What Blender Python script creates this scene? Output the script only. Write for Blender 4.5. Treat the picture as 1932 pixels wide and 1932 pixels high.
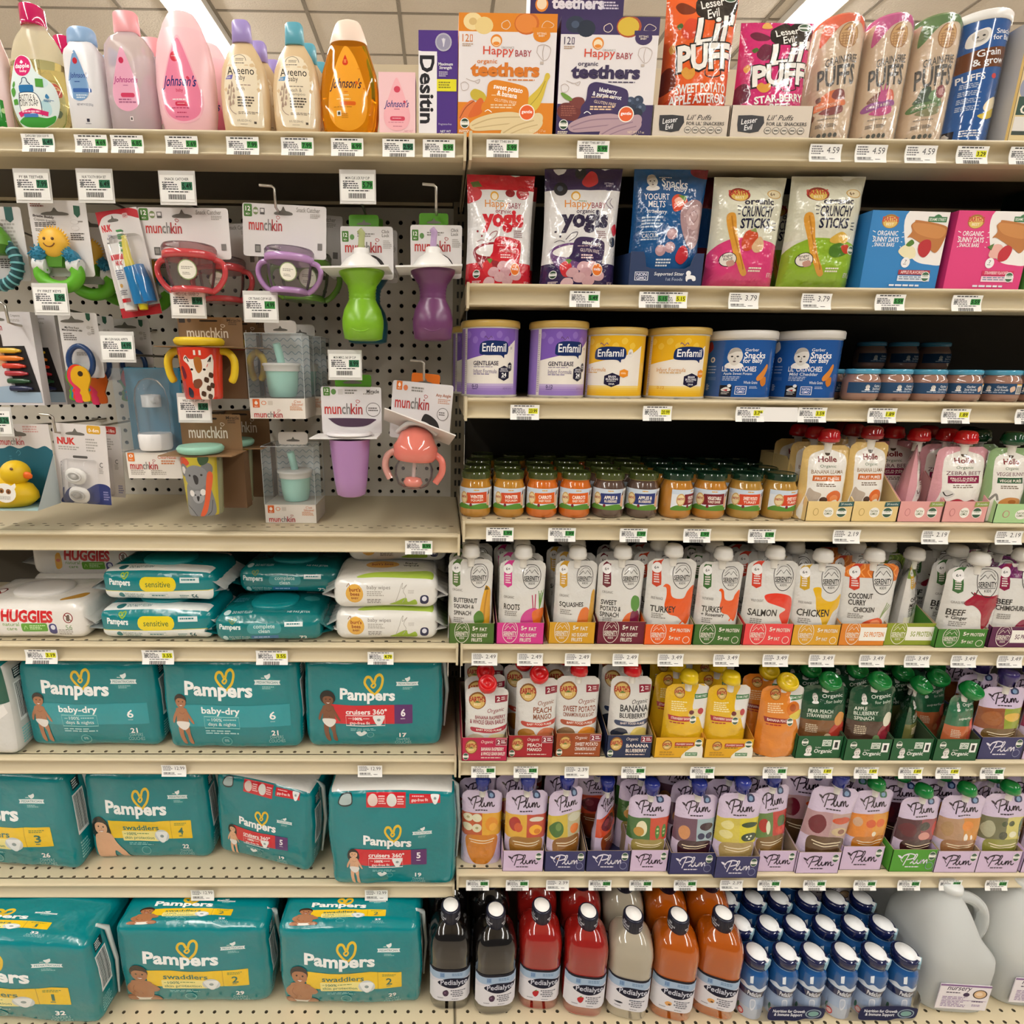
import bpy, math, random
from math import sin, cos, pi, sqrt
from mathutils import Vector, Matrix, noise
from mathutils.geometry import tessellate_polygon
random.seed(7)
for _o in list(bpy.data.objects): bpy.data.objects.remove(_o)
SC = bpy.context.scene
COL = SC.collection
# ------------------------------------------------------------------ camera
FPX, CX, CY, CZ = 1026.83, 842.7, 953.64, 1.35
CM = [[0.99992382, -0.00797871, 0.00941813], [0.00723515, -0.23933242, -0.97091073], [0.01000067, 0.9709049, -0.23925646]]
cam_d = bpy.data.cameras.new('camera'); cam = bpy.data.objects.new('camera', cam_d); COL.objects.link(cam)
cam_d.sensor_width = 36; cam_d.sensor_fit = 'HORIZONTAL'; cam_d.lens = 36*FPX/1932
cam_d.shift_x = (966-CX)/1932; cam_d.shift_y = (CY-966)/1932; cam_d.clip_start = .02
r0, r1, r2 = [Vector(r) for r in CM]
r2.normalize(); r0 = (r0-r2*r0.dot(r2)).normalized(); r1 = r2.cross(r0)
cam.matrix_world = Matrix(((r0.x, -r1.x, -r2.x, 0), (r0.y, -r1.y, -r2.y, 0), (r0.z, -r1.z, -r2.z, CZ), (0, 0, 0, 1)))
SC.camera = cam
# ------------------------------------------------------------------ world, exposure
w = bpy.data.worlds.new('store'); SC.world = w; w.use_nodes = True
w.node_tree.nodes['Background'].inputs[0].default_value = (1, .98, .95, 1)
w.node_tree.nodes['Background'].inputs[1].default_value = .10
SC.view_settings.view_transform = 'Standard'; SC.view_settings.look = 'None'
SC.view_settings.gamma = 1; SC.view_settings.use_curve_mapping = False
SC.view_settings.exposure = -.1
CEIL = 3.65
LAMP_X, LAMP_E = (-5.6, -1.66, 2.36, 6.3), 38.0
# ------------------------------------------------------------------ survey helpers
def at(u, v, Y):
    d = r0*((u-CX)/FPX)+r1*((v-CY)/FPX)+r2; t = Y/d.y
    return d.x*t, CZ+d.z*t
def gx(u, z, Y):                       # world x seen at column u for a point at height z, depth Y
    k = (u-CX)/FPX; z -= CZ
    return (k*(r2.y*Y+r2.z*z)-(r0.y*Y+r0.z*z))/(r0.x-k*r2.x)
def span(l, r, top, z, Y):             # centre x, width, height of a thing standing at (z, Y)
    a, b = gx(l, z, Y), gx(r, z, Y); return (a+b)/2, b-a, at((l+r)/2, top, Y)[1]-z
# ------------------------------------------------------------------ colours and materials
_cc = {}
def lin(h):
    if h not in _cc:
        s = h.lstrip('#'); s = ''.join(c*2 for c in s) if len(s) == 3 else s
        _cc[h] = tuple((lambda c: c/12.92 if c <= .04045 else ((c+.055)/1.055)**2.4)(int(s[i:i+2], 16)/255) for i in (0, 2, 4))+(1.0,)
    return _cc[h]
_mats = {}
KIND = {  # roughness, specular, bump strength, bump scale, metallic, coat
 'card': (.5, .4, .02, 300, 0, 0), 'paper': (.75, .25, 0, 1, 0, 0), 'film': (.16, .5, .25, 38, 0, .6), 'wrap': (.22, .5, .18, 28, 0, .35),
 'plastic': (.28, .5, 0, 1, 0, 0), 'gloss': (.1, .5, 0, 1, 0, .4), 'steel': (.42, .45, .03, 500, 0, 0), 'wire': (.3, .5, 0, 1, .9, 0),
 'rubber': (.45, .4, .04, 120, 0, 0), 'jar': (.12, .5, 0, 1, 0, 1), 'tile': (.9, .15, .35, 90, 0, 0), 'board': (.6, .3, .05, 400, 0, 0)}
def mat(k):
    if k in _mats: return _mats[k]
    m = bpy.data.materials.new(k); m.use_nodes = True; _mats[k] = m
    nt = m.node_tree; N = nt.nodes; L = nt.links; b = N['Principled BSDF']; out = N['Material Output']
    a = N.new('ShaderNodeAttribute'); a.attribute_name = 'Col'
    L.new(a.outputs['Color'], b.inputs['Base Color'])
    if k in KIND:
        r, s, bs, sc, me, co = KIND[k]
        b.inputs['Roughness'].default_value = r; b.inputs['Specular IOR Level'].default_value = s
        b.inputs['Metallic'].default_value = me; b.inputs['Coat Weight'].default_value = co; b.inputs['Coat Roughness'].default_value = .06
        if bs:
            tc = N.new('ShaderNodeTexCoord'); n = N.new('ShaderNodeTexNoise'); n.inputs['Scale'].default_value = sc; n.inputs['Detail'].default_value = 3
            bu = N.new('ShaderNodeBump'); bu.inputs['Strength'].default_value = bs; bu.inputs['Distance'].default_value = .02 if sc < 100 else .002
            L.new(tc.outputs['Object'], n.inputs['Vector']); L.new(n.outputs['Fac'], bu.inputs['Height']); L.new(bu.outputs['Normal'], b.inputs['Normal'])
    elif k == 'lamp':
        b.inputs['Emission Strength'].default_value = LAMP_E; b.inputs['Emission Color'].default_value = (1, .965, .91, 1)
    elif k in ('liquid', 'frost', 'oil'):
        b.inputs['Roughness'].default_value = .35 if k == 'frost' else .04
        b.inputs['Transmission Weight'].default_value=.9 if k == 'liquid' else .6 if k == 'oil' else .4;b.inputs['IOR'].default_value=1.3 if k == 'liquid' else 1.12
    elif k == 'clear':                 # thin clear plastic sheet, tinted by Col
        t = N.new('ShaderNodeBsdfTransparent'); g = N.new('ShaderNodeBsdfGlossy'); g.inputs['Roughness'].default_value = .06
        fr = N.new('ShaderNodeLayerWeight'); fr.inputs['Blend'].default_value = .12
        mx=N.new('ShaderNodeMixShader');ga=N.new('ShaderNodeGamma');ga.inputs['Gamma'].default_value=.08;L.new(a.outputs['Color'],ga.inputs['Color']);L.new(ga.outputs[0],t.inputs['Color'])
        L.new(fr.outputs['Fresnel'],mx.inputs[0]);L.new(t.outputs[0],mx.inputs[1]);L.new(g.outputs[0],mx.inputs[2]);df=N.new('ShaderNodeBsdfDiffuse');L.new(a.outputs['Color'],df.inputs['Color']);m2=N.new('ShaderNodeMixShader');m2.inputs[0].default_value=.07;L.new(mx.outputs[0],m2.inputs[1]);L.new(df.outputs[0],m2.inputs[2]);L.new(m2.outputs[0],out.inputs['Surface'])
    return m
# ------------------------------------------------------------------ mesh builder
class MB:
    def __init__(s): s.v = []; s.f = []; s.c = []; s.s = []; s.m = []; s.n = []
    def add(s, vs, fs, col, smooth=False, m=0, nr=None):
        o = len(s.v); s.v += [tuple(p) for p in vs]; c = lin(col); s.n += [tuple(n) for n in nr] if nr else [(0, 0, 0)]*len(vs)
        for f in fs: s.f.append([i+o for i in f]); s.c.append(c); s.s.append(smooth); s.m.append(m)
        return s
    def box(s, x0, x1, y0, y1, z0, z1, col, sides=None, m=0):
        vs = [(x, y, z) for z in (z0, z1) for y in (y0, y1) for x in (x0, x1)]
        fc = {'d': (0, 2, 3, 1), 'u': (4, 5, 7, 6), 'f': (0, 1, 5, 4), 'b': (2, 6, 7, 3), 'l': (0, 4, 6, 2), 'r': (1, 3, 7, 5)}
        for k, f in fc.items(): s.add([vs[i] for i in f], [(0, 1, 2, 3)], (sides or {}).get(k, col), m=m)
        return s
    def loft(s, rings, col, caps=(1, 1), smooth=True, m=0, cols=None):
        n = len(rings[0]); vs = [p for r in rings for p in r]
        for i in range(len(rings)-1):
            fs = [(i*n+j, i*n+(j+1) % n, (i+1)*n+(j+1) % n, (i+1)*n+j) for j in range(n)]
            if cols: s.add([vs[k] for k in range(i*n, (i+2)*n)], [tuple(k-i*n for k in f) for f in fs], cols[i], smooth, m)
            elif i == 0: allf = list(fs)
            else: allf += fs
        if not cols: s.add(vs, allf, col, smooth, m)
        if caps[0]: s.add(rings[0], [tuple(range(n))[::-1]], cols[0] if cols else col, False, m)
        if caps[1]: s.add(rings[-1], [tuple(range(n))], cols[-1] if cols else col, False, m)
        return s
    def lathe(s, prof, col, n=28, caps=(1, 1), cx=0, cy=0, m=0, cols=None, z0=0):
        return s.loft([[(cx+r*cos(2*pi*j/n), cy+r*sin(2*pi*j/n), z0+z) for j in range(n)] for r, z in prof], col, caps, True, m, cols)
    def sup(s, prof, col, e=2.5, n=40, caps=(1, 1), m=0, cols=None):     # z, half width, half depth[, y shift]
        def ring(z, a, b, dy=0):
            R = []
            for j in range(n):
                t = 2*pi*j/n; c, q = cos(t), sin(t)
                R.append((a*math.copysign(abs(c)**(2/e), c), dy+b*math.copysign(abs(q)**(2/e), q), z))
            return R
        return s.loft([ring(*p) for p in prof], col, caps, True, m, cols)
    def tube(s, path, r, col, n=8, m=0, closed=False):
        P = [Vector(p) for p in path]; rings = []; k = len(P); up = None
        for i in range(k):
            t = (P[(i+1) % k]-P[i-1]) if closed else (P[min(i+1, k-1)]-P[max(i-1, 0)]); t.normalize()
            if up is None: up = Vector((0, 0, 1)) if abs(t.z) < .9 else Vector((0, 1, 0))
            a = t.cross(up).normalized(); b = a.cross(t).normalized(); up = b
            rr = r[i] if isinstance(r, (list, tuple)) else r
            rings.append([P[i]+a*rr*cos(2*pi*j/n)+b*rr*sin(2*pi*j/n) for j in range(n)])
        if closed: rings.append(rings[0])
        return s.loft(rings, col, (not closed, not closed), True, m)
    def grid(s, fn, nu, nv, col, flip=False, smooth=True, m=0):
        vs = [fn(i/nu, j/nv) for j in range(nv+1) for i in range(nu+1)]; k = nu+1
        fs = [t for j in range(nv) for i in range(nu) for t in ((j*k+i, j*k+i+1, (j+1)*k+i+1), (j*k+i, (j+1)*k+i+1, (j+1)*k+i))]
        return s.add(vs, [f[::-1] for f in fs] if flip else fs, col if isinstance(col, str) else '#fff', smooth, m)
    def build(s, name, mats, parent=None, loc=None, rot=None):
        me = bpy.data.meshes.new(name); me.from_pydata(s.v, [], s.f)
        mats = (mats,) if isinstance(mats, str) else mats
        for k in mats: me.materials.append(mat(k))
        me.polygons.foreach_set('use_smooth', s.s); me.polygons.foreach_set('material_index', s.m)
        ca = me.color_attributes.new('Col', 'FLOAT_COLOR', 'CORNER'); buf = []
        for f, c in zip(s.f, s.c): buf.extend(c*len(f))
        ca.data.foreach_set('color', buf); me.update()
        if any(n != (0, 0, 0) for n in s.n): me.normals_split_custom_set_from_vertices(s.n)
        o = bpy.data.objects.new(name, me); COL.objects.link(o)
        if parent: o.parent = parent
        if loc: o.location = loc
        if rot: o.rotation_euler = rot
        return o
# ------------------------------------------------------------------ things
def tag(o, label=None, cat=None, group=None, kind=None):
    for k, x in (('label', label), ('category', cat), ('group', group), ('kind', kind)):
        if x: o[k] = x
    return o
def thing(name, label, cat, loc=(0, 0, 0), rot=(0, 0, 0), group=None):
    o = bpy.data.objects.new(name, None); COL.objects.link(o); o.empty_display_size = .02
    o.location = loc; o.rotation_euler = rot; return tag(o, label, cat, group)
def dup(o, loc, rot=None, label=None, group=None, parent=None):
    c = o.copy(); COL.objects.link(c)
    if parent: c.parent = parent
    else:
        c.location = loc
        if rot is not None: c.rotation_euler = rot
        if label: c['label'] = label
        if group: c['group'] = group
    for ch in list(o.children): dup(ch, None, parent=c)
    return c
# ------------------------------------------------------------------ printed artwork laid on a surface
_tm = {}
def tmesh(t, bold):
    k = (t, bold)
    if k not in _tm:
        cu = bpy.data.curves.new('t', 'FONT'); cu.body = t; cu.align_x = 'CENTER'; cu.offset = bold; cu.resolution_u = 2; cu.space_line = .85
        ob = bpy.data.objects.new('t', cu); me = bpy.data.meshes.new_from_object(ob)
        vs = [(p.co.x, p.co.y) for p in me.vertices]; fs = [tuple(p.vertices) for p in me.polygons]
        bpy.data.objects.remove(ob); bpy.data.curves.remove(cu); bpy.data.meshes.remove(me)
        xs = [p[0] for p in vs] or [0, 1]; ys = [p[1] for p in vs] or [0, 1]
        bb = (min(xs), min(ys), max(max(xs)-min(xs), .01), max(max(ys)-min(ys), .01))
        _tm[k] = ([((x-bb[0])/bb[2]-.5, (y-bb[1])/bb[3]-.5) for x, y in vs], fs)
    return _tm[k]
def smooth(pts, closed=True, n=6):
    P = pts; k = len(P); out = []
    for i in range(k if closed else k-1):
        p0, p1, p2, p3 = (P[(i-1) % k], P[i], P[(i+1) % k], P[(i+2) % k]) if closed else (P[max(i-1, 0)], P[i], P[i+1], P[min(i+2, k-1)])
        for j in range(n):
            t = j/n; out.append(tuple(.5*(2*b+(c-a)*t+(2*a-5*b+4*c-d)*t*t+(3*b-a-3*c+d)*t**3) for a, b, c, d in zip(p0, p1, p2, p3)))
    if not closed: out.append(P[-1])
    return out
def ell(cx, cy, rx, ry, n=20, a0=0, a1=2*pi):
    return [(cx+rx*cos(a0+(a1-a0)*i/n), cy+ry*sin(a0+(a1-a0)*i/n)) for i in range(n+(abs(a1-a0) < 6.2))]
def ribbon(P, wd, closed):
    k = len(P); vs = []
    for i in range(k):
        a = P[(i-1) % k] if closed or i else P[0]; b = P[(i+1) % k] if closed or i < k-1 else P[-1]
        dx, dy = b[0]-a[0], b[1]-a[1]; l = math.hypot(dx, dy) or 1
        vs += [(P[i][0]-dy/l*wd/2, P[i][1]+dx/l*wd/2), (P[i][0]+dy/l*wd/2, P[i][1]-dx/l*wd/2)]
    fs = [(2*i, 2*i+1, 2*i+3, 2*i+2) for i in range(k-1)]
    if closed: fs.append((2*k-2, 2*k-1, 1, 0))
    return vs, fs
def shape(op):                         # -> list of (verts2d, faces, colour) in the op's own drawing units, y down
    k = op[0]
    if k == 'r':
        _, x0, y0, x1, y1, c = op[:6]; r = op[6] if len(op) > 6 else 0
        if not r: return [([(x0, y1), (x1, y1), (x1, y0), (x0, y0)], [(0, 1, 2, 3)], c)]
        P = []
        for ax, ay, a in ((x1-r, y1-r, 0), (x0+r, y1-r, 90), (x0+r, y0+r, 180), (x1-r, y0+r, 270)):
            P += [(ax+r*cos(math.radians(a+t)), ay+r*sin(math.radians(a+t))) for t in (0, 30, 60, 90)]
        return [(P, [tuple(range(len(P)))], c)]
    if k == 'e': P = ell(*op[1:5]); return [(P, [tuple(range(len(P)))], op[5])]
    if k in 'po':
        P = smooth(op[1]) if k == 'o' else list(op[1])
        return [(P, [tuple(t) for t in tessellate_polygon([[Vector((x, y, 0)) for x, y in P]])], op[2])]
    if k in 'sq':
        cl = len(op) > 4 and op[4]; P = smooth(op[1], cl, 5) if k == 'q' else list(op[1])
        return [ribbon(P, op[2], cl)+(op[3],)]
    if k == 't':
        _,t,xc,yc,wd,ht,c=op[:7];bold=op[7]if len(op)> 7 else .012;rot=math.radians(op[8])if len(op)> 8 else 0;sh=op[9]if len(op)> 9 else 0
        vs, fs = tmesh(t, bold); P = []
        for x, y in vs:
            x, y = x*wd+y*ht*sh, -y*ht
            P.append((xc+x*cos(rot)+y*sin(rot), yc-x*sin(rot)+y*cos(rot)))
        return [(P, fs, c)]
    if k == 'l':                       # small print
        _, x0, y0, x1, y1, n, c = op; R = random.Random(int(x0*7+y0*3)); h = (y1-y0)/max(n, 1); V = []; Fs = []
        for i in range(n):
            x = x0; e = x1-(x1-x0)*R.random()*.35
            while x < e:
                wd = (x1-x0)*R.uniform(.08, .2); b = min(x+wd, e); o = len(V); y = y0+i*h
                V += [(x, y+h*.55), (b, y+h*.55), (b, y), (x, y)]; Fs.append((o, o+1, o+2, o+3)); x = b+(x1-x0)*.03
        return [(V, Fs, c)]
    if k == 'b':                       # barcode
        _, x0, y0, x1, y1, c = op; R = random.Random(int(x0)); V = []; Fs = []; x = x0
        while x < x1:
            wd=(x1-x0)*R.choice((.015,.03,.045));o=len(V);V +=[(x,y1),(x+wd,y1),(x+wd,y0),(x,y0)];Fs.append((o,o+1,o+2,o+3));x +=wd+(x1-x0)*R.choice((.015,.03))
        return [(V, Fs, c)]
    raise ValueError(k)
def clip(P, a, b, c):
    out = []; k = len(P); D = [a*x+b*y+c for x, y in P]
    for i in range(k):
        p, q, d, e = P[i], P[(i+1) % k], D[i], D[(i+1) % k]
        if d >= 0: out.append(p)
        if (d > 0 and e < 0) or (d < 0 and e > 0): t = d/(d-e); out.append((p[0]+(q[0]-p[0])*t, p[1]+(q[1]-p[1])*t))
    return out
def draw(mb, ops, surf, W, H, box=(0, 0, 1, 1), seg=None, m=0, off=.0003, flat=False, us=None, vs=None):
    """lay ops on surf(u, v, offset): u right and v up in metres from the panel's lower left; box = the panel's corners in drawing units.
    On curved surfaces every shape is cut along one common grid so that all layers follow the same facets."""
    l, t, r, b = box; sx = W/(r-l); sy = H/(b-t); lay = 0
    if seg:
        nu, nv = max(1, math.ceil(W/seg)), max(1, math.ceil(H/seg))
        us = us or [W*i/nu for i in range(nu+1)]; vs = vs or [H*j/nv for j in range(nv+1)]; nu, nv = len(us)-1, len(vs)-1
        A=[[Vector(surf(u,v,0))for v in vs]for u in us];B=[[(Vector(surf(u,v,.001))-A[i][j])*1000 for j,v in enumerate(vs)]for i,u in enumerate(us)]
        Nn = [[(A[min(i+1, nu)][j]-A[max(i-1, 0)][j]).cross(A[i][min(j+1, nv)]-A[i][max(j-1, 0)]).normalized() for j in range(nv+1)] for i in range(nu+1)]
        from bisect import bisect_right
    for op in ops:
        if op is None: continue
        for P, fs, c in shape(op):
            P = [((x-l)*sx, (b-y)*sy) for x, y in P]; o = off+lay*2e-5; lay += 1
            P = [(min(max(x, 0), W), min(max(y, 0), H)) for x, y in P]
            if not seg:
                mb.add([surf(x, y, o) for x, y in P], fs, c, False, m); continue
            V = []; F = []; NN = []
            for f in fs:
                Q = [P[i] for i in f]; x0 = min(p[0] for p in Q); x1 = max(p[0] for p in Q); y0 = min(p[1] for p in Q); y1 = max(p[1] for p in Q)
                if x1-x0 < 1e-7 or y1-y0 < 1e-7: continue
                i0=max(0,bisect_right(us,x0+1e-9)-1);i1=min(nu-1,bisect_right(us,x1-1e-9)-1);j0=max(0,bisect_right(vs,y0+1e-9)-1);j1=min(nv-1,bisect_right(vs,y1-1e-9)-1)
                for i in range(i0, i1+1):
                    Qi = Q
                    if i > i0: Qi = clip(Qi, 1, 0, -us[i])
                    if i < i1: Qi = clip(Qi, -1, 0, us[i+1])
                    if len(Qi) < 3: continue
                    for j in range(j0, j1+1):
                        Qj = Qi
                        if j > j0: Qj = clip(Qj, 0, 1, -vs[j])
                        if j < j1: Qj = clip(Qj, 0, -1, vs[j+1])
                        if len(Qj) < 3: continue
                        du, dv = us[i+1]-us[i], vs[j+1]-vs[j]; L = [((x-us[i])/du, (y-vs[j])/dv) for x, y in Qj]
                        for up in (0, 1):
                            T = clip(L, -1, 1, 0) if up else clip(L, 1, -1, 0)
                            if len(T) < 3: continue
                            ar = sum(T[k][0]*T[(k+1) % len(T)][1]-T[(k+1) % len(T)][0]*T[k][1] for k in range(len(T)))
                            if abs(ar) < 1e-9: continue
                            base = len(V)
                            for a, g in T:
                                # triangles (0,0)-(1,0)-(1,1) and (0,0)-(1,1)-(0,1)
                                ws = ((1-g, i, j), (g-a, i, j+1), (a, i+1, j+1)) if up else ((1-a, i, j), (a-g, i+1, j), (g, i+1, j+1))
                                p = Vector((0, 0, 0)); n = Vector((0, 0, 0))
                                for w8, ii, jj in ws: p += A[ii][jj]*w8+B[ii][jj]*(w8*o); n += Nn[ii][jj]*w8
                                V.append(p); NN.append(n)
                            F.append(tuple(range(base, len(V))) if ar > 0 else tuple(range(base, len(V)))[::-1])
            mb.add(V, F, c, not flat, m, NN)
def front(W, y=0, z0=0):               # flat panel facing -Y
    return lambda u, v, o: (u-W/2, y-o, z0+v)
def cyl(R, W, z0=0):                   # wrap round a cylinder, centred on its front
    return lambda u, v, o: ((R+o)*sin((u-W/2)/R), -(R+o)*cos((u-W/2)/R), z0+v)
def interp(prof, z, k):
    for p, q in zip(prof, prof[1:]):
        if z <= q[0]: t = (z-p[0])/max(q[0]-p[0], 1e-9); return p[k]+(q[k]-p[k])*min(max(t, 0), 1)
    return prof[-1][k]
def supsurf(prof, e, W, z0=0):         # front of a super-ellipse loft
    def f(u, v, o):
        z = z0+v; a, b = interp(prof, z, 1), interp(prof, z, 2); x = u-W/2; q = min(abs(x)/a, .985)
        return (math.copysign(q*a, x), -b*(1-q**e)**(1/e)-o, z)
    return f
# ------------------------------------------------------------------ the store: floor, ceiling, lamps
YF, YB, XB = .876, 1.157, .034          # shelf front, back panel, joint between the two bays
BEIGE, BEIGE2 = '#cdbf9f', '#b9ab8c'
def struct(name, mb, k): return tag(mb.build(name, k), kind='structure')
mb = MB(); mb.add([(-9, -6, 0), (9, -6, 0), (9, 12, 0), (-9, 12, 0)], [(0, 1, 2, 3)], '#b8ad9c'); struct('floor', mb, 'plastic')
mb = MB(); mb.add([(-9, -6, CEIL), (-9, 14, CEIL), (9, 14, CEIL), (9, -6, CEIL)], [(0, 1, 2, 3)], '#cfc6ba')
for i in range(-14, 15):
    x = -.30+i*.61; mb.box(x-.012, x+.012, -6, 14, CEIL-.006, CEIL+.01, '#8d857a')
for j in range(-12, 28):
    y = 4.28+j*.49; mb.box(-9, 9, y-.008, y+.008, CEIL-.005, CEIL+.01, '#8d857a')
struct('ceiling', mb, 'tile')
place = ('farthest left', 'near the left bay', 'near the right bay', 'farthest right')
for x, p in zip(LAMP_X, place):
    t = thing('ceiling_light', 'long white strip light on the ceiling, %s' % p, 'light', (x, 3.5, CEIL-.1), group='ceiling strip lights')
    MB().box(-.13, .13, -9, 9, .045, .098, '#d8d4cc').build('housing', 'plastic', t)
    mb=MB();mb.loft([[(.1*cos(a),y,.045-.05*sin(a))for a in [pi*k/8 for k in range(9)]]for y in (-9,9)],'#ffffff',(1,1),True);mb.build('diffuser','lamp',t)
# ------------------------------------------------------------------ gondola shelving
LIP=[(.010,0),(-.002,.0),(-.0055,-.0015),(-.006,-.004),(-.003,-.0065),(.003,-.008),(.0075,-.012),(.0085,-.018),(.005,-.0235),(-.001,-.0272),(-.006,-.029),(-.006,-.0315),(-.003,-.032),(.012,-.032)]
def hole_row_deck(mb, x0, x1, yf, yb, z, rows, rw, rl, pitch=.0254, stag=True):
    """deck top with real rectangular/round holes in the rows given (y of row)"""
    y = yf
    for k, ry in enumerate(rows):
        a, b = ry-rl/2, ry+rl/2
        mb.add([(x0, y, z), (x1, y, z), (x1, a, z), (x0, a, z)], [(0, 1, 2, 3)], BEIGE)
        n = int((x1-x0)/pitch); s = (x1-x0-n*pitch)/2+(pitch/2 if stag and k % 2 else 0); xa = x0
        for i in range(n+1):
            c = x0+s+(i)*pitch
            if c+rw > x1: break
            mb.add([(xa, a, z), (c-rw/2, a, z), (c-rw/2, b, z), (xa, b, z)], [(0, 1, 2, 3)], BEIGE); xa = c+rw/2
            R = ell(c, ry, rw/2, rl/2, 10); E4 = [(c-rw/2, a), (c+rw/2, a), (c+rw/2, b), (c-rw/2, b)]
            for q, (ex, ey) in enumerate(((c+rw/2, b), (c-rw/2, b), (c-rw/2, a), (c+rw/2, a))):
                arc = ell(c, ry, rw/2, rl/2, 3, q*pi/2, (q+1)*pi/2)
                P = [(ex, ey)]+arc; mb.add([(px, py, z) for px, py in P], [tuple(range(len(P)))[::-1] if q % 2 > 5 else tuple(range(len(P)))], BEIGE)
            mb.add([(px, py, zz) for zz in (z-.012, z) for px, py in R], [(i2, (i2+1) % 10, 10+(i2+1) % 10, 10+i2) for i2 in range(10)], '#6f6653')
        mb.add([(xa, a, z), (x1, a, z), (x1, b, z), (xa, b, z)], [(0, 1, 2, 3)], BEIGE); y = b
    mb.add([(x0, y, z), (x1, y, z), (x1, yb, z), (x0, yb, z)], [(0, 1, 2, 3)], BEIGE)
def shelf(x0, x1, z, label, rows=(), rw=.0065, rl=.005, yf=YF, lip=True, drop=.03):
    t = thing('metal_shelf', label, 'shelf', (0, 0, z))
    mb = MB(); hole_row_deck(mb, x0, x1, yf+.008, YB-.0006, 0, rows, rw, rl)
    d = .07                              # folded front flange, then the recessed underside
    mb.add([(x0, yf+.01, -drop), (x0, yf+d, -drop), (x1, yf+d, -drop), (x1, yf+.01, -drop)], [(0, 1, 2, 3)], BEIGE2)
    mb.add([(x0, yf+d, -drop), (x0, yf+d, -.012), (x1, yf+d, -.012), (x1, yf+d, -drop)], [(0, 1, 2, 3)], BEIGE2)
    mb.add([(x0, yf+d, -.012), (x0, YB-.0006, -.012), (x1, YB-.0006, -.012), (x1, yf+d, -.012)], [(0, 1, 2, 3)], '#3d362b')  # dark colour paints in the shade of the recess under the deck
    for x in (x0, x1): mb.box(x-.001, x+.001, yf+.01, YB-.004, -drop, 0, BEIGE2)
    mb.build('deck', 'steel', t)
    if lip:
        mb = MB(); vs = [(x, yf+y, zz) for x in (x0, x1) for y, zz in LIP]; n = len(LIP)
        mb.add(vs, [(i, i+1, n+i+1, n+i) for i in range(n-1)], BEIGE, True); mb.build('price_channel', 'steel', t)
    for x, s in ((x0, 1), (x1, -1)):
        mb = MB(); mb.box(min(x, x+s*.004), max(x, x+s*.004), yf-.007, yf+.03, -.036, .001, BEIGE); mb.build('end_cap', 'steel', t)
    return t
Z = dict(L1=1.677, L2=1.085, L3=.880, L4=.647, L5=.358, R1=1.678, R2=1.479, R3=1.310, R4=1.109, R5=.879, R6=.646, R7=.383, B=.12)
XL, XR = -1.19, XB+1.7
rows1 = (YF+.03, YF+.048)
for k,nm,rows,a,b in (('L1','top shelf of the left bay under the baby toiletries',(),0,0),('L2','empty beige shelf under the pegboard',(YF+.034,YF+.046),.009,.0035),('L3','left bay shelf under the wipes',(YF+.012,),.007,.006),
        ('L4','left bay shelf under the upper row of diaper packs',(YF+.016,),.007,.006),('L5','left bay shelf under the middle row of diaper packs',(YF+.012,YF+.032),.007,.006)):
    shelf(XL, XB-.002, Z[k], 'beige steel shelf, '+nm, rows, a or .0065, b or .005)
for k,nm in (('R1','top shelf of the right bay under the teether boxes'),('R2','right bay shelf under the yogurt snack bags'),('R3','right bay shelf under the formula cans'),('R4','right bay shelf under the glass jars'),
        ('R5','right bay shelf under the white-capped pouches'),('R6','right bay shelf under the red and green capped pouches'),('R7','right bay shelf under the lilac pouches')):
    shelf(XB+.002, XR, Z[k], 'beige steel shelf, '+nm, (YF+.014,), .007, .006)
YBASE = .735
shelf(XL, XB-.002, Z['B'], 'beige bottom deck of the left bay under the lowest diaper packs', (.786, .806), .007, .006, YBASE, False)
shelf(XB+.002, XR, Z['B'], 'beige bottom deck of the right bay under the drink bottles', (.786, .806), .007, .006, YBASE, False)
for x0, x1, s in ((XL, XB-.002, 'left'), (XB+.002, XR, 'right')):
    tag(MB().box(x0, x1, YBASE+.012, YBASE+.02, 0, .088, '#4a4238').build('kick_plate', 'steel'), 'dark kick plate below the %s bottom deck' % s, 'kick plate')
# back panels: real pegboard holes on the left, plain dark board behind the right bay
def pegboard(x0, x1, z0, z1, xo, zo, col):
    mb = MB(); p = .0254; r = .0042
    i0, i1 = math.ceil((x0-xo)/p+.5), math.floor((x1-xo)/p-.5); j0, j1 = math.ceil((z0-zo)/p+.5), math.floor((z1-zo)/p-.5)
    xa, xb, za, zb = xo+(i0-.5)*p, xo+(i1+.5)*p, zo+(j0-.5)*p, zo+(j1+.5)*p
    for a, b, c, d in ((x0, x1, z0, za), (x0, x1, zb, z1), (x0, xa, za, zb), (xb, x1, za, zb)):
        mb.add([(a, 0, c), (b, 0, c), (b, 0, d), (a, 0, d)], [(0, 1, 2, 3)], col)
    for i in range(i0, i1+1):
        for j in range(j0, j1+1):
            cx, cz = xo+i*p, zo+j*p; h = p/2
            C = [(cx+h, cz-h), (cx+h, cz+h), (cx-h, cz+h), (cx-h, cz-h)]; R = [(cx+r*cos(pi/4*k-pi/4), cz+r*sin(pi/4*k-pi/4)) for k in range(8)]
            vs = [(x, 0, z) for x, z in C+R]+[(x, .006, z) for x, z in R]
            fs = []
            for k in range(4):
                fs += [(k, (k+1) % 4, 4+(2*k+2) % 8, 4+2*k+1), (k, 4+2*k+1, 4+2*k)]
            mb.add(vs, fs, col); mb.add(vs, [(4+k, 4+(k+1) % 8, 12+(k+1) % 8, 12+k) for k in range(8)], '#5b564e')
    mb.box(x0, x1, .03, .034, z0, z1+.02, '#1c1a17')
    return mb
xo, zo = at(855.1, 394.3, YB)
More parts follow.
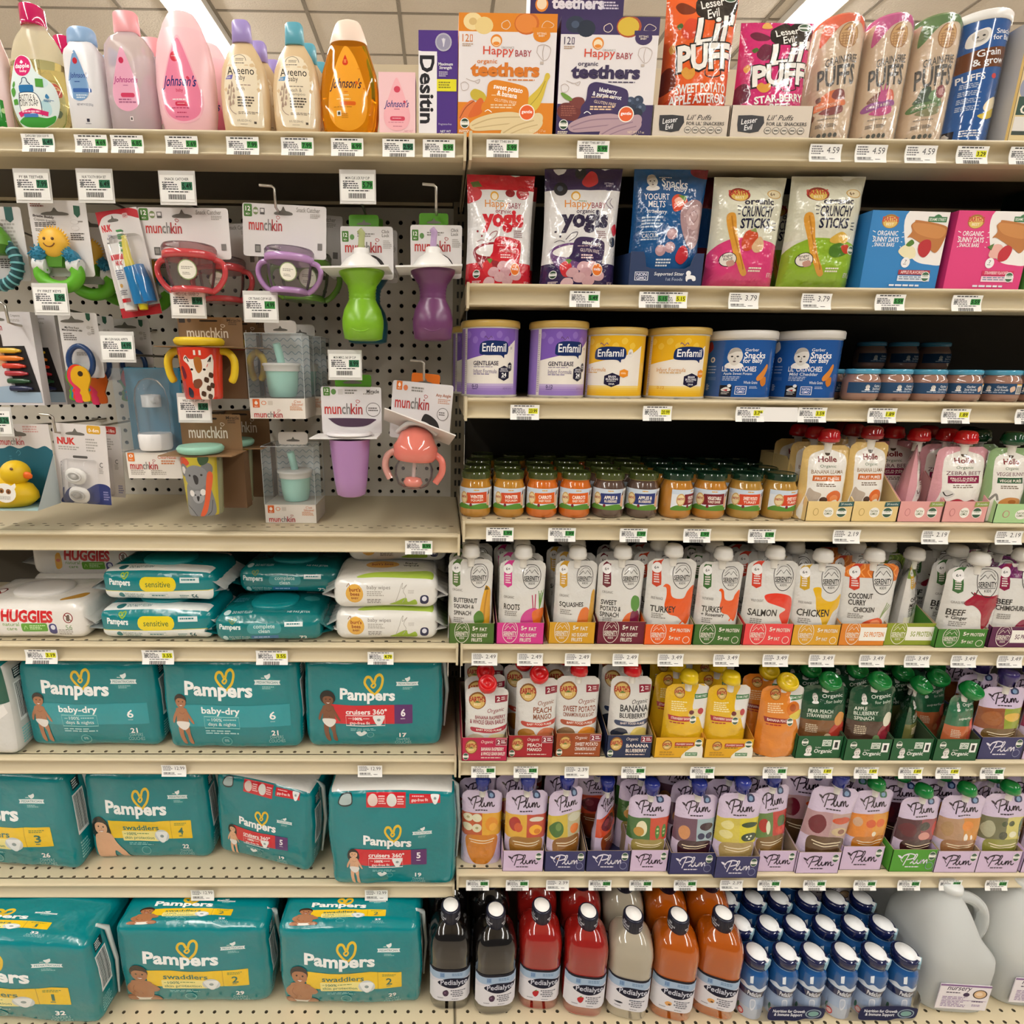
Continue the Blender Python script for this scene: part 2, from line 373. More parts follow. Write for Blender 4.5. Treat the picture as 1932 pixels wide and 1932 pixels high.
tag(pegboard(XL,XB-.01,Z['L2']-.006,1.655,xo,zo,'#cdc8bd').build('pegboard_panel','board',loc=(0,YB,0)),'grey perforated pegboard behind the hanging baby goods','pegboard')
tag(MB().box(XL,XB-.016,YB+.001,YB+.028,1.66,1.893,BEIGE).build('back_panel','steel'),'beige back panel rising behind the toiletries on the top left shelf','back panel')
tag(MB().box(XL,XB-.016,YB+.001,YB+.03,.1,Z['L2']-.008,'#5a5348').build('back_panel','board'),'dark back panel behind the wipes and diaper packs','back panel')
tag(MB().box(XB+.016, XR, YB+.001, YB+.03, .1, 1.66, '#2c2720').build('back_panel', 'board'), 'dark back panel behind the right bay', 'back panel')  # dark board, its colour deepened further to paint in the bay's shade
tag(MB().box(XB+.016,XR,YB+.001,YB+.03,1.661,1.893,BEIGE).build('back_panel','steel'),'beige back panel behind the top shelf of the right bay','back panel')
# steel upright with slots between the bays
mb = MB(); mb.box(XB-.014, XB+.014, YB-.005, YB+.03, 0, 1.9, '#8f8672')
for k in range(70):mb.box(XB-.006,XB-.002,YB-.0066,YB-.005,.12+k*.0254,.132+k*.0254,'#1a1814');mb.box(XB+.002,XB+.006,YB-.0066,YB-.005,.12+k*.0254,.132+k*.0254,'#1a1814')
tag(mb.build('upright_post', 'steel'), 'slotted steel upright between the two shelving bays', 'upright')
# ------------------------------------------------------------------ product builders
K, WH = '#1d1a1c', '#f4f1ee'
def sp(l, r, top, k, dy): return span(l, r, top, Z[k], YF+dy)
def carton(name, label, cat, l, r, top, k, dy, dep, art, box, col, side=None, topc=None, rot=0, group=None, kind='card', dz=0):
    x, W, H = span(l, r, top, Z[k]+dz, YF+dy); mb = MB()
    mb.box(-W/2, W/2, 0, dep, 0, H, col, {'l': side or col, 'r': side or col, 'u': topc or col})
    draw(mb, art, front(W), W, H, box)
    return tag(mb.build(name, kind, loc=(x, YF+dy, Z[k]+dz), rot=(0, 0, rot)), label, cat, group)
def sheet(W, H, T, g, hw, sd, amp):
    def s(u, v, o, side=-1):
        t = v/H; q = 2*u/W-1; x = q*hw(t)*W/2; b = max(0, 1-abs(q)**2.6)
        return (x, side*(T/2*interp(g, t, 1)*b**.55+o+amp*b**.5*(noise.noise((x*42, v*30, sd))+.5*noise.noise((x*80, v*60, sd+side)))), v)
    return s
def hw_pouch(t, rc=.1, k=.26):
    return 1-.02*sin(pi*min(t, 1)) if t < 1-rc else 1-k*(1-sqrt(max(0, 1-((t-1+rc)/rc)**2)))
def sheet_mesh(mb, s, W, H, col, back=None, nu=18, nv=24):
    mb.grid(lambda u, v: s(u*W, v*H, 0), nu, nv, col); mb.grid(lambda u, v: s(u*W, v*H, 0, 1), nu, nv, back or col, True)
    k = [s(u/nu*W, 0, 0) for u in range(nu+1)]; j = [s(u/nu*W, 0, 0, 1) for u in range(nu+1)]
    mb.add(k+j, [(i+1, i, nu+1+i, nu+2+i) for i in range(nu)], back or col)
CAPS = {  # radius, height profiles
 'dome': [(.0125, 0), (.0158, .001), (.0162, .008), (.0150, .0105), (.0148, .015), (.0125, .0195), (.008, .0215), (.0, .022)],
 'ring': [(.011, 0), (.0165, .001), (.0175, .007), (.017, .014), (.0145, .018), (.0125, .0175), (.011, .014), (.005, .014), (.0045, .0165), (0, .0165)],
 'knob': [(.010, 0), (.0128, .001), (.0135, .012), (.0150, .014), (.0152, .024), (.0125, .0285), (.006, .030), (0, .030)]}
def pouch(name, label, W, H, T, art, box, col, cap, capc, loc, rot=(0, 0, 0), sd=0, group=None, back=None, sc=1, capx=0, spout='#e9e6df', g=None):
    t = thing(name, label, 'pouch', loc, rot, group); mb = MB()
    s = sheet(W, H, T, g or [(0, .85), (.12, 1), (.45, .95), (.75, .55), (.9, .16), (.97, .02), (1, .0)], hw_pouch, sd, .0023)
    sheet_mesh(mb, s, W, H, col, back)
    draw(mb, art, s, W, H, box, .009, us=[W*i/18 for i in range(19)], vs=[H*j/24 for j in range(25)])
    mb.build('film_body', 'film', t)
    cx = capx*W
    MB().lathe([(.0065,-.012),(.0065,.003),(.010,.0035),(.010,.005),(.007,.0055),(.007,.011)],spout,16,cx=cx).build('spout','plastic',t,(0,0,H))
    mb = MB(); p = [(a*sc, b*sc) for a, b in CAPS[cap]]; mb.lathe(p, capc, 24)
    for k in range(12 if cap == 'knob' else 0): mb.box(-.0006, .0006, -.0142*sc, -.0128*sc, .001, .0115*sc, capc)
    mb.build('cap', 'gloss', t, (cx, -.004 if cap == 'ring' else 0, H+.006), (.65, 0, .12*(sd % 3-1)) if cap == 'ring' else None)
    return t
def bag(name,label,W,H,T,art,box,col,loc,rot=(0,0,0),sd=0,group=None,back=None,g=None,top='#d8d4c8',kind='film',amp=.0022,hw=None,cat='bag'):
    mb = MB(); g = g or [(0, .6), (.08, .9), (.3, 1), (.7, .85), (.88, .4), (.94, .04), (1, 0)]
    s = sheet(W, H, T, g, hw or (lambda t: 1-.05*sin(pi*min(max(t, 0), 1))), sd, amp)
    sheet_mesh(mb, s, W, H, col, back, 22, 30); draw(mb, art, s, W, H, box, .010, us=[W*i/22 for i in range(23)], vs=[H*j/30 for j in range(31)])
    return tag(mb.build(name, kind, loc=loc, rot=rot), label, cat, group)
def packmap(a, b, c, r, bul, sd, amp):
    """unit cube surface -> plump rounded pack, half sizes a, b, c"""
    E = (a, b, c)
    def f(q, o=0):
        p = [q[i]*E[i] for i in range(3)]; inn = [min(max(p[i], -(E[i]-r)), E[i]-r) for i in range(3)]
        d = Vector([p[i]-inn[i] for i in range(3)]); n = d.normalized() if d.length > 1e-9 else Vector((0, 0, 0))
        P = Vector(inn)+n*r; x, y, z = q
        P.y += bul*(abs(y)**3)*math.copysign(1, y)*max(0, 1-x*x)*max(0, 1-z*z)
        P.x += bul*.4*(abs(x)**3)*math.copysign(1, x)*max(0, 1-z*z); P.z += (bul*.5*max(0, 1-x*x)*z**3 if z > 0 else 0)
        w = noise.noise(P*14+Vector((sd, 0, 0)))+.5*noise.noise(P*37+Vector((0, sd, 0)))
        return P+n*(o+w*amp)
    return f
def pack_mesh(mb, f, col, n=16, sides=None):
    for k, ax, sg in (('f', 1, -1), ('b', 1, 1), ('l', 0, -1), ('r', 0, 1), ('u', 2, 1), ('d', 2, -1)):
        def q(u, v):
            # finer sampling close to the edges
            e = lambda t: sin((t-.5)*pi*.94)/sin(pi*.47); u, v = e(u), e(v)
            return f((u,-1,v)if k == 'f' else (-u,1,v)if k == 'b' else (-1,-u,v)if k == 'l' else (1,u,v)if k == 'r' else (u,v,1)if k == 'u' else (u,-v,-1))
        mb.grid(q, n, n, (sides or {}).get(k, col))
def jar_thing(name, label, R, H, food, lidc, art, box, loc, rotz=0, group=None, lidart=None, lw=1.7, lab=(.2, .62)):
    t = thing(name, label, 'jar', loc, (0, 0, rotz), group)
    h = H*.84
    MB().lathe([(R*.8,0),(R*.93,.002),(R,.007),(R,h*.72),(R*.97,h*.82),(R*.86,h*.93),(R*.83,h),(R*.83,h+.002)],food,32).build('glass_body','jar',t)
    mb = MB(); z0, z1 = H*lab[0], H*lab[1]; Wd = R*lw*1.6
    s = cyl(R+.0002, Wd, z0); mb.grid(lambda u, v: s(u*Wd, v*(z1-z0), 0), 18, 1, '#eef0ee'); draw(mb, art, s, Wd, z1-z0, box, .007)
    mb.build('paper_label', 'paper', t)
    r = R*.92
    MB().lathe([(r*.96,0),(r,.001),(r,H*.12),(r*.97,H*.15),(r*.9,H*.16),(r*.88,H*.15),(0,H*.15)],lidc,32,z0=h,cols=[('#b8a860' if i < 1 else lidc)for i in range(6)]if lidart else None).build('lid','gloss',t)
    return t
def can(name, label, l, r, top, k, dy, art, box, col, lidc, wrap=2.2, group=None, rimc='#c9c4b8', lidh=.011):
    x, W, H = sp(l, r, top, k, dy); R = W/2*.945
    t = thing(name, label, 'can', (x, YF+dy+R, Z[k]), (0, 0, -math.atan2(x, YF+dy+R)), group); mb = MB()
    mb.lathe([(R*.97,0),(R,.0015),(R,.004)],rimc,48,(1,0));mb.lathe([(R*.985,.004),(R*.985,H-lidh-.002)],col,48,(0,0));mb.lathe([(R*.985,H-lidh-.002),(R,H-lidh),(R*.9,H-lidh+.001)],rimc,48,(0,1))
    Wd = 2*R*.985*wrap/2; draw(mb, art, cyl(R*.985, Wd, .004), Wd, H-lidh-.006, box, .01)
    mb.build('body', 'gloss', t)
    MB().lathe([(R*1.0,0),(R*1.03,.0008),(R*1.03,lidh-.003),(R*1.0,lidh-.0005),(R*.95,lidh),(R*.9,lidh-.003),(0,lidh-.003)],lidc,48,z0=H-lidh).build('lid','plastic',t)
    return t
def tray(name, label, l, r, top, k, dy, art, box, col, inner='#a58f73', dep=.17, back=.075, group=None, cat='display tray', cut=None, rot=0):
    """open shelf-ready carton: low front, sides rising to the back"""
    x, W, H = sp(l, r, top, k, dy); mb = MB(); e = .0009
    mb.box(-W/2, W/2, 0, e, 0, H, col, {'b': inner, 'u': inner}); mb.box(-W/2, W/2, 0, dep, 0, e, col)
    P = [(0, 0), (dep, 0), (dep, back), (.075, back), (.0, H)]
    for sx in (-1, 1):
        xo, xi = sx*W/2, sx*(W/2-e); n = len(P)
        mb.add([(xo, y, z) for y, z in P], [tuple(range(n))], col); mb.add([(xi, y, z) for y, z in P], [tuple(range(n))], inner)
        mb.add([(xx, y, z) for xx in (xo, xi) for y, z in P], [(i, (i+1) % n, n+(i+1) % n, n+i) for i in range(n)], inner)
    mb.box(-W/2, W/2, dep-e, dep, 0, back, col, {'f': inner})
    draw(mb, art, front(W), W, H, box)
    o = tag(mb.build(name, 'card', loc=(x, YF+dy, Z[k]), rot=(0, 0, rot)), label, cat, group); o['w'] = W; del o['w']
    return x, W, H
# ------------------------------------------------------------------ price tags
TAGW, TAGH = .0455, .0232
def tag_art(price, kind, name=''):
    if kind == 'w':
        return [('r',0,0,62,36,'#efeeea'),('l',4,3,30,21,4,'#77777a'),('t',price,46,11,24,12,'#4a4a4e',.0),('b',5,24,32,29,'#222'),('r',5,30,36,31,'#444'),('l',40,28,54,31,1,'#555')]
    c, tc = {'g': ('#3c8a43', '#0d1f0d'), 'y': ('#d9d92a', '#22220a'), 'd': ('#2f6e50', '#0b1a10')}[kind]
    return [('r',0,0,62,36,'#f1f0ec'),('t',name,31,3.6,44,4.4,'#333')if name else ('l',8,1.5,56,6,1,'#444'),('l',4,8,36,22,4,'#55555a'),('r',5,11,11,18,'#777'),
            ('r', 39, 8, 59, 21, c), ('t', price, 49, 14.5, 17, 9, tc, .02), ('l', 14, 23, 56, 26, 1, '#333'), ('b', 14, 28, 46, 36, '#1a1a1a')]
_tags = {}
def price_tag(px, k, kind, price, where, name='', rot=0):
    z = Z[k]-.0218; x = gx(px, z, YF-.008); lab = 'white price tag reading %s, %s' % (price, where)
    if kind == 'y': lab = 'price tag with yellow %s box, %s' % (price, where)
    if kind in 'gd': lab = 'price tag with green %s box, %s' % (price, where)
    key = (kind, price, name)
    if key in _tags:
        o = dup(_tags[key], (x, YF-.0072, z), (-.1, rot, 0), lab); o.scale = (1.22, 1, 1.12) if k == 'L3' and px < 600 else (1, 1, 1); return o
    mb = MB(); s = lambda u, v, o: (u-TAGW/2, -.0022*(2*v/TAGH-1)**2-o, v-TAGH/2)
    mb.grid(lambda u, v: s(u*TAGW, v*TAGH, 0), 1, 6, '#efeeea'); mb.grid(lambda u, v: s(u*TAGW, v*TAGH, -.0003), 1, 6, '#efeeea', True)
    draw(mb, tag_art(price, kind, name), s, TAGW, TAGH, (0, 0, 62, 36), .006, off=.00015)
    _tags[key]=tag(mb.build('price_tag','paper',loc=(x,YF-.0072,z),rot=(-.1,rot,0)),lab,'price tag','shelf price tags');_tags[key].scale=(1.22,1,1.12)if k == 'L3' and px < 600 else (1,1,1);return _tags[key]
# ------------------------------------------------------------------ top shelf, left bay
def bottle(name,label,cat,l,r,top,k,dy,body,dr,e,col,kind,cap,capc,capkind,art,box,group=None,cape=None,rot=0,aw=.97,lab=(0,1),copies=(),ce=None):
    """body, cap: (height fraction, half-width fraction) rows; dr depth/width; art covers body heights lab"""
    x, W, H = sp(l, r, top, k, dy); D = W*dr
    t = thing(name, label, cat, (x, YF+dy+D/2, Z[k]), (0, 0, rot), group)
    pr = [(z*H, a*W/2, a*W/2*dr if len(q) < 1 else q[0]*W/2*dr) for z, a, *q in body]
    mb = MB(); mb.sup(pr, col, e, 48)
    if art: aW = W*aw; draw(mb, art, supsurf(pr, e, aW, lab[0]*H), aW, (lab[1]-lab[0])*H, box, .008, m=1)
    mb.build('bottle_body', (kind, 'gloss'), t)
    if cap:
        mb = MB(); mb.sup([(z*H, a*W/2, a*W/2*(ce or dr)) for z, a in cap], capc, cape or 2, 32); mb.build('cap', capkind, t)
    for i, (dx, dyy, lb) in enumerate(copies): dup(t, (x+dx, YF+dy+D/2+dyy, Z[k]), None, lb, group)
    return t
def drop(cx, y0, y1, w, c):            # teardrop label outline
    h=y1-y0;return ('o',[(cx,y0),(cx+w*.12,y0+h*.1),(cx+w*.33,y0+h*.4),(cx+w*.5,y0+h*.7),(cx+w*.38,y0+h*.92),(cx,y1),(cx-w*.38,y0+h*.92),(cx-w*.5,y0+h*.7),(cx-w*.33,y0+h*.4),(cx-w*.12,y0+h*.1)],c)
# partial bottle at the frame edge: pink translucent with a green label
bottle('foam_bottle','pink translucent bottle with green label corner cut by the frame, left of the dish soap','bottle',-70,19,-22,'L1',.012,[(0,.8),(.03,.95),(.3,1),(.6,.9),(.8,.6),(.9,.4),(.95,.38)],.6,2.3,'#eccfd0','plastic',[(.95,.45),(1.0,.45)],'#d11c63','gloss',
       [('p', [(-70, 160), (19, 185), (19, 240), (-70, 240)], '#2f8a32'), ('e', 9, 203, 4, 5, '#bfe3a0')], (-70, -22, 19, 247))
dish=[('o',[(65,650),(105,520),(140,420),(200,388),(262,420),(300,520),(400,600),(432,700),(425,800),(380,900),(300,955),(200,962),(120,930),(75,830)],'#dbe9ea'),
  ('e',340,800,40,60,'#b7dbe4'),('e',340,600,38,40,'#c9e2e6'),('o',[(110,890),(200,860),(330,875),(395,850),(375,905),(300,948),(180,945),(120,915)],'#3f9a3c'),
  ('e',197,474,68,82,'#d3196b'),('t','dapple',197,478,118,48,'#fff',.02),('t','baby',205,518,56,24,'#fff',.01),('p',[(180,445),(195,425),(210,445),(195,458)],'#fff'),
  ('r',155,625,272,682,'#1e6fa8',12),('o',[(165,622),(185,600),(190,575),(205,568),(222,575),(228,600),(250,622)],'#cfe0e6'),('q',[(165,622),(185,600),(190,575),(205,568),(222,575),(228,600),(250,622)],7,'#23435f'),
  ('o',[(150,700),(165,685),(265,685),(300,720),(312,780),(305,850),(150,850),(140,780)],'#f7f7f2'),('q',[(150,700),(165,685),(265,685),(300,720),(312,780),(305,860)],6,'#23435f'),('q',[(150,700),(140,780),(146,860)],6,'#23435f'),
  ('t','BOTTLE &',213,722,125,44,'#222',.0),('t','DISH SOAP',220,765,145,46,'#222',.0),('p',[(112,832),(235,805),(355,828),(345,862),(235,838),(125,868)],'#d5286f'),('l',150,822,320,846,1,'#f3c5d8'),('r',160,845,275,872,'#4b7fc4',8),
  ('o',[(95,620),(118,590),(122,620),(105,640)],'#4f9a3a'),('o',[(75,655),(110,640),(120,680),(90,710)],'#4f9a3a'),('r',85,730,130,772,'#4f9a3a',8),('r',290,575,345,640,'#4f9a3a'),('o',[(360,690),(375,715),(362,728),(348,715)],'#3b7fb0'),('l',335,735,405,755,2,'#3b6fa0')]
BD = [(0, .72), (.02, .86), (.2, .99), (.32, 1.0), (.45, .94)]
t = thing('dish_soap_bottle', 'clear dish soap bottle with magenta cap and white baby bottle label, front one', 'bottle', (0, 0, 0), group='dish soap bottles')
x, W, H = sp(12, 128, -8, 'L1', .012); D = W*.62; t.location = (x, YF+.012+D/2, Z['L1'])
q=[(z*H,a*W/2,a*W/2*.62)for z,a in BD+[(.56,.84)]];up=[(z*H,a*W/2,a*W/2*.62)for z,a in [(.56,.845),(.64,.78),(.72,.68),(.77,.58),(.81,.46),(.84,.38),(.87,.35)]]
MB().sup(q, '#e9dfa2', 2.3, 48).build('liquid_fill', 'liquid', t)
mb = MB(); mb.sup(up, '#f1ead2', 2.3, 48, (0, 1)); mb.build('clear_shoulder', 'oil', t)
mb=MB();s0=[(z,a*1.004,b*1.004)for z,a,b in q+up[1:]];sf=supsurf(s0,2.3,W*.94);draw(mb,dish,sf,W*.94,H,(25,-32,475,990),.008);mb.build('front_label','paper',t)
MB().lathe([(W*.175, .855*H), (W*.18, .87*H), (W*.175, H*.995), (W*.165, H), (0, H)], '#c4155c', 28).build('cap', 'gloss', t)
MB().lathe([(W*.035, 0), (W*.035, H*.85)], '#e8e6e0', 8).build('dip_tube', 'clear', t)
dup(t, (x-.004, t.location.y+.075, Z['L1']), None, 'clear dish soap bottle with magenta cap, second behind the front one', 'dish soap bottles')
dup(t, (x, t.location.y+.15, Z['L1']), None, 'clear dish soap bottle with magenta cap, rearmost of the row', 'dish soap bottles')
# baby powder
bottle('powder_bottle','white baby powder bottle with pale blue cap and blue teardrop label','bottle',129,200,43,'L1',.012,[(0,.93),(.012,.98),(.5,1),(.74,.97),(.79,.9),(.83,.72),(.86,.66)],.62,3,'#e3e2e6','plastic',
  [(.855, .72), (.87, .76), (.96, .73), (.985, .68), (1, .6)], '#8fb1d8', 'plastic',
  [drop(575,372,752,172,'#7ba3cf'),('e',574,453,20,24,'#c32b3c'),('t',"Johnson's",590,566,150,56,'#23408a',.012,0,.25),('l',550,605,610,618,1,'#2d4f96'),('r',528,658,678,688,'#3c69b0',8),('l',550,705,650,740,2,'#cfe0f0'),('t','NET WT 9 OZ (255g)',612,783,130,22,'#55607a',0),('r',612,888,634,912,'#334'),('l',600,924,652,932,1,'#667')],(448,178,752,995),
  copies=[(.004, .07, 'white baby powder bottle with pale blue cap, second in its row')])
# baby oil
oil=[drop(935,340,830,220,'#e9a9c4'),('e',925,445,20,24,'#c92b55'),('t',"Johnson's",945,595,190,62,'#b0417f',.014,0,.25),('l',920,630,965,640,1,'#a3527f'),('r',893,690,1005,724,'#cf3a63',14),('l',870,735,1025,775,2,'#a86486'),('r',948,870,972,905,'#f0e8ea'),('r',953,877,967,898,'#444')]
bottle('oil_bottle','clear baby oil bottle with pink cap and pink teardrop label','bottle',205,292,10,'L1',.012,[(0,.9),(.015,.97),(.3,1),(.6,1),(.72,.95),(.79,.75),(.82,.5),(.84,.46)],.58,3.4,'#ecdfe3','oil',
  [(.835,.5),(.85,.53),(.99,.5),(1,.46)],'#eda3a9','plastic',oil,(760,45,1130,1000),cape=2.6,copies=[(.003,.062,'clear baby oil bottle with pink cap, second in its row')])
# big pink lotion
lot=[drop(1370,240,922,325,'#f6b9c8'),drop(1370,265,905,300,'#ee86a6'),('e',1344,410,34,40,'#d42a44'),('l',1318,404,1370,416,1,'#eba0a8'),('t',"Johnson's",1365,608,250,110,'#2a2f74',.014,0,.25),('o',[(1432,560),(1445,575),(1438,590),(1420,572)],'#d43a5a'),('t','baby',1362,672,54,34,'#c7325a',.004),('l',1300,735,1440,748,1,'#fff'),('r',1318,755,1420,790,'#d73a5a',14),('l',1335,767,1400,776,1,'#f6c5cf'),('l',1285,800,1460,815,1,'#c0466a'),('l',1325,835,1420,850,1,'#c0466a'),('l',1310,868,1440,882,1,'#b0557a')]
bottle('lotion_bottle','tall pink baby lotion bottle with large pink teardrop label','bottle',293,404,5,'L1',.012,[(0,.78),(.015,.84),(.2,.96),(.42,1),(.6,.96),(.75,.85),(.84,.72),(.845,.71)],.55,2.3,'#f4c4cb','plastic',
  [(.845,.715),(.9,.64),(.96,.5),(.985,.42),(1,.3)],'#f5cbcf','plastic',lot,(1148,20,1594,1010),copies=[(.004,.075,'tall pink baby lotion bottle, second in its row')])
# two oat washes with rows behind
def wash(l, r, top, capc, name2, tint, lines, lb, nback, extra, lf):
    a=[('o',[(205,385),(270,400),(320,480),(350,600),(365,720),(365,860),(350,945),(200,950),(110,930),(85,800),(75,640),(100,500),(140,410)],'#efe2c8'),
      ('q',[(150,435),(165,405),(205,390),(240,408),(252,440)],5,'#8c8272'),('l',175,420,235,445,2,'#8c8272'),('l',155,455,255,470,1,'#8c8272'),('t','Aveeno',208,518,200,62,'#2e2a28',.004),('t','baby',205,578,75,52,'#4a4440',.0),
      ('p',[(90,580),(105,556),(152,550),(140,586)],tint),('l',100,562,140,580,2,'#ddd'),('l',175,628,325,640,1,lf)]+[('t',s,205+dx,660+i*34,wd,28,'#8a7f70',0)for i,(s,wd,dx)in enumerate(lines)]+[
      ('l',175,720,325,805,4,'#5a5148'),('l',175,835,340,858,2,'#9a8f80'),('t','8 FL OZ (236 mL)',215,905,105,22,'#8a7f70',0),('r',287,908,305,926,'#5a5148'),('l',185,928,245,936,1,'#a09484')]
    for i,(x,y)in enumerate(((118,640),(140,625),(105,680),(150,668),(112,725),(148,715),(118,770),(140,760))):a.append(('o',[(x-9,y+14),(x+2,y-18),(x+9,y+12),(x,y+20)],'#b29a8a'))
    a.append(('q', [(140, 600), (128, 700), (110, 790), (130, 835), (160, 855)], 5, '#a58f80'))
    return bottle('wash_bottle',lb,'bottle',l,r,top,'L1',.014,[(0,.84),(.015,.9),(.2,.98),(.4,1),(.6,.88),(.72,.66),(.78,.5),(.815,.4),(.82,.39)],.5,2.4,'#d8bd94','plastic',
      [(.815, .36), (.82, .385), (.985, .35), (1, .3)], capc, 'plastic', a, (30, 115, 394, 1020), cape=3.2, aw=.98, copies=extra, ce=.75)
wash(416,508,28,'#a391cf','','#6b62b0',[('bath',60,0)],'cream oat bath bottle with lavender cap, front one',3,[(.007*i,.05*i,'cream bath bottle with lavender cap, %s behind the front one' % n)for i,n in ((1,'second row'),(2,'third row'),(3,'rearmost'))],'#9a7f70')
wash(514,605,33,'#5fa9bd','','#4f93c6',[('wash &',95,15),('shampoo',125,25)],'cream oat wash bottle with teal cap, front one',3,[(.007*i,.05*i,'cream wash bottle with teal cap, %s behind the front one' % n)for i,n in ((1,'second row'),(2,'third row'),(3,'rearmost'))],'#8a8070')
# golden shampoo
sh=[('o',[(1025,318),(1090,400),(1150,560),(1185,720),(1170,880),(1110,960),(1025,985),(940,950),(885,850),(890,700),(930,540),(975,400)],'#f2a62c'),('e',1035,640,1,1,'#f2a62c'),drop(1022,392,478,42,'#d23c1e'),('l',1012,430,1034,460,3,'#f0a060'),
  ('t',"Johnson's",1025,630,235,105,'#4a2f3a',.014,0,.25),('o',[(1105,600),(1120,612),(1112,628),(1095,612)],'#e06a1c'),('l',1010,684,1048,696,1,'#d9731e'),('l',985,708,1075,722,1,'#fbe3a8'),('l',950,738,1110,752,1,'#fbe3a8'),('r',980,760,1098,790,'#e0661f',12),('l',925,800,1140,810,1,'#b8741c'),('r',948,832,982,872,'#f4efe6'),('r',955,840,975,864,'#554'),('l',985,850,1060,895,3,'#d08a1e')]
bottle('shampoo_bottle','golden amber shampoo bottle with cream domed cap','bottle',602,714,20,'L1',.012,[(0,.8),(.012,.86),(.2,.97),(.4,1),(.56,.92),(.72,.72),(.8,.62),(.805,.6)],.55,2.3,'#f0a018','liquid',
  [(.803, .615), (.82, .62), (.9, .52), (.965, .42), (.985, .36), (1, .2)], '#f3dccb', 'plastic', sh, (810, 80, 1262, 1035))
# cartons
carton('soap_box', 'small pale pink bar soap carton between the shampoo and the purple carton', 'box', 716, 784, 136, 'L1', .01, .03,
  [('e',1400,880,95,115,'#f3b3bb'),drop(1400,590,995,200,'#f3b3bb'),('e',1403,677,24,25,'#d3405a'),('t',"Johnson's",1400,795,178,72,'#3a3a7c',.014,0,.25),('o',[(1456,762),(1468,770),(1462,782),(1448,772)],'#d3405a'),('l',1380,825,1425,838,1,'#c06a80'),('r',1348,884,1460,918,'#d3405a',14),('l',1365,896,1445,906,1,'#f0c0c8'),('l',1335,928,1482,936,1,'#c06a80'),('l',1370,958,1440,968,1,'#c06a80'),('t','NET WT\n3 OZ (85g)',1488,1008,80,36,'#c88a94',0)],(1265,547,1540,1038),'#f3c9cd')
carton('ointment_box', 'narrow purple and white ointment carton with sideways black lettering', 'box', 790, 862, 57, 'L1', .012, .035,
  [('r',1568,385,1707,1040,'#efecef'),('p',[(1568,380),(1690,402),(1708,420),(1708,470),(1568,440)],'#efecef'),('t','Desitin',1632,675,520,112,'#17141c',.03,-90),('e',1755,316,62,68,'#b9b7c4'),('e',1755,316,52,57,'#9a97b0'),('p',[(1740,290),(1770,290),(1758,350)],'#d8d6e0'),('r',1752,285,1758,350,'#e4e2ea'),
   ('t','Maximum\nStrength',1772,495,108,56,'#fff',.012),('l',1722,535,1800,578,3,'#cfc8e0'),('r',1707,592,1856,684,'#e4dc22'),('l',1720,612,1830,668,3,'#8a8420'),('t','Fragrance-free',1772,940,100,20,'#cfc8e0',0),('t','NET WT\n4 Oz (113 g)',1775,1008,110,44,'#fff',.004)],(1568,228,1864,1042),'#4b2a84','#3b2070')
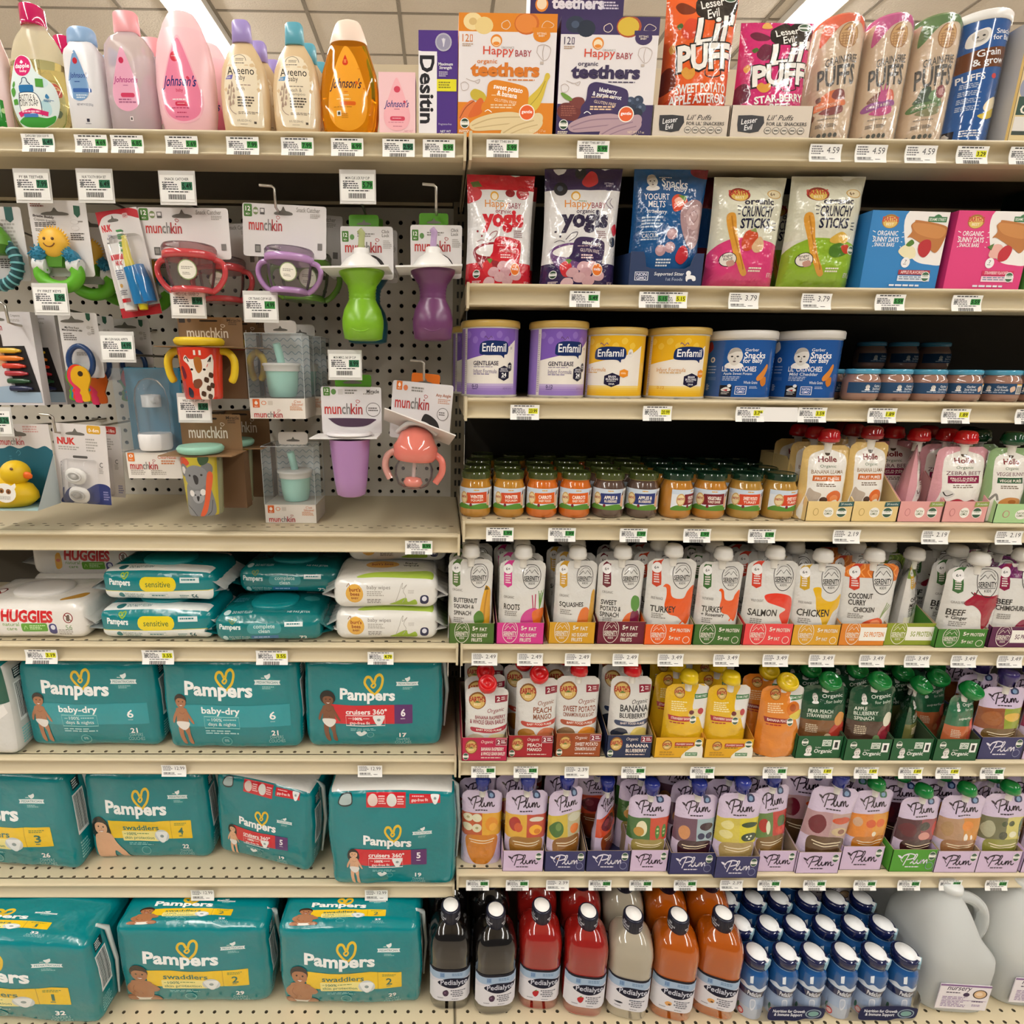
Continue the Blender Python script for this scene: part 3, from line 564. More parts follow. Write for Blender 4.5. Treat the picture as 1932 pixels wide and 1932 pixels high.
# ------------------------------------------------------------------ top shelf, right bay
def teethers(main, dark, flav, food, fc, lx):
    o = lambda *p: list(p)
    return [('r',60,85,810,1055,'#e9e4e6'),('r',60,85,810,225,main),('e',165,150,72,66,food[0]),('e',250,180,70,66,food[1]),('e',165,150,30,28,food[2]),('e',575,160,95,85,food[3]),('e',570,160,82,72,food[4]),
     ('q',[(400,150),(430,140),(450,175),(425,205),(390,195),(385,165),(400,150)],5,'#e8d8c8'),('q',[(690,190),(700,160),(730,140),(780,165),(760,190),(690,190)],4,'#e8d8c8'),
     ('e',693,245,66,56,main),('r',620,190,770,226,main),('t','SITTING\nBABY',692,243,72,32,'#f6ead8',.008),('t','12',112,275,50,58,dark,.0),('r',145,250,165,303,dark),('r',150,256,160,297,'#e9e4e6'),('l',88,318,170,345,2,'#b09070'),
     ('e',347,293,44,48,'#e58a2a'),('e',347,298,34,36,'#f6e3c2'),('e',347,315,26,14,'#e58a2a'),('t','ORGANICS',435,345,100,16,'#9a9a94',0),('t','Happy',365,378,235,84,'#d9482e',.004),('t','BABY',557,388,125,50,'#a83c48',.004),
     ('t', 'organic', 280, 458, 155, 44, dark, .01), ('t', 'teethers', 420, 516, 535, 112, dark, .045), ('l', 445, 590, 670, 606, 1, dark),
     ('q',[(660,380),(670,330),(720,320),(765,350),(750,420),(710,440),(660,380)],4,'#b9a9a0'),('q',[(715,325),(705,380),(712,435)],4,'#b9a9a0'),('r',690,450,715,470,'#c9bcb2'),('q',[(120,590),(180,610),(225,595),(215,625),(190,615)],4,'#b9a9a0'),('q',[(80,630),(110,615),(140,640),(130,675),(90,680),(80,630)],4,'#b9a9a0'),
     ('r',60,775,810,1055,main)]+fc+[('o',[(290,640),(320,605),(380,600),(560,640),(605,680),(608,760),(590,860),(450,850),(265,850),(245,800),(280,740)],main),('t',flav,445,690,230,84,'#fff',.02,-9),('l',320,715,590,725,1,'#f3d9b0'),('t','GLUTEN FREE',430,765,175,24,'#f6e0c4',.0,-9),('l',315,790,530,830,2,'#f0d0a8'),('q',[(270,850),(295,835),(325,855)],6,'#fff'),
     ('o',[(150,960),(200,910),(330,865),(480,850),(600,870),(700,855),(730,900),(690,960),(520,990),(330,1000),(190,1005)],lx[0]),('q',[(170,965),(330,905),(560,890),(690,905)],10,lx[1]),('q',[(190,985),(380,955),(600,930)],8,lx[1]),('o',[(400,1020),(440,960),(560,905),(680,880),(730,930),(690,1000),(590,1045),(430,1052)],lx[0]),('q',[(420,1020),(520,960),(660,915)],10,lx[1]),('q',[(450,1040),(570,985),(690,950)],8,lx[1]),
     ('e',601,853,62,66,'#f6efe4'),('e',601,853,54,58,'#e8622a'),('t','gentle',601,850,84,34,'#fff',.02),('e',114,945,36,42,'#fff'),('e',114,945,31,37,'#2f4a34'),('r',83,930,145,960,'#f0efe6'),('t','USDA',114,934,44,16,'#2f4a34',.01),('l',70,1000,165,1025,2,'#f6ead8'),('t','NET WT 1.7 oz\n(48g)',690,1015,130,50,'#f0dcc0',0)]
fb=[('o',[(600,830),(590,760),(680,660),(720,600),(735,545),(760,540),(770,570),(750,610),(725,720),(690,810),(640,850)],'#d9bf45'),('q',[(620,800),(690,710),(735,600)],6,'#a9962f'),('o',[(155,700),(190,670),(260,700),(280,760),(200,760),(165,740)],'#c9b23c'),('o',[(62,900),(90,830),(150,765),(190,770),(180,830),(130,900),(80,920)],'#e07a3c'),('o',[(140,890),(190,790),(235,740),(262,780),(245,860),(180,895)],'#d9682a'),('q',[(75,905),(120,820),(185,765)],7,'#9a4a24')]
fp=[('o',[(60,820),(100,770),(180,770),(250,800),(240,860),(200,910),(110,900),(70,870)],'#6e2f2c'),('o',[(150,760),(200,720),(260,730),(270,790),(220,810)],'#7a3a34'),('o',[(80,690),(110,690),(170,730),(160,750),(110,730)],'#6f9a3c'),('l',90,790,220,880,5,'#9a5a4c')]+[('e',x,y,40,40,c)for x,y,c in ((630,750,'#3a4a63'),(690,740,'#2f3d55'),(655,810,'#26324a'),(715,800,'#3a4a63'),(690,840,'#1f2a3f'),(600,780,'#2a374f'))]+[('e',x-8,y-8,12,12,'#6a7a94')for x,y in ((630,750),(690,740),(715,800))]
TO = ('#e08a22', '#c9762a')
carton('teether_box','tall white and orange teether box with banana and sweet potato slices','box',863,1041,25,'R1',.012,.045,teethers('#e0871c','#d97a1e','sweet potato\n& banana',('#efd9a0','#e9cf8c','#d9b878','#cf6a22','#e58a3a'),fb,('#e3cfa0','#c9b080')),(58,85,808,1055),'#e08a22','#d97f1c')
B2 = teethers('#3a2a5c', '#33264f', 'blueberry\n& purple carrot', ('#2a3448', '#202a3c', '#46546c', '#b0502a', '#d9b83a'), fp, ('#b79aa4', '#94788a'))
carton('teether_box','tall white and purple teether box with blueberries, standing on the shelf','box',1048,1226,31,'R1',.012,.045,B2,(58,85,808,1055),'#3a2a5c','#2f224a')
x, W, H = sp(1048, 1226, 31, 'R1', .012)
rear=tag(MB().box(-W/2,W/2,0,.045,0,H,'#3a2a5c').build('teether_box','card',loc=(gx(1096,1.83,YF+.07),YF+.07,Z['R1'])),'purple teether box hidden behind the front boxes, carrying another box on top','box')
mb=MB();mb.box(-W/2,W/2,0,.045,0,H,'#3a2a5c',{'l':'#e6e2e6'});B3=[('r',58,85,808,1055,'#3a2a5c'),('e',150,775,52,60,'#e58a2a'),('e',150,770,40,46,'#f3e0c0'),('t','teethers',440,760,420,100,'#ece6ee',.045),('l',630,745,780,815,3,'#d8cfe0'),('l',70,870,150,890,1,'#b0a4c4')]
draw(mb, B3, front(W), W, H, (58, 85, 808, 1055))
b=tag(mb.build('teether_box','card'),'purple teether box with white lettering stacked above the other boxes, cut by the frame','box');b.location=(gx(1094,1.93,YF+.068),YF+.068,Z['R1']+H+.0005)
# puff bags standing in kraft trays
def lil(l, r, top, tl, tr, dy, c, dark, flav, foody, lb, tl2, sd):
    x, W, H = sp(l, r, top, 'R1', dy+.02)
    art=[('r',0,-20,700,1000,c),('o',[(130,130),(190,100),(300,160),(270,200),(180,200)],dark),('o',[(190,300),(250,240),(330,280),(330,380),(240,420),(180,370)],foody),('o',[(140,300),(175,280),(190,310),(160,335)],'#4a6a35'),('o',[(60,650),(120,630),(160,720),(150,800),(60,830)],dark),
      ('o', [(150, 870), (300, 840), (450, 870), (620, 860), (690, 950), (100, 960)], '#d94a20' if 'orange' in lb else '#c0245e'),
      ('o',[(330,60),(450,-10),(560,-25),(670,40),(680,150),(600,240),(420,260),(320,220),(300,140)],'#1d1a1c'),('t','Lesser\nEvil',455,145,215,180,'#f2efe9',.012,14,.2),('e',612,40,62,44,'#e8ece8'),('e',612,40,54,36,'#44604a'),('r',560,32,664,50,'#e8ece8'),
      ('t','Lil\'',480,330,370,250,K,.06,8,.25),('t','Lil\'',480,328,350,230,'#f6f3ee',.022,8,.25),('t','PUFFS',455,555,620,250,K,.075,4),('t','PUFFS',455,552,590,220,'#f6f3ee',.04,4),
      ('o',[(200,680),(235,640),(270,660),(310,650),(320,700),(290,740),(240,735)],'#e0a045'),('q',[(410,670),(420,710),(480,725),(560,700),(550,660)],9,K),('o',[(90,470),(120,440),(140,490),(110,520)],'#e0a045'),('o',[(250,10),(290,-10),(330,40),(290,60),(240,50)],'#e8b060')]+flav
    bag('snack_bag',lb,W,H,.05,art,(60,-10,690,1250),c,(x,YF+dy+.035,Z['R1']+.002),(.03,0,-.02),sd,top=c,g=[(0,.8),(.3,1),(.75,.75),(.9,.3),(.95,.05),(1,0)])
    ta=[('p',[(90,995),(200,990),(300,1000),(310,1060),(270,1140),(200,1155),(100,1140),(90,1080)],'#2a2a2e'),('t','Lesser\nEvil',185,1072,130,110,'#eee',.01,10,.2),('t',"Lil' Puffs",440,1010,210,50,'#2a2a2a',.0,0,.3),('t',"FOR LIL' SNACKERS",495,1068,330,34,'#2a2a2a',.012)]
    for i in range(5):ta +=[('e',345+i*68,1130,30,32,'#55524c'),('e',345+i*68,1130,25,27,'#d8cfc2'),('r',328+i*68,1122,362+i*68,1138,'#77736a')]
    ta.append(('r', 32, 1195, 50, 1215, '#222'))
    tray('kraft_tray', tl2, tl, tr, 199, 'R1', dy, ta, (32, 900, 700, 1222), '#d6cabb', '#b9a78e', .12, .075)
lil(1238,1368,-22,1228,1371,.01,'#e8622a','#7a3018',[('t','SWEET POTATO',400,810,470,80,'#f6f3ee',.03,3),('t','APPLE ASTEROIDS',400,895,560,80,'#f6f3ee',.03,3)],'#d94a30','orange puff snack bag with black logo standing in a kraft tray','kraft tray holding the orange puff bag',3)
lil(1378,1510,38,1374,1526,.01,'#cf2a72','#6a1c3c',[('t','STAR-BERRY',420,800,460,82,'#f6f3ee',.035,6),('t','BEET',420,895,190,80,'#f6f3ee',.035,3)],'#6a2440','magenta puff snack bag with black logo standing in a kraft tray','kraft tray holding the magenta puff bag',8)
# three film-wrapped puff tubes
def tube_art(c, art):
    return [('o',[(170,40),(300,0),(600,-10),(620,120),(500,60),(330,80),(200,220),(150,230)],c),('r',100,-10,640,34,c),('e',400,185,92,118,'#a8733a'),('e',400,185,82,108,'#d9aa66')]+[('s',[(330,165+i*25),(470,165+i*25)],7,'#a8733a')for i in range(5)]+[('s',[(345+i*28,175),(350+i*24,275)],7,'#b07a3e')for i in range(5)]+[('p',[(345,140),(400,95),(455,140)],'#a8733a'),
      ('t','GRAIN-FREE',375,405,290,75,'#3a332c',.012,7),('t','PUFFS',350,550,340,195,'#2f2a26',.022,6)]+art+[('l',235,955,430,972,1,'#8a7f70'),('l',225,1010,300,1048,3,'#5a5148'),('l',320,1010,420,1048,3,'#5a5148'),('r',305,1005,309,1050,'#5a5148'),('l',150,1110,250,1160,2,'#5a4a3c')]+[('e',265+i*48,1120,18,22,'#4a4a3c')for i in range(4)]
def puffs(l, r, c, art, lb, extra=None):
    x, W, H = sp(l, r, 12, 'R1', .02); R = W/2*.94
    t = thing('puffs_tube', lb, 'tube', (x, YF+.02+R, Z['R1']), (0, 0, -.28), group='film wrapped puff tubes'); mb = MB()
    pr = [(0, .9*R), (.004, .97*R), (.02, R), (H*.8, R), (H*.92, R*.97), (H*.965, R*.9), (H*.985, R*.78), (H*.99, R*.5), (H*.99, 0)]
    mb.lathe([(b, a) for a, b in pr], '#d9bfa0', 40, cols=['#d9bfa0']*4+[c]*4)
    Wd = 2*R*1.25
    def s(u, v, o):
        rr = interp(pr, v, 1)+o; th = (u-Wd/2)/R; return (rr*sin(th), -rr*cos(th), v)
    draw(mb, tube_art(c, art), s, Wd, H*.965, (60, -20, 640, 1215), .008); mb.build('tube_body', 'film', t)
    mb=MB();mb.loft([[((R+.0012)*cos(a),(R+.0012)*sin(a),z)for a in [2*pi*k/36 for k in range(36)]]for z in (.003,H*.9)]+[[(R*.9*cos(a),R*.9*sin(a),H*.972)for a in [2*pi*k/36 for k in range(36)]]],'#ffffff',(0,0));mb.build('shrink_film','clear',t)
    return t
vg=lambda *c:[('o',[(200,780),(260,720),(330,690),(380,700),(400,760),(330,800),(240,800)],c[0]),('o',[(330,760),(350,690),(420,690),(450,760),(430,800)],c[1]),('o',[(150,850),(210,800),(320,790),(440,780),(460,830),(350,850),(200,880)],c[2]),('t',c[4],310,828,210,26,'#f6e6d0',.01,5),('o',[(240,890),(320,855),(430,840),(440,900),(340,930),(260,910)],c[3])]
a=puffs(1527,1619,'#e8591f',vg('#e8742a','#8a2a24','#e8742a','#8a2422','SWEET POTATO')+[('o',[(140,940),(170,900),(205,920),(190,970),(150,985)],'#7a4a30'),('o',[(195,750),(230,735),(240,780),(205,790)],'#6a3a28')],'puffs tube with orange top, front one')
dup(a, (a.location.x-.016, a.location.y+.075, Z['R1']), None, 'puffs tube with orange top, behind the front one')
puffs(1622,1706,'#c8408c',vg('#8a4a34','#e05a34','#9a3a94','#d0408c','CARROT & BEET')+[('o',[(300,780),(310,700),(300,630),(330,690),(345,620),(355,690),(385,640),(370,720),(370,790)],'#d04a94')],'puffs tube with pink top')
puffs(1708,1795,'#4a7a2a',vg('#2f5a34','#7aa06a','#4f7a34','#8a8a5a','SPINACH & BEET')+[('o',[(230,770),(260,660),(330,650),(330,720),(270,790)],'#274a2c'),('e',430,700,48,62,'#8a1f30'),('e',430,700,26,34,'#d9a0a0')],'puffs tube with green top')
# blue canister and oat box
x, W, H = sp(1787, 1884, 12, 'R1', .02); R = W/2
t = thing('snack_canister', 'tall blue puffs canister with white lid and brown banner on the top shelf', 'can', (x, YF+.02+R, Z['R1']), (0, 0, -.3)); mb = MB()
mb.lathe([(R*.98, 0), (R, .004), (R, H*.93)], '#2b5a9c', 40); Wd = 2*R*1.2
draw(mb,[('r',100,40,640,1260,'#2b5a9c'),('o',[(150,190),(240,150),(270,190),(260,270),(210,310),(140,300)],'#e8e6e2'),('o',[(165,200),(225,165),(255,205),(240,265),(190,270)],'#c9c4bc'),('e',195,225,9,9,'#444'),('e',230,215,9,9,'#444'),('q',[(195,255),(215,260),(235,248)],5,'#555'),('t','Snacks\nfor Baby',380,210,190,110,'#eef2f6',.01,8),
  ('p',[(90,365),(450,300),(450,480),(90,540)],'#6a3d22'),('t','Grain\n& grow',300,415,220,160,'#eef2f6',.014,10),('t','PUFFS',205,590,170,66,'#eef2f6',.02,6),('e',355,580,20,24,'#c23a3a')]+[('l',150,640+i*70,300,690+i*70,3,'#aebfd8')for i in range(4)]+[('o',[(320,880),(350,800),(420,760),(440,850),(380,920)],'#efe2c0'),('o',[(290,950),(360,910),(430,860),(440,930),(350,980)],'#d9c048'),('r',60,1075,170,1210,'#23202a'),('p',[(80,1110),(120,1090),(150,1130),(110,1150)],'#d8d4d0'),('l',200,1080,360,1150,3,'#dfe6ee')],cyl(R,Wd,.003),Wd,H*.92,(20,60,480,1215),.009)
mb.build('canister_body','gloss',t);MB().lathe([(R*1.02,0),(R*1.04,.001),(R*1.04,H*.06),(R,H*.072),(R*.9,H*.072),(R*.88,H*.06),(0,H*.06)],'#e9e7e4',40,z0=H*.925).build('lid','plastic',t)
carton('oat_box','cream oat cereal box with green banner at the right edge of the top shelf','box',1893,2075,38,'R1',.012,.07,[('r',0,0,800,1060,'#c9a75c'),('r',22,22,800,1040,'#2a2a22'),('r',26,26,800,1036,'#d9c592'),('r',60,60,800,640,'#c9c4c4'),('o',[(90,480),(160,300),(240,120),(330,100),(320,400),(250,620),(120,620)],'#b8875a'),('q',[(120,600),(200,380),(310,150)],14,'#8a5a3a'),('e',80,560,50,90,'#8f94a8'),('o',[(150,640),(260,560),(420,560),(420,660),(150,690)],'#c98a3c'),('r',40,640,800,800,'#1f4434'),('t','OATMEAL',330,750,520,84,'#e9e6d8',.02),('r',40,815,800,940,'#dedad4'),('r',40,940,800,975,'#2a3a30')],(0,0,800,1060),'#d9c592','#b9b4ae')
# ------------------------------------------------------------------ right bay, second shelf: snack bags and boxes
def yogis(main, dark, flav, berries, extra, wx):
    return [('r',60,60,640,1020,'#dedcdc'),('r',60,60,640,240,main)]+berries+[('e',293,290,36,38,'#d9a23c'),('e',293,294,26,28,'#f3e6cc'),('t','Happy',312,362,205,80,'#d98a3a',.004),('t','BABY',472,366,110,46,'#8e2f45',.004),('l',315,328,410,340,1,'#7a9a6a'),('t','organic',370,420,140,44,dark,.01),('t','yogis',368,495,370,185,main if wx else dark,.05),('l',465,568,545,630,4,'#8a6a70'),
     ('q',[(225,640),(270,590),(315,580),(300,620),(250,655)],5,dark),('q',[(140,660),(180,645),(220,660)],4,dark),('e',145,575,9,9,dark),('e',182,615,8,8,dark),
     ('r',60,830,640,1020,main),('o',[(115,720),(200,675),(330,670),(360,720),(350,860),(280,930),(190,880),(130,800)],dark if wx else '#6a4478'),('o',[(140,725),(220,690),(330,690),(340,760),(240,780),(150,760)],'#e9e6e4'),('o',[(190,850),(240,810),(280,850),(270,930),(220,930)],'#c93038'),('p',[(230,800),(290,790),(260,840)],'#5f8a3a'),
     ('o',[(290,660),(330,620),(430,625),(520,650),(535,700),(520,800),(480,850),(270,800),(280,740)],main),('t',flav,430,675,150,40,'#fff',.02,-6),('l',320,690,510,697,1,'#f3d0d0'),('t','GLUTEN FREE',415,730,150,26,'#f3e0e0',0,-6),('l',350,760,470,800,2,'#f3d0d0')]+extra+[
     ('o',[(x-48,y+4),(x-20,y-36),(x+30,y-34),(x+48,y+2),(x+22,y+36),(x-28,y+34)],c)for x,y,c in ((370,855,'#d3aab0'),(290,905,'#cda2a8'),(430,850,'#dbb4b8'),(390,905,'#c99ca4'),(345,945,'#d3aab0'),(255,985,'#dcb6bc'),(415,970,'#cda2a8'),(490,930,'#d0a6ac'))]+[('e',480,880,42,52,'#f0e2d0'),('e',480,880,37,46,'#e0742a'),('t','melts',480,875,52,24,'#fff',.01),('e',146,920,30,34,'#eee'),('e',146,920,26,29,'#37503c'),('r',120,908,172,930,'#eee'),('t','USDA',146,912,36,13,'#37503c',.01),('l',115,975,195,995,2,'#f3e0e0'),('t','NET WT 1 oz',600,985,70,22,'#e8d0d0',0)]
sb=[('o',[(60,260),(100,210),(180,250),(170,310),(110,340),(60,340)],'#c9404a'),('p',[(90,180),(160,170),(190,215),(110,220)],'#5a6a35'),('e',540,265,58,50,'#b01f2c'),('t','SITTING\nBABY',540,265,70,34,'#f0d8d8',.0),('e',430,265,42,32,'#8a1f28')]
mbb=[('e',180,230,52,56,'#23262f'),('e',175,226,22,24,'#4a5160'),('e',330,100,42,48,'#262a34'),('o',[(345,160),(400,90),(450,110),(460,180),(400,215),(350,200)],'#cf3a40'),('e',545,195,60,50,'#33264f'),('t','SITTING\nBABY',545,195,70,34,'#e0d8ea',.0)]
def rbag(l, r, top, dy, T, *a, tilt=.02, **kw):
    x, W, H = sp(l, r, top, 'R2', dy); return bag(a[0], a[1], W, H, T, a[2], a[3], a[4], (x, YF+dy+T/2, Z['R2']), (tilt, 0, a[5]), a[6], **kw)
yb = [(0, .9), (.15, 1), (.6, .7), (.85, .25), (.93, .04), (1, 0)]
o=rbag(878,1005,321,.015,.05,'yogurt_bag','red and white yogurt melts bag at the left end of its shelf',yogis('#c5202e','#8e1f2c','strawberry',sb,[],1),(62,120,640,1015),'#dddada',.05,11,g=yb,group='yogurt bags')
rear = dup(o, (o.location.x+.012, YF+.09, Z['R2']), None, 'red and white yogurt melts bag behind the front one', 'yogurt bags')
rbag(1023,1166,308,.012,.055,'yogurt_bag','purple and white mixed berry yogurt melts bag',yogis('#35264f','#2a2340','mixed berry',mbb,[('q',[(560,300),(530,340),(560,380),(590,375),(560,340),(575,305)],4,'#6a5a7a'),('o',[(585,540),(620,505),(640,560),(610,600)],'#c9303c'),('e',600,650,28,40,'#2a2d38')],0),(62,70,640,1015),'#dddcdf',-.04,23,g=yb,group='yogurt bags')
def babyface(x, y, h, hair='#b3ada6', sk='#e0dcd6'):   # small grey drawn baby head of the blue packs
    w=h*.8;return [('o',[(x-w*.55,y+h*.5),(x-w*.3,y+h*.3),(x+w*.35,y+h*.32),(x+w*.55,y+h*.5),(x+w*.3,y+h*.62),(x-w*.3,y+h*.62)],'#f2f0ee'),('o',[(x-w*.42,y-h*.1),(x-w*.25,y-h*.45),(x+w*.15,y-h*.5),(x+w*.42,y-h*.2),(x+w*.4,y+h*.15),(x+w*.15,y+h*.42),(x-w*.12,y+h*.42),(x-w*.38,y+h*.15)],sk),
      ('o',[(x-w*.42,y-h*.15),(x-w*.2,y-h*.46),(x+w*.15,y-h*.5),(x+w*.35,y-h*.32),(x,y-h*.3)],hair),('e',x-w*.16,y-h*.04,h*.06,h*.045,'#333'),('e',x+w*.16,y-h*.04,h*.06,h*.045,'#444'),('q',[(x-w*.01,y),(x+w*.04,y+h*.1),(x-w*.04,y+h*.12)],h*.025,'#777'),('e',x,y+h*.23,h*.07,h*.045,'#6a5a58')]
gy=[('r',1295,75,1900,1020,'#1f568f'),('o',[(1760,75),(1900,75),(1900,150),(1780,130)],'#7a1f2c')]+babyface(1440,180,120)+[('t','Snacks',1620,195,215,76,'#eef2f6',.014,-5),('t','for Baby',1620,245,200,60,'#eef2f6',.012,-5),('l',1500,140,1615,152,1,'#dfe6ee'),('t','YOGURT\nMELTS',1470,335,200,110,'#f2f4f6',.008,-2),('t','strawberry',1475,425,160,40,'#e8ecf0',.006,-3),('l',1360,460,1540,555,4,'#b8cbe0'),('t','CALCIUM',1435,608,125,34,'#e8eef4',.004),('l',1365,575,1500,590,1,'#b8cbe0'),('l',1365,632,1505,650,1,'#b8cbe0'),
   ('o',[(1590,330),(1640,285),(1715,320),(1720,370),(1670,410),(1610,420)],'#d9543a'),('o',[(1610,340),(1650,310),(1690,340),(1650,390)],'#f0b09a'),('p',[(1640,290),(1720,300),(1700,345)],'#5f8a3a'),('o',[(1670,420),(1720,350),(1800,325),(1870,360),(1890,470),(1860,640),(1800,710),(1740,660),(1690,540)],'#a98a8e'),('o',[(1720,430),(1780,370),(1850,410),(1850,520),(1790,560),(1730,500)],'#c2a4a6'),('q',[(1750,450),(1790,410),(1830,450),(1800,500),(1770,480)],8,'#9a7a80')]+[('e',x,y,44,44,'#b8949a')for x,y in ((1615,595),(1605,700),(1528,725))]+[('e',x-6,y-8,26,24,'#cdaab0')for x,y in ((1615,595),(1605,700),(1528,725))]+[('o',[(1660,760),(1700,690),(1750,700),(1770,770),(1720,830),(1670,810)],'#c5303a'),('l',1500,790,1640,860,3,'#dfe8f0')]
o=rbag(1186,1322,311,.018,.045,'yogurt_melts_bag','blue yogurt melts bag standing in a navy tray',gy,(1300,80,1895,1020),'#1f568f',0,31,group='yogurt bags')
o2=rbag(1256,1340,320,.07,.04,'yogurt_melts_bag','dark red and blue snack bag half hidden behind the navy tray',[('r',0,0,100,100,'#6a1f2a'),('r',0,0,100,30,'#7a2430'),('r',0,30,100,62,'#24508a'),('e',55,78,24,9,'#c9b0b0')],(0,0,100,100),'#6a1f2a',0,37)
x, W, H = sp(1186, 1322, 475, 'R2', .008); mb = MB(); nv = '#22355c'
P=[(1325,745),(1415,745),(1430,790),(1440,860),(1480,875),(1720,875),(1760,850),(1775,790),(1795,755),(1850,755),(1850,1015),(1325,1015)]
Q = [((px-1588)/525*W, (1015-py)/270*H) for px, py in P]; tr = tessellate_polygon([[Vector((a, b, 0)) for a, b in Q]])
mb.add([(a, 0, b) for a, b in Q], [tuple(f) for f in tr], nv); mb.add([(a, .001, b) for a, b in Q], [tuple(f) for f in tr], '#8f8474')
mb.box(-W/2, W/2, 0, .12, 0, .001, nv)
for s in (-1, 1): mb.add([(s*W/2, 0, 0), (s*W/2, .12, 0), (s*W/2, .12, H*1.25), (s*W/2, 0, H*.97)], [(0, 1, 2, 3)], nv)
draw(mb,[('r',1362,902,1460,970,'#dfe4ee'),('r',1367,907,1455,965,nv),('t','NON\nGMO',1411,937,74,52,'#eef',.014),('t','Supported Sitter',1610,920,215,34,'#eef2f6',.004,0,.15),('t','1st Foods',1650,958,120,24,'#b8c4d8',0),('e',1750,910,18,20,'#f2f2f4'),('o',[(1735,930),(1770,925),(1800,935),(1805,965),(1785,970),(1775,955),(1750,960),(1745,975),(1735,965)],'#f2f2f4')],front(W),W,H,(1325,745,1850,1015))
tag(mb.build('display_tray', 'card', loc=(x, YF+.008, Z['R2'])), 'navy display tray with cut-out front around the blue yogurt bag', 'display tray')
def sticks(c, flav, X=0):
    return [('r',100,80,980,480,'#d9d8c4'),('o',[(110,780),(120,560),(200,480),(300,470),(470,500),(540,560),(560,780),(330,800)],c),('r',100,620,560,800,c),('e',240,195,58,46,'#8a3a30'),('e',240,200,46,38,'#d9b45a'),('t',"EARTH'S",240,180,112,36,'#c23a34',.03),('t','BEST',240,214,50,18,'#f3e6c0',.01),('e',435,190,44,30,'#c9a05a'),('e',435,190,38,25,'#e9dcb8'),('t','6+',425,190,30,26,'#5a3a20',.01),
      ('t','organic',345,250,165,52,'#23233a',.03),('t','CRUNCHY',342,305,180,66,'#23233a',.016),('t','STICKS',338,378,168,64,'#23233a',.03)]+[('s',[(225+i*3,270+i*25),(245,276+i*22)],5,'#23233a')for i in range(3)]+[('s',[(440,375+i*18),(465,370+i*22)],5,'#23233a')for i in range(3)]+flav+[
      ('o',[(180,320),(205,310),(225,340),(250,480),(290,620),(325,690),(310,710),(280,680),(240,590),(205,470),(180,370)],'#d99a3a'),('q',[(200,330),(235,480),(300,670)],7,'#b87a2a'),('e',210,605,44,46,K),('e',210,605,40,42,'#ece4da'),('t','finger\nfood',208,590,54,40,'#333',.006,8),('o',[(205,620),(235,610),(245,640),(215,650)],'#c99a8a'),('l',330,655,410,690,2,'#f0e8d8'),('t','NET WT 1.6 oz',470,700,45,30,'#f3e0e0',0)]
sg = [(0, .35), (.06, .75), (.2, 1), (.75, .95), (.9, .45), (.95, .05), (1, 0)]
p1=[('o',[(270,500),(290,430),(340,420),(360,470),(330,540),(290,550)],'#c9502e'),('o',[(330,520),(370,460),(400,500),(390,550),(350,560)],'#d9b48a'),('p',[(310,425),(340,405),(350,435)],'#8a9a5a')]
p2=[('o',[(330,470),(390,430),(430,460),(420,500),(340,500)],'#d9b04a'),('o',[(340,520),(400,500),(440,560),(380,590),(340,570)],'#4f7a2a'),('o',[(400,520),(440,510),(450,560),(420,560)],'#c2452e'),('e',470,540,28,28,'#e6e2d4'),('e',470,540,23,23,'#5f7a4a'),('r',444,532,496,548,'#e6e2d4')]
o=rbag(1336,1470,325,.012,.05,'crunchy_sticks_bag','cream and pink crunchy sticks bag',sticks('#d9407a',p1),(120,70,515,790),'#d9d8c4',.0,41,g=sg)
dup(o, (o.location.x+.02, YF+.12, Z['R2']), None, 'cream and pink crunchy sticks bag behind the front one')
o=rbag(1480,1615,323,.01,.05,'crunchy_sticks_bag','cream and lime green crunchy sticks bag',sticks('#8fb52e',p2),(120,70,515,790),'#d9d8cc',-.03,47,g=sg)
dup(o, (o.location.x-.01, YF+.12, Z['R2']), None, 'cream and lime green crunchy sticks bag behind the front one')
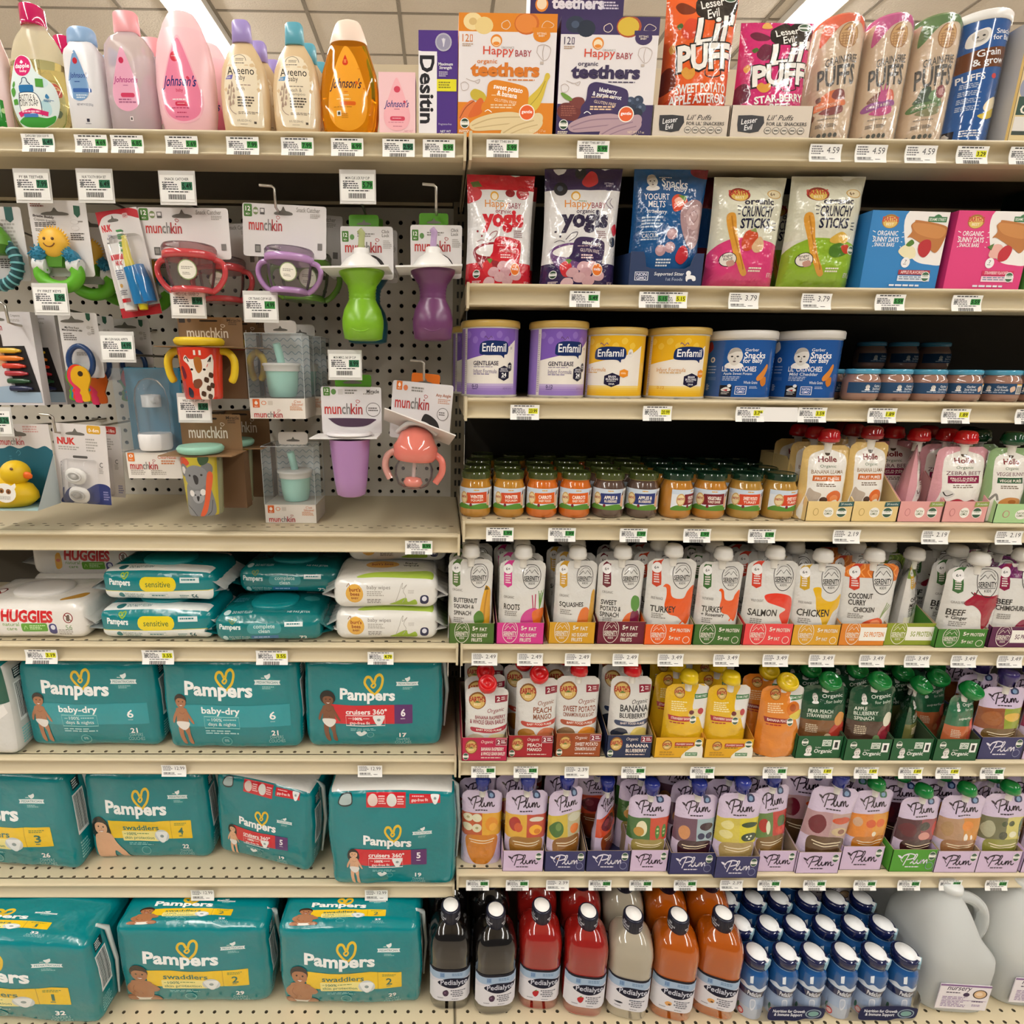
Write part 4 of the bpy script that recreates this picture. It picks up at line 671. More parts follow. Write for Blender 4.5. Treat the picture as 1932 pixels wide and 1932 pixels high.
def bars(c, fruit, band, flav):   # the cartoon face of the carton is left plain
    return [('r',0,0,480,450,c),('o',[(225,0),(480,-60),(600,60),(520,280),(400,300),(300,270),(230,170)],'#f0ece8'),('e',118,60,52,40,'#a8742c'),('e',118,64,44,33,'#dcbc62'),('t',"EARTH'S",118,48,100,30,'#c8413a',.03),('t','BEST',118,76,46,15,'#f6ecd0',.01),('t','ORGANIC',115,127,128,28,'#f3f3f3',.012),('t','SUNNY DAYS',110,162,160,30,'#f3f3f3',.016),('t','SNACK BARS',106,192,124,22,'#f3f3f3',.012)]+[('s',[(20+i*4,115+i*30),(38,122+i*26)],4,'#f3f3f3')for i in range(4)]+[('s',[(205,122+i*26),(222-i*4,115+i*30)],4,'#f3f3f3')for i in range(4)]+[
      ('r',350,28,465,58,'#3f7a4a'),('t','SESAME STREET',407,43,104,16,'#eef4ea',.01),('o',[(385,28),(407,14),(430,28)],'#3f7a4a'),('o',[(250,80),(268,60),(290,50),(470,80),(478,140),(440,230),(380,205),(270,150),(240,150),(262,115)],'#b9763a'),('o',[(268,66),(460,90),(440,150),(300,125)],'#c98848')]+fruit+[('e',258,292,28,30,'#f0eeee'),('t','7',258,286,12,18,'#333',.01),('l',244,300,272,306,1,'#666'),('r',225,335,425,362,band),('t',flav,315,348,150,18,'#f0e0e0',.008),('r',225,368,430,400,'#d9e2ee' if c == '#2b7fc0' else '#f3d0dc'),('l',235,372,410,396,2,'#7a8aa0'),('e',400,372,28,30,'#e8e8e4'),('e',400,372,24,26,'#3f6a4a'),('r',374,362,426,382,'#e8e8e4'),('t','USDA',400,367,34,10,'#3f6a4a',.01),('l',180,420,420,440,1,'#e0e8f0')]
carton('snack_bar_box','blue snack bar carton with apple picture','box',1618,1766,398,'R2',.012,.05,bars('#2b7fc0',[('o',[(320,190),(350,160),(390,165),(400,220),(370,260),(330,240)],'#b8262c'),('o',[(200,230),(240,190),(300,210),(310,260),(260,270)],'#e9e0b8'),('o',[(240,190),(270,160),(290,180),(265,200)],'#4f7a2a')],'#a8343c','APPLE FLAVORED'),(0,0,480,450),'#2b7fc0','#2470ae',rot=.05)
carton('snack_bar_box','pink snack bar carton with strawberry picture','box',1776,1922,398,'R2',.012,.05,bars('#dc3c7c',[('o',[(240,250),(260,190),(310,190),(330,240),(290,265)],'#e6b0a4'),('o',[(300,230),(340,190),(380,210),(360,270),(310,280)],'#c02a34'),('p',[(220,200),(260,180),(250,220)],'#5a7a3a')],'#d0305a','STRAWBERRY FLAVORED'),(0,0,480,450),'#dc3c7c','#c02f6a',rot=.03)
carton('snack_bar_box','dark green snack bar carton at the right edge, behind the pink carton','box',1896,2050,335,'R2',.16,.05,[('r',0,0,480,450,'#1f3a2c'),('t','ORGANIC\nBAR\nBARS',130,190,180,200,'#b8c4b4',.02)],(0,0,480,450),'#1f3a2c')
carton('snack_bar_box','green snack bar carton cut by the right edge beside the pink carton','box',1930,2080,400,'R2',.012,.05,bars('#4a8a3a',[('o',[(320,190),(350,160),(390,165),(400,220),(370,260),(330,240)],'#7a2a2c')],'#3a5a2a','BERRY FLAVORED'),(0,0,480,450),'#4a8a3a')
# ------------------------------------------------------------------ right bay, third shelf: formula cans, canisters, jars
def enfamil(c, hexc, tx, gent, n, dx=0):
    a = [('r', 0, 0, 440, 520, '#efe9e0'), ('p', [(0, 0), (440, 0), (440, 85), (360, 150), (200, 200), (0, 250)], c)]
    a +=[('o',[(20+i*62,40+(i % 2)*40),(45+i*62,20+(i % 2)*40),(66+i*62,45+(i % 2)*40),(50+i*62,75+(i % 2)*40),(26+i*62,70+(i % 2)*40)],hexc)for i in range(6)]
    a += [('r', 0, 430+i*18, 440, 448+i*18, q) for i, q in enumerate(tx)]
    a +=[('q',[(180+dx,75),(185+dx,62),(200+dx,75),(208+dx,85),(216+dx,75),(228+dx,62),(236+dx,78)],5,'#6a4a7a'),('o',[(140+dx,175),(150+dx,118),(200+dx,96),(290+dx,96),(350+dx,105),(368+dx,150),(360+dx,195),(335+dx,205),(330+dx,230),(300+dx,208),(200+dx,208),(150+dx,200)],'#1d2f62'),('t','Enfamil',255+dx,148,185,66,'#f1f3f6',.014),('e',400+dx,150,20,34,'#ddd'),('e',400+dx,150,17,30,'#efe9e0'),('t','#1',398+dx,150,18,26,'#5a4a6a',.0)]
    if gent:a +=[('t','GENTLEASE',190,270,195,34,'#2b2740',.016),('l',95,296,285,304,1,'#6a5a8a'),('t','Infant Formula',185,332,180,34,'#8a80a0',.0),('l',95,352,275,366,1,'#9a90b0'),('p',[(290,310),(335,288),(380,310),(380,385),(335,408),(290,385)],'#262438'),('t','REDUCES\nCRYING IN',335,322,68,30,'#e8e6ee',.004),('t','24',335,360,40,32,'#fff',.03),('l',312,380,358,388,1,'#ddd'),('p',[(370,275),(388,260),(406,275),(406,320),(388,335),(370,320)],'#262438'),('l',376,285,400,312,3,'#ddd'),('t','0-12',110,450,52,28,'#3a3260',.01),('l',85,470,138,478,1,'#3a3260'),('t','NET WT 12.4 OZ',370,468,80,16,'#8a78a8',0)]
    else:a +=[('t','Infant Formula',130+dx,290,205,34,'#d99a4a',.0),('l',50+dx,312,230+dx,326,1,'#d9a860'),('p',[(225+dx,345),(280+dx,318),(335+dx,345),(335+dx,415),(280+dx,442),(225+dx,415)],'#241f3a'),('t','BRAIN\nBUILDING',280+dx,362,84,40,'#f0eef4',.014),('l',245+dx,388,315+dx,400,1,'#ccc'),('t','DHA',280+dx,415,40,16,'#eee',.01),('p',[(330+dx,300),(360+dx,285),(392+dx,300),(392+dx,345),(360+dx,360),(330+dx,345)],'#e8902a'),('l',340+dx,315,382+dx,332,2,'#fbe0b8'),('t','0-12',70+dx,445,54,26,'#d99a2a',.01)]
    return a+[('r', 0, 0, 26, 520, '#d9d2cc'), ('l', 3, 40, 20, 500, 30, '#9a90a0')]
PU = enfamil('#7d5bb5', '#8f70c2', ['#c4b2da', '#b39cd2', '#a48aca', '#9a7ec6', '#9a7ec6'], 1, 0); YE = ['#f0d27a', '#eec85a', '#ecbe3c', '#eab82c', '#eab624']
c1=can('formula_can','purple and white formula can with gold rim, first from the upright',868,985,602,'R3',.012,PU,(0,0,440,520),'#9a7ec6','#c9a95a',2.0,'purple formula cans')
dup(c1,(gx(1047,1.31,YF+.06),c1.location.y,Z['R3']),(0,0,.08),'purple and white formula can with gold rim, second from the upright','purple formula cans')
dup(c1, (c1.location.x-.013, c1.location.y+.115, Z['R3']), None, 'purple and white formula can hidden behind the first one', 'purple formula cans')
can('formula_can','yellow and white formula can, left one',1108,1230,616,'R3',.012,enfamil('#e9b522','#efc545',YE,0,0,-60),(0,0,440,520),'#e9b930','#c9a95a',2.0,'yellow formula cans')
can('formula_can','yellow and white formula can, right one beside the blue canister',1231,1352,616,'R3',.012,enfamil('#e9b522','#efc545',YE,0,0,60),(0,0,440,520),'#e9b930','#c9a95a',2.0,'yellow formula cans')
def crunch(fl, fl2):
    return [('r',0,0,440,410,'#24569c'),('o',[(0,20),(30,10),(45,60),(0,90)],fl2)]+babyface(200,122,130)+[('t','Gerber',300,70,86,22,'#e9eef4',.004),('t','Snacks',325,108,140,46,'#f2f4f8',.02),('t','for Baby',315,150,128,44,'#f2f4f8',.018,2),('t',"LIL' CRUNCHIES",236,205,210,38,'#f2f4f8',.012),('t',fl,230,242,175,22,'#e3ebf4',.008),('l',140,260,270,295,3,'#aebfdc'),('t','Whole Grains',316,302,90,20,'#e3ebf4',.004),('l',310,330,380,350,2,'#aebfdc'),('r',130,325,205,408,'#20202a'),('o',[(140,355),(170,338),(196,352),(192,366),(150,368)],'#e8e4e0'),('p',[(150,360),(180,352),(178,368)],'#b8262c'),('e',188,328,12,12,'#eee'),('l',142,375,196,395,2,'#c9c4c0'),('r',225,330,295,390,'#e8ecf4'),('r',229,334,291,386,'#24569c'),('t','NON\nGMO',260,360,48,40,'#eef',.014),('o',[(350,265),(385,220),(420,170),(430,200),(400,270),(360,290)],'#d98a3a'),('o',[(380,290),(420,260),(430,310),(400,330)],'#c97a2c'),('e',55,140,18,20,'#d8d4d0'),('e',55,140,10,11,'#4a6a9a')]+[('l',20,185+i*22,95,200+i*22,1,'#8aa4cc')for i in range(3)]+[('r',25,265,95,290,'#3a66a6'),('l',20,320,50,370,5,'#c8d4e4')]
can('snack_canister','short blue snack canister with white lid, left one',1349,1481,622,'R3',.01,crunch('Apple Sweet Potato','#8a2a34'),(0,0,440,410),'#24569c','#dcd9d4',2.0,'short blue canisters','#b9b6b0',.013)
can('snack_canister','short blue snack canister with white lid, right one with cheese puffs',1481,1605,622,'R3',.014,crunch('Mild Cheddar','#efe9e0'),(0,0,440,410),'#24569c','#dcd9d4',2.0,'short blue canisters','#b9b6b0',.013)
mj=[('r',0,0,400,100,'#2a4a6c')]+babyface(150,45,46)+[('t','Gerber\n2nd foods',235,45,90,48,'#dfe6ee',.01),('l',110,78,290,94,1,'#a8b8cc'),('o',[(290,40),(320,25),(330,60),(300,80)],'#d9b8a0'),('r',340,5,400,95,'#e6e2dc'),('b',345,25,395,90,'#222'),('r',340,5,400,16,'#e0a83a')]
x, W, H = sp(1650, 1712, 696, 'R3', .012); R = W/2*.98
for i,(u,rz,n)in enumerate(((1622,.1,'first, beside the canister'),(1682,.05,'second from the canister'),(1746,0,'third from the canister'),(1812,-.5,'fourth, with its barcode turned to view'),(1884,-.9,'fifth, barcode facing forward'),(1952,-.9,'sixth, at the frame edge'))):
    loc = (gx(u, 1.33, YF+.012+R), YF+.012+R, Z['R3'])
    lab = 'small meat puree jar with blue lid, %s' % n
    if i == 0: j0 = jar_thing('puree_jar', lab, R, H, '#a07868', '#4f9fc0', mj, (0, 0, 400, 100), loc, rz, 'blue lidded jars', lw=1.75, lab=(.24, .58))
    else: dup(j0, loc, (0, 0, rz), lab, 'blue lidded jars')
for row in range(1, 4):
    for i in range(7 if row < 3 else 4):
        dup(j0,(x-.045+i*.0585+row*.012-.02,YF+.012+R+row*.0565,Z['R3']),None,'blue-lidded puree jar standing in shade behind the front row','blue lidded jars in the shade')
for i in range(3):dup(j0,(x+.10+i*.062,YF+.012+R+3*.0565,Z['R3']+H+.0015),None,'blue-lidded puree jar stacked in shade on the rear jars','upper blue lidded jars')
# ------------------------------------------------------------------ pouches standing in shelf trays
def row(k,nm,lab,pl,pr,pt,tl,tr,tt,dy,art,box,col,cap,capc,trc=None,tart=None,tbox=None,tlab=None,rot=0,tilt=0,yaw=0,n=2,sd=0,rear=None,T=.034,capx=0,inner='#a58f73',back=.07,spout='#e9e6df',g=None,name='puree_pouch',wid=None,tray_rot=0,sc=1,roll=0):
    zb = .0012 if trc else .0004; yp = YF+dy+T/2+.004+(.028 if abs(yaw) > .3 else 0)
    x, W, H = span(pl, pr, pt, Z[k]+zb, yp-T/2)
    if wid: W = wid
    H -= .002; grp = nm
    p = pouch(name, lab, W, H, T, art, box, col, cap, capc, (x, yp, Z[k]+zb), (tilt, roll, yaw), sd, grp, None, sc, capx, spout, g)
    for i in range(n):
        s = random.Random(sd*10+i)
        dup(p,(x+s.uniform(-.009,.009)+(.008 if i % 2 else -.004),yp+.0455*(i+1),Z[k]+zb),(tilt+s.uniform(-.02,.06),s.uniform(-.05,.05),s.uniform(-.2,.2)),'%s, %s in line' % (rear if 'pouch' in rear else rear+' pouch',('second','third','fourth')[i]),grp)
    if trc: tray('display_tray', tlab, tl, tr, tt, k, dy, tart or [], tbox or (0, 0, 1, 1), trc, inner, .155, back, nm+' trays', rot=tray_rot)
    return p
def shield(x, y, w, c, bg=None):       # round mountain emblem
    h=w*1.25;o=[(x-w/2,y-h*.18),(x-w*.3,y-h*.45),(x,y-h*.5),(x+w*.3,y-h*.45),(x+w/2,y-h*.18),(x+w*.47,y+h*.2),(x+w*.25,y+h*.43),(x,y+h*.5),(x-w*.25,y+h*.43),(x-w*.47,y+h*.2)]
    return ([('o',o,bg)]if bg else [])+[('q',o,w*.035,c,True),('s',[(x-w*.38,y-h*.1),(x-w*.12,y-h*.28),(x,y-h*.16),(x+w*.15,y-h*.3),(x+w*.38,y-h*.1)],w*.035,c),('q',[(x-w*.35,y-h*.22),(x-w*.1,y-h*.4),(x+w*.2,y-h*.4),(x+w*.36,y-h*.22)],w*.02,c),('t','SERENITY',x,y+h*.06,w*.9,h*.2,c,.02),('t','KIDS',x,y+h*.28,w*.35,h*.09,c,.01),('s',[(x-w*.4,y+h*.19),(x+w*.4,y+h*.19)],w*.025,c)]
def ser(b, c, lines, pic, tl, org='ORGANIC', pat=None, txt='#2a2624'):
    l, t, r, bt = b; w, h = r-l, bt-t; a = [('r', l, t, r, bt, '#d9d7d2')]
    if pat:a +=[('o',[(l-9,t-9),(r+9,t-9),(r+9,t+h*.2),(l+w*.5,t+h*.17),(l-9,t+h*.15)],pat[0])]+[('q',[(l+w*(.05+.12*i),t+h*.0),(l+w*(.11+.12*i),t+h*.05),(l+w*(.05+.12*i),t+h*.1),(l+w*(.11+.12*i),t+h*.16)],w*.02,pat[1])for i in range(8)]
    a +=pic+[('p',[(l+w*.09,t),(l+w*.26,t),(l+w*.26,t+h*.29),(l+w*.175,t+h*.32),(l+w*.09,t+h*.29)],c),('e',l+w*.175,t+h*.1,w*.1,w*.1,'#f2f0ee'),('t','6+',l+w*.175,t+h*.1,w*.09,h*.035,'#333',.01),('l',l+w*.12,t+h*.17,l+w*.24,t+h*.28,4,'#e8dcd8')]
    a += shield(l+w*.69, t+h*.19, w*.38, '#3a3836', '#dddbd6' if pat else None)
    if org: a.append(('t', org, l+w*.2, tl[0]-h*.055, w*.22, h*.03, '#77726c', .004))
    for s, x, y, wd, ht in lines: a.append(('t', s, x, y, wd, ht, txt, .018))
    return a+[('l', l+w*.12, tl[1], l+w*.4, tl[1]+h*.07, 3, '#8a8680')]
def sertray(c, fat, l2=None, pc=None, ec='#e9e4d8'):
    a = shield(85, 50, 92, ec, c if pc else None)
    if fat == 'p': return a+[('r', 130, 18, 300, 88, '#f0eee6'), ('t', '5G PROTEIN', 222, 55, 130, 26, pc or c, .02)]
    a += [('t', '5g', 172, 32, 36, 30, ec, .03), ('t', fat[0], 218+len(fat[0])*3, 33, 20+len(fat[0])*9, 20, ec, .02)]
    return a+([('t','NO SUGARY',202,66,105,20,ec,.02),('t','FRUITS',184,92,70,20,ec,.02)]if fat[0]== 'FAT' else [('t','5g',168,78,30,28,ec,.03),('t','FAT',208,80,34,18,ec,.02),('e',262,86,22,20,ec),('e',262,86,19,17,c)])
turkey=[('o',[(1395,322),(1412,305),(1440,320),(1458,385),(1530,395),(1558,350),(1605,322),(1612,420),(1600,500),(1570,560),(1540,545),(1500,510),(1440,490),(1408,440),(1420,375),(1415,330)],'#e0581c'),('q',[(1520,560),(1545,530),(1560,510)],8,'#e0581c'),('s',[(1555,500),(1570,560)],8,'#e0581c')]
SB = (50, 165, 335, 672); q5 = []
q5.append((844.8,928,1059,847,932,1176,.006,'#4a6a2a',ser(SB,'#4f6f35',[('BUTTERNUT',160,407,150,28),('SQUASH &',150,445,130,28),('SPINACH',141,485,110,28)],[('o',[(285,330),(295,320),(320,345),(322,420),(318,560),(270,600),(250,520),(262,420)],'#d9a02a'),('q',[(300,350),(285,450),(280,560)],10,'#b9801f'),('p',[(280,345),(296,318),(312,345)],'#6a5a2a'),('o',[(215,500),(245,470),(275,490),(280,540),(250,560),(220,545)],'#4f7f2c')],(372,515)),SB,'olive green','white pouch with yellow squash and spinach leaf',0,('FAT',)))
b = (372, 170, 665, 675)
q5.append((940,1026,1061,936,1025,1175,.006,'#d0398a',ser(b,'#d0408c',[('ROOTS',450,448,100,38)],[('o',[(510,520),(540,470),(600,455),(640,490),(640,560),(560,600),(515,570)],'#cf3f8e'),('s',[(588,460),(580,375)],7,'#b0305a'),('s',[(600,460),(602,370)],7,'#b0305a'),('o',[(585,480),(640,460),(665,480),(650,560),(610,590),(590,540)],'#e06a1f')]+[('s',[(630,465),(622+i*9,350+(i % 2)*15)],5,'#5f8f3a')for i in range(5)],(415,475)),b,'pink','white pouch with pink beet and carrot',0,('FAT',)))
b = (725, 178, 990, 672)
q5.append((1044,1122,1062,1034,1121,1174,.008,'#d09a22',ser(b,'#c9992c',[('SQUASHES',825,435,150,34)],[('o',[(865,545),(885,470),(920,450),(945,480),(945,560),(900,600)],'#d9702a'),('o',[(940,500),(955,370),(975,350),(985,400),(985,560),(940,600)],'#c9952a')],(408,465)),b,'mustard','white pouch with orange and yellow squashes',.03,('FAT',)))
b = (992, 170, 1288, 672)
q5.append((1123,1209,1061,1125,1215,1173,.008,'#6a1a30',ser(b,'#6a1f2c',[('SWEET',1062,420,96,30),('POTATO &',1076,458,126,30),('SPINACH',1070,495,116,30)],[('o',[(1150,560),(1180,490),(1230,475),(1265,490),(1270,560),(1200,600)],'#e0682a'),('o',[(1210,480),(1262,478),(1275,560),(1215,600)],'#7a1f44'),('o',[(1203,400),(1225,375),(1260,395),(1268,450),(1240,478),(1208,450)],'#4f8a34')],(385,515)),b,'maroon','white pouch with sweet potato and green leaf',0,('FAT',)))
b = (1300, 160, 1612, 682)
q5.append((1214,1305,1058,1214,1304,1178,.006,'#e8601c',ser(b,'#c9452a',[('TURKEY',1405,462,158,40)],turkey,(425,490),'FREE RANGE'),b,'orange','white pouch with large orange turkey silhouette',0,('PROTEIN',)))
b = (1628, 180, 1912, 682)
q5.append((1310,1393,1064,1306,1396,1178,.006,'#3f6a2a',ser(b,'#3f6a35',[('TURKEY',1718,462,128,38),('+ Rosemary',1725,500,140,30)],[(o[0],[(1750+(x-1395)*.68,335+(y-305)*.8)for x,y in o[1]])+o[2:]for o in turkey],(425,520),'PASTURE RAISED'),b,'dark green','white pouch with smaller orange turkey',0,('PROTEIN',)))
b = (65, 180, 402, 705)
q5.append((1399,1494,1062,1400,1491,1177,.006,'#e8484a',ser(b,'#d0402c',[('SALMON',178,500,180,46)],[('o',[(175,395),(200,380),(270,375),(350,395),(380,440),(375,540),(340,600),(310,560),(290,510),(330,480),(260,450),(200,430)],'#e0402c')],(450,540),'WILD CAUGHT'),b,'coral red','white pouch with red salmon silhouette',0,('PROTEIN',)))
b = (382, 205, 712, 705)
q5.append((1489,1583,1068,1491,1580,1179,.006,'#d9a02a',ser(b,'#c9a02c',[('CHICKEN',510,502,200,46)],[('o',[(490,350),(515,340),(545,350),(550,400),(600,430),(650,420),(690,390),(680,470),(640,500),(620,560),(590,600),(560,540),(520,480),(510,410),(498,380)],'#e0b01f')],(465,540),'FREE RANGE'),b,'mustard yellow','white pouch with yellow chicken silhouette',0,('PROTEIN',)))
b = (695, 195, 1058, 700)
q5.append((1579,1681,1067,1580,1666,1177,.006,'#d9822a',ser(b,'#c9402a',[('COCONUT',805,390,150,34),('CURRY',785,430,104,34),('CHICKEN',832,474,134,32)],[('o',[(830,580),(850,550),(930,525),(970,550),(960,600),(850,610)],'#d9542c'),('e',920,560,34,22,'#e88a5a')]+[('s',[(950,530),(985+i*14,430+i*8)],6,'#8aa06a')for i in range(3)],(372,500),None,('#d9742a','#f0a050')),b,'orange patterned','white pouch with orange patterned top and tomato',.0,'p'))
b = (1030, 185, 1255, 700)
q5.append((1676,1737,1064,1664,1757,1176,.008,'#8a9a2a',ser(b,'#d9b03a',[('CHICKEN',1115,420,110,28),('MEXICAN',1115,458,116,28),('STEW',1092,490,76,28)],[('o',[(1085,330),(1110,300),(1120,330),(1095,350)],'#d9a03a'),('r',1040,540,1200,700,'#e6e2c8')],(400,510),None,('#6a8a2c','#a9c04a')),b,'green patterned','narrow turned white pouch with green patterned top',.75,'p'))
b = (1372, 220, 1742, 735)
q5.append((1771,1877,1074,1762,1856,1187,.0,'#3f7a2a',ser(b,'#3f6a3a',[('BEEF',1445,508,104,42),('+ Ginger',1455,548,120,32)],[('o',[(1480,440),(1530,400),(1540,375),(1570,390),(1660,400),(1720,400),(1725,470),(1690,500),(1670,580),(1630,620),(1605,560),(1590,500),(1540,460),(1495,460)],'#9a1f34'),('q',[(1520,375),(1545,392),(1560,360)],7,'#5a3a34')],(470,570),'GRASS FED'),b,'green','white pouch with dark red cow silhouette',0,('PROTEIN',)))
b = (1675, 200, 2010, 735)
q5.append((1859,1951,1067,1862,1952,1183,.002,'#5a2148',ser(b,'#8a1f44',[('BEEF',1745,440,84,34),('CHIMICHURRI',1795,480,185,34)],[('o',[(1840,600),(1880,555),(1930,570),(1930,620),(1860,640)],'#8a2a48')]+[('e',1920+i % 2*25,430+i*22,20,14,'#4a6a34')for i in range(6)],(420,520),None,('#6a2158','#8a3a78')),b,'plum purple','white pouch with purple top at the right edge',0,'p'))
for i, (pl, pr, pt, tl, tr, tt, dy, c, art, b, cn, lab, yaw, fat) in enumerate(q5):
    row('R5','white capped pouches',lab+', standing in the %s tray' % cn,pl,pr,pt,tl,tr,tt,dy,art,b,'#d9d7d2','dome','#e3e1dc',c,sertray(c,fat,None,{'p':c}.get(fat)),(0,0,300,115),'%s display tray with round mountain emblem' % cn,yaw=yaw,n=2,sd=i+50,rear='white-capped pouch in the %s tray' % cn,wid=.078 if yaw > .4 else None,g=[(0,.75),(.15,1),(.5,.9),(.8,.5),(.92,.15),(.97,.02),(1,0)])
# ---------------------------------------------------------------- fourth shelf: animal pouches in pastel trays
def bar(s, x, y, w, h, c): return [('r', x-w/2, y-h/2, x+w/2, y+h/2, c), ('t', s, x, y, w*.86, h*.62, '#f6ece0', .016)]
def holle(b, edge, name, band, bc, pic, big=''):
    l, t, r, bt = b; w, h = r-l, bt-t; X = lambda f: l+w*f; Y = lambda f: t+h*f
    return [('r',l,t,r,bt,edge),('o',[(X(.1),Y(.3)),(X(.14),Y(.14)),(X(.3),Y(.08)),(X(.5),Y(.05)),(X(.7),Y(.08)),(X(.88),Y(.14)),(X(.93),Y(.3)),(X(.9),Y(.6)),(X(.93),Y(1)),(X(.08),Y(1)),(X(.11),Y(.6))],'#ece8e0'),
      ('e',X(.5),Y(.105),w*.06,w*.05,'#4a3a2a'),('t','Holle',X(.49),Y(.18),w*.4,h*.075,'#7a1f24',.03),('t','Organic',X(.5),Y(.275),w*.34,h*.05,'#4a6a4a',.004),('t',name,X(.5),Y(.345),w*.68,h*.05,'#8a6a44' if 'BAN' in name else '#6a3a4a',.006)]+bar(band,X(.5),Y(.43),w*.62,h*(.075 if '\n' not in band else .1),bc)+[('l',X(.28),Y(.5),X(.72),Y(.55),2,'#7a6a5a')]+pic(X,Y,w,h)
def llama(X,Y,w,h):return [('o',[(X(.12),Y(.62)),(X(.16),Y(.56)),(X(.24),Y(.6)),(X(.4),Y(.64)),(X(.36),Y(.72)),(X(.28),Y(.8)),(X(.1),Y(.8))],'#b9aa9a'),('e',X(.68),Y(.68),w*.17,h*.09,'#d9692a'),('e',X(.68),Y(.7),w*.1,h*.05,'#e88a4a'),('o',[(X(.62),Y(.74)),(X(.75),Y(.72)),(X(.8),Y(.8)),(X(.62),Y(.8))],'#efe6cf'),('e',X(.46),Y(.72),w*.08,h*.04,'#4a2f20')]
def zebra(X,Y,w,h):return [('o',[(X(.1),Y(.62)),(X(.2),Y(.57)),(X(.33),Y(.62)),(X(.28),Y(.67)),(X(.16),Y(.69))],'#d8d4d0'),('q',[(X(.14),Y(.6)),(X(.2),Y(.65)),(X(.3),Y(.62))],w*.02,'#2a2624'),('o',[(X(.22),Y(.75)),(X(.4),Y(.69)),(X(.56),Y(.73)),(X(.6),Y(.78)),(X(.3),Y(.82))],'#b02a3c'),('o',[(X(.5),Y(.76)),(X(.7),Y(.7)),(X(.86),Y(.76)),(X(.7),Y(.82))],'#8a4a4a')]
def bunny(X,Y,w,h):return [('q',[(X(.1),Y(.7)),(X(.2),Y(.62)),(X(.26),Y(.7))],w*.05,'#8a8680'),('o',[(X(.3),Y(.72)),(X(.5),Y(.66)),(X(.78),Y(.68)),(X(.85),Y(.76)),(X(.6),Y(.82)),(X(.35),Y(.8))],'#c98a4a'),('e',X(.6),Y(.72),w*.1,h*.03,'#a9682c')]
def usda(x,y,r):return [('e',x,y,r*1.1,r*1.1,'#f0eee6'),('e',x,y,r,r,'#3a5a44'),('r',x-r,y-r*.35,x+r,y+r*.35,'#f0eee6'),('t','USDA',x,y-r*.2,r*1.2,r*.35,'#3a5a44',.01)]
def htray(c,bx):return [('e',60,68,18,24,'#b99a5a' if 'e5' in c else '#c07a7a'),('e',60,68,14,20,c),('e',140,70,32,32,'#f2efe6'),('t','NON\nGMO',138,70,44,32,'#5a6a3a',.01)]+usda(222,70,30)+[('p',[(200,4),(292,0),(290,30),(196,34)],bx),('t','24 months',245,16,70,14,'#d8e0d8',.01)]
HB = (440, 175, 752, 668)
hr=[(1506,1594,840,1518,1604,946,.008,'#d9b873','BANANA LLAMA','FRUIT PURÉE','#c9682c',llama,'#e5c98a','#2f5a5a','#b8151f','cream and yellow llama pouch with red cap','pale yellow tray, left one',0,'#d9c08a'),
      (1591,1666,834,1604,1690,946,.008,'#d9b873','BANANA LLAMA','FRUIT PURÉE','#c9682c',llama,'#e5c98a','#2f5a5a','#8a1218','cream and yellow llama pouch leaning right','pale yellow tray, right one',.06,'#d9c08a'),
      (1694,1741,838,1691,1773,946,.008,'#dba0a8','ZEBRA BEET','FRUIT PURÉE &\nVEGGIE JUICE','#8a2348',zebra,'#e0a09c','#8a9a4a','#c8181f','pink zebra pouch turned sideways with red cap','pink tray, left one',.85,'#d9a0a0'),
      (1754,1854,843,1775,1857,946,.008,'#dba0a8','ZEBRA BEET','FRUIT PURÉE &\nVEGGIE JUICE','#8a2348',zebra,'#e0a09c','#8a9a4a','#c8181f','pink zebra pouch facing forward with tilted red cap','pink tray, right one',.05,'#d9a0a0'),
      (1853,1930,845,1872,1975,951,.004,'#8fae7a','VEGGIE BUNNY','VEGGIE PURÉE','#2f5a3a',bunny,'#a9cf94','#4a7a3a','#14472a','pale green bunny pouch with dark green cap','pale green tray',0,'#a9bf94')]
for i, (pl, pr, pt, tl, tr, tt, dy, edge, nm, band, bc, pic, tc, bx, cc, lab, tlb, yaw, inn) in enumerate(hr):
    row('R4','animal pouches',lab+', in the '+tlb,pl,pr,pt,tl,tr,tt,dy,holle(HB,edge,nm,band,bc,pic),HB,edge,'dome',cc,tc,htray(tc,bx),(0,0,290,130),tlb.replace(' tray',' display tray')+' of animal pouches',yaw=yaw,n=2,sd=i+90,rear='shaded pouch in the '+tlb.replace(',',' of animal pouches,'),inner=inn,wid=.085 if yaw > .5 else None,back=.1)
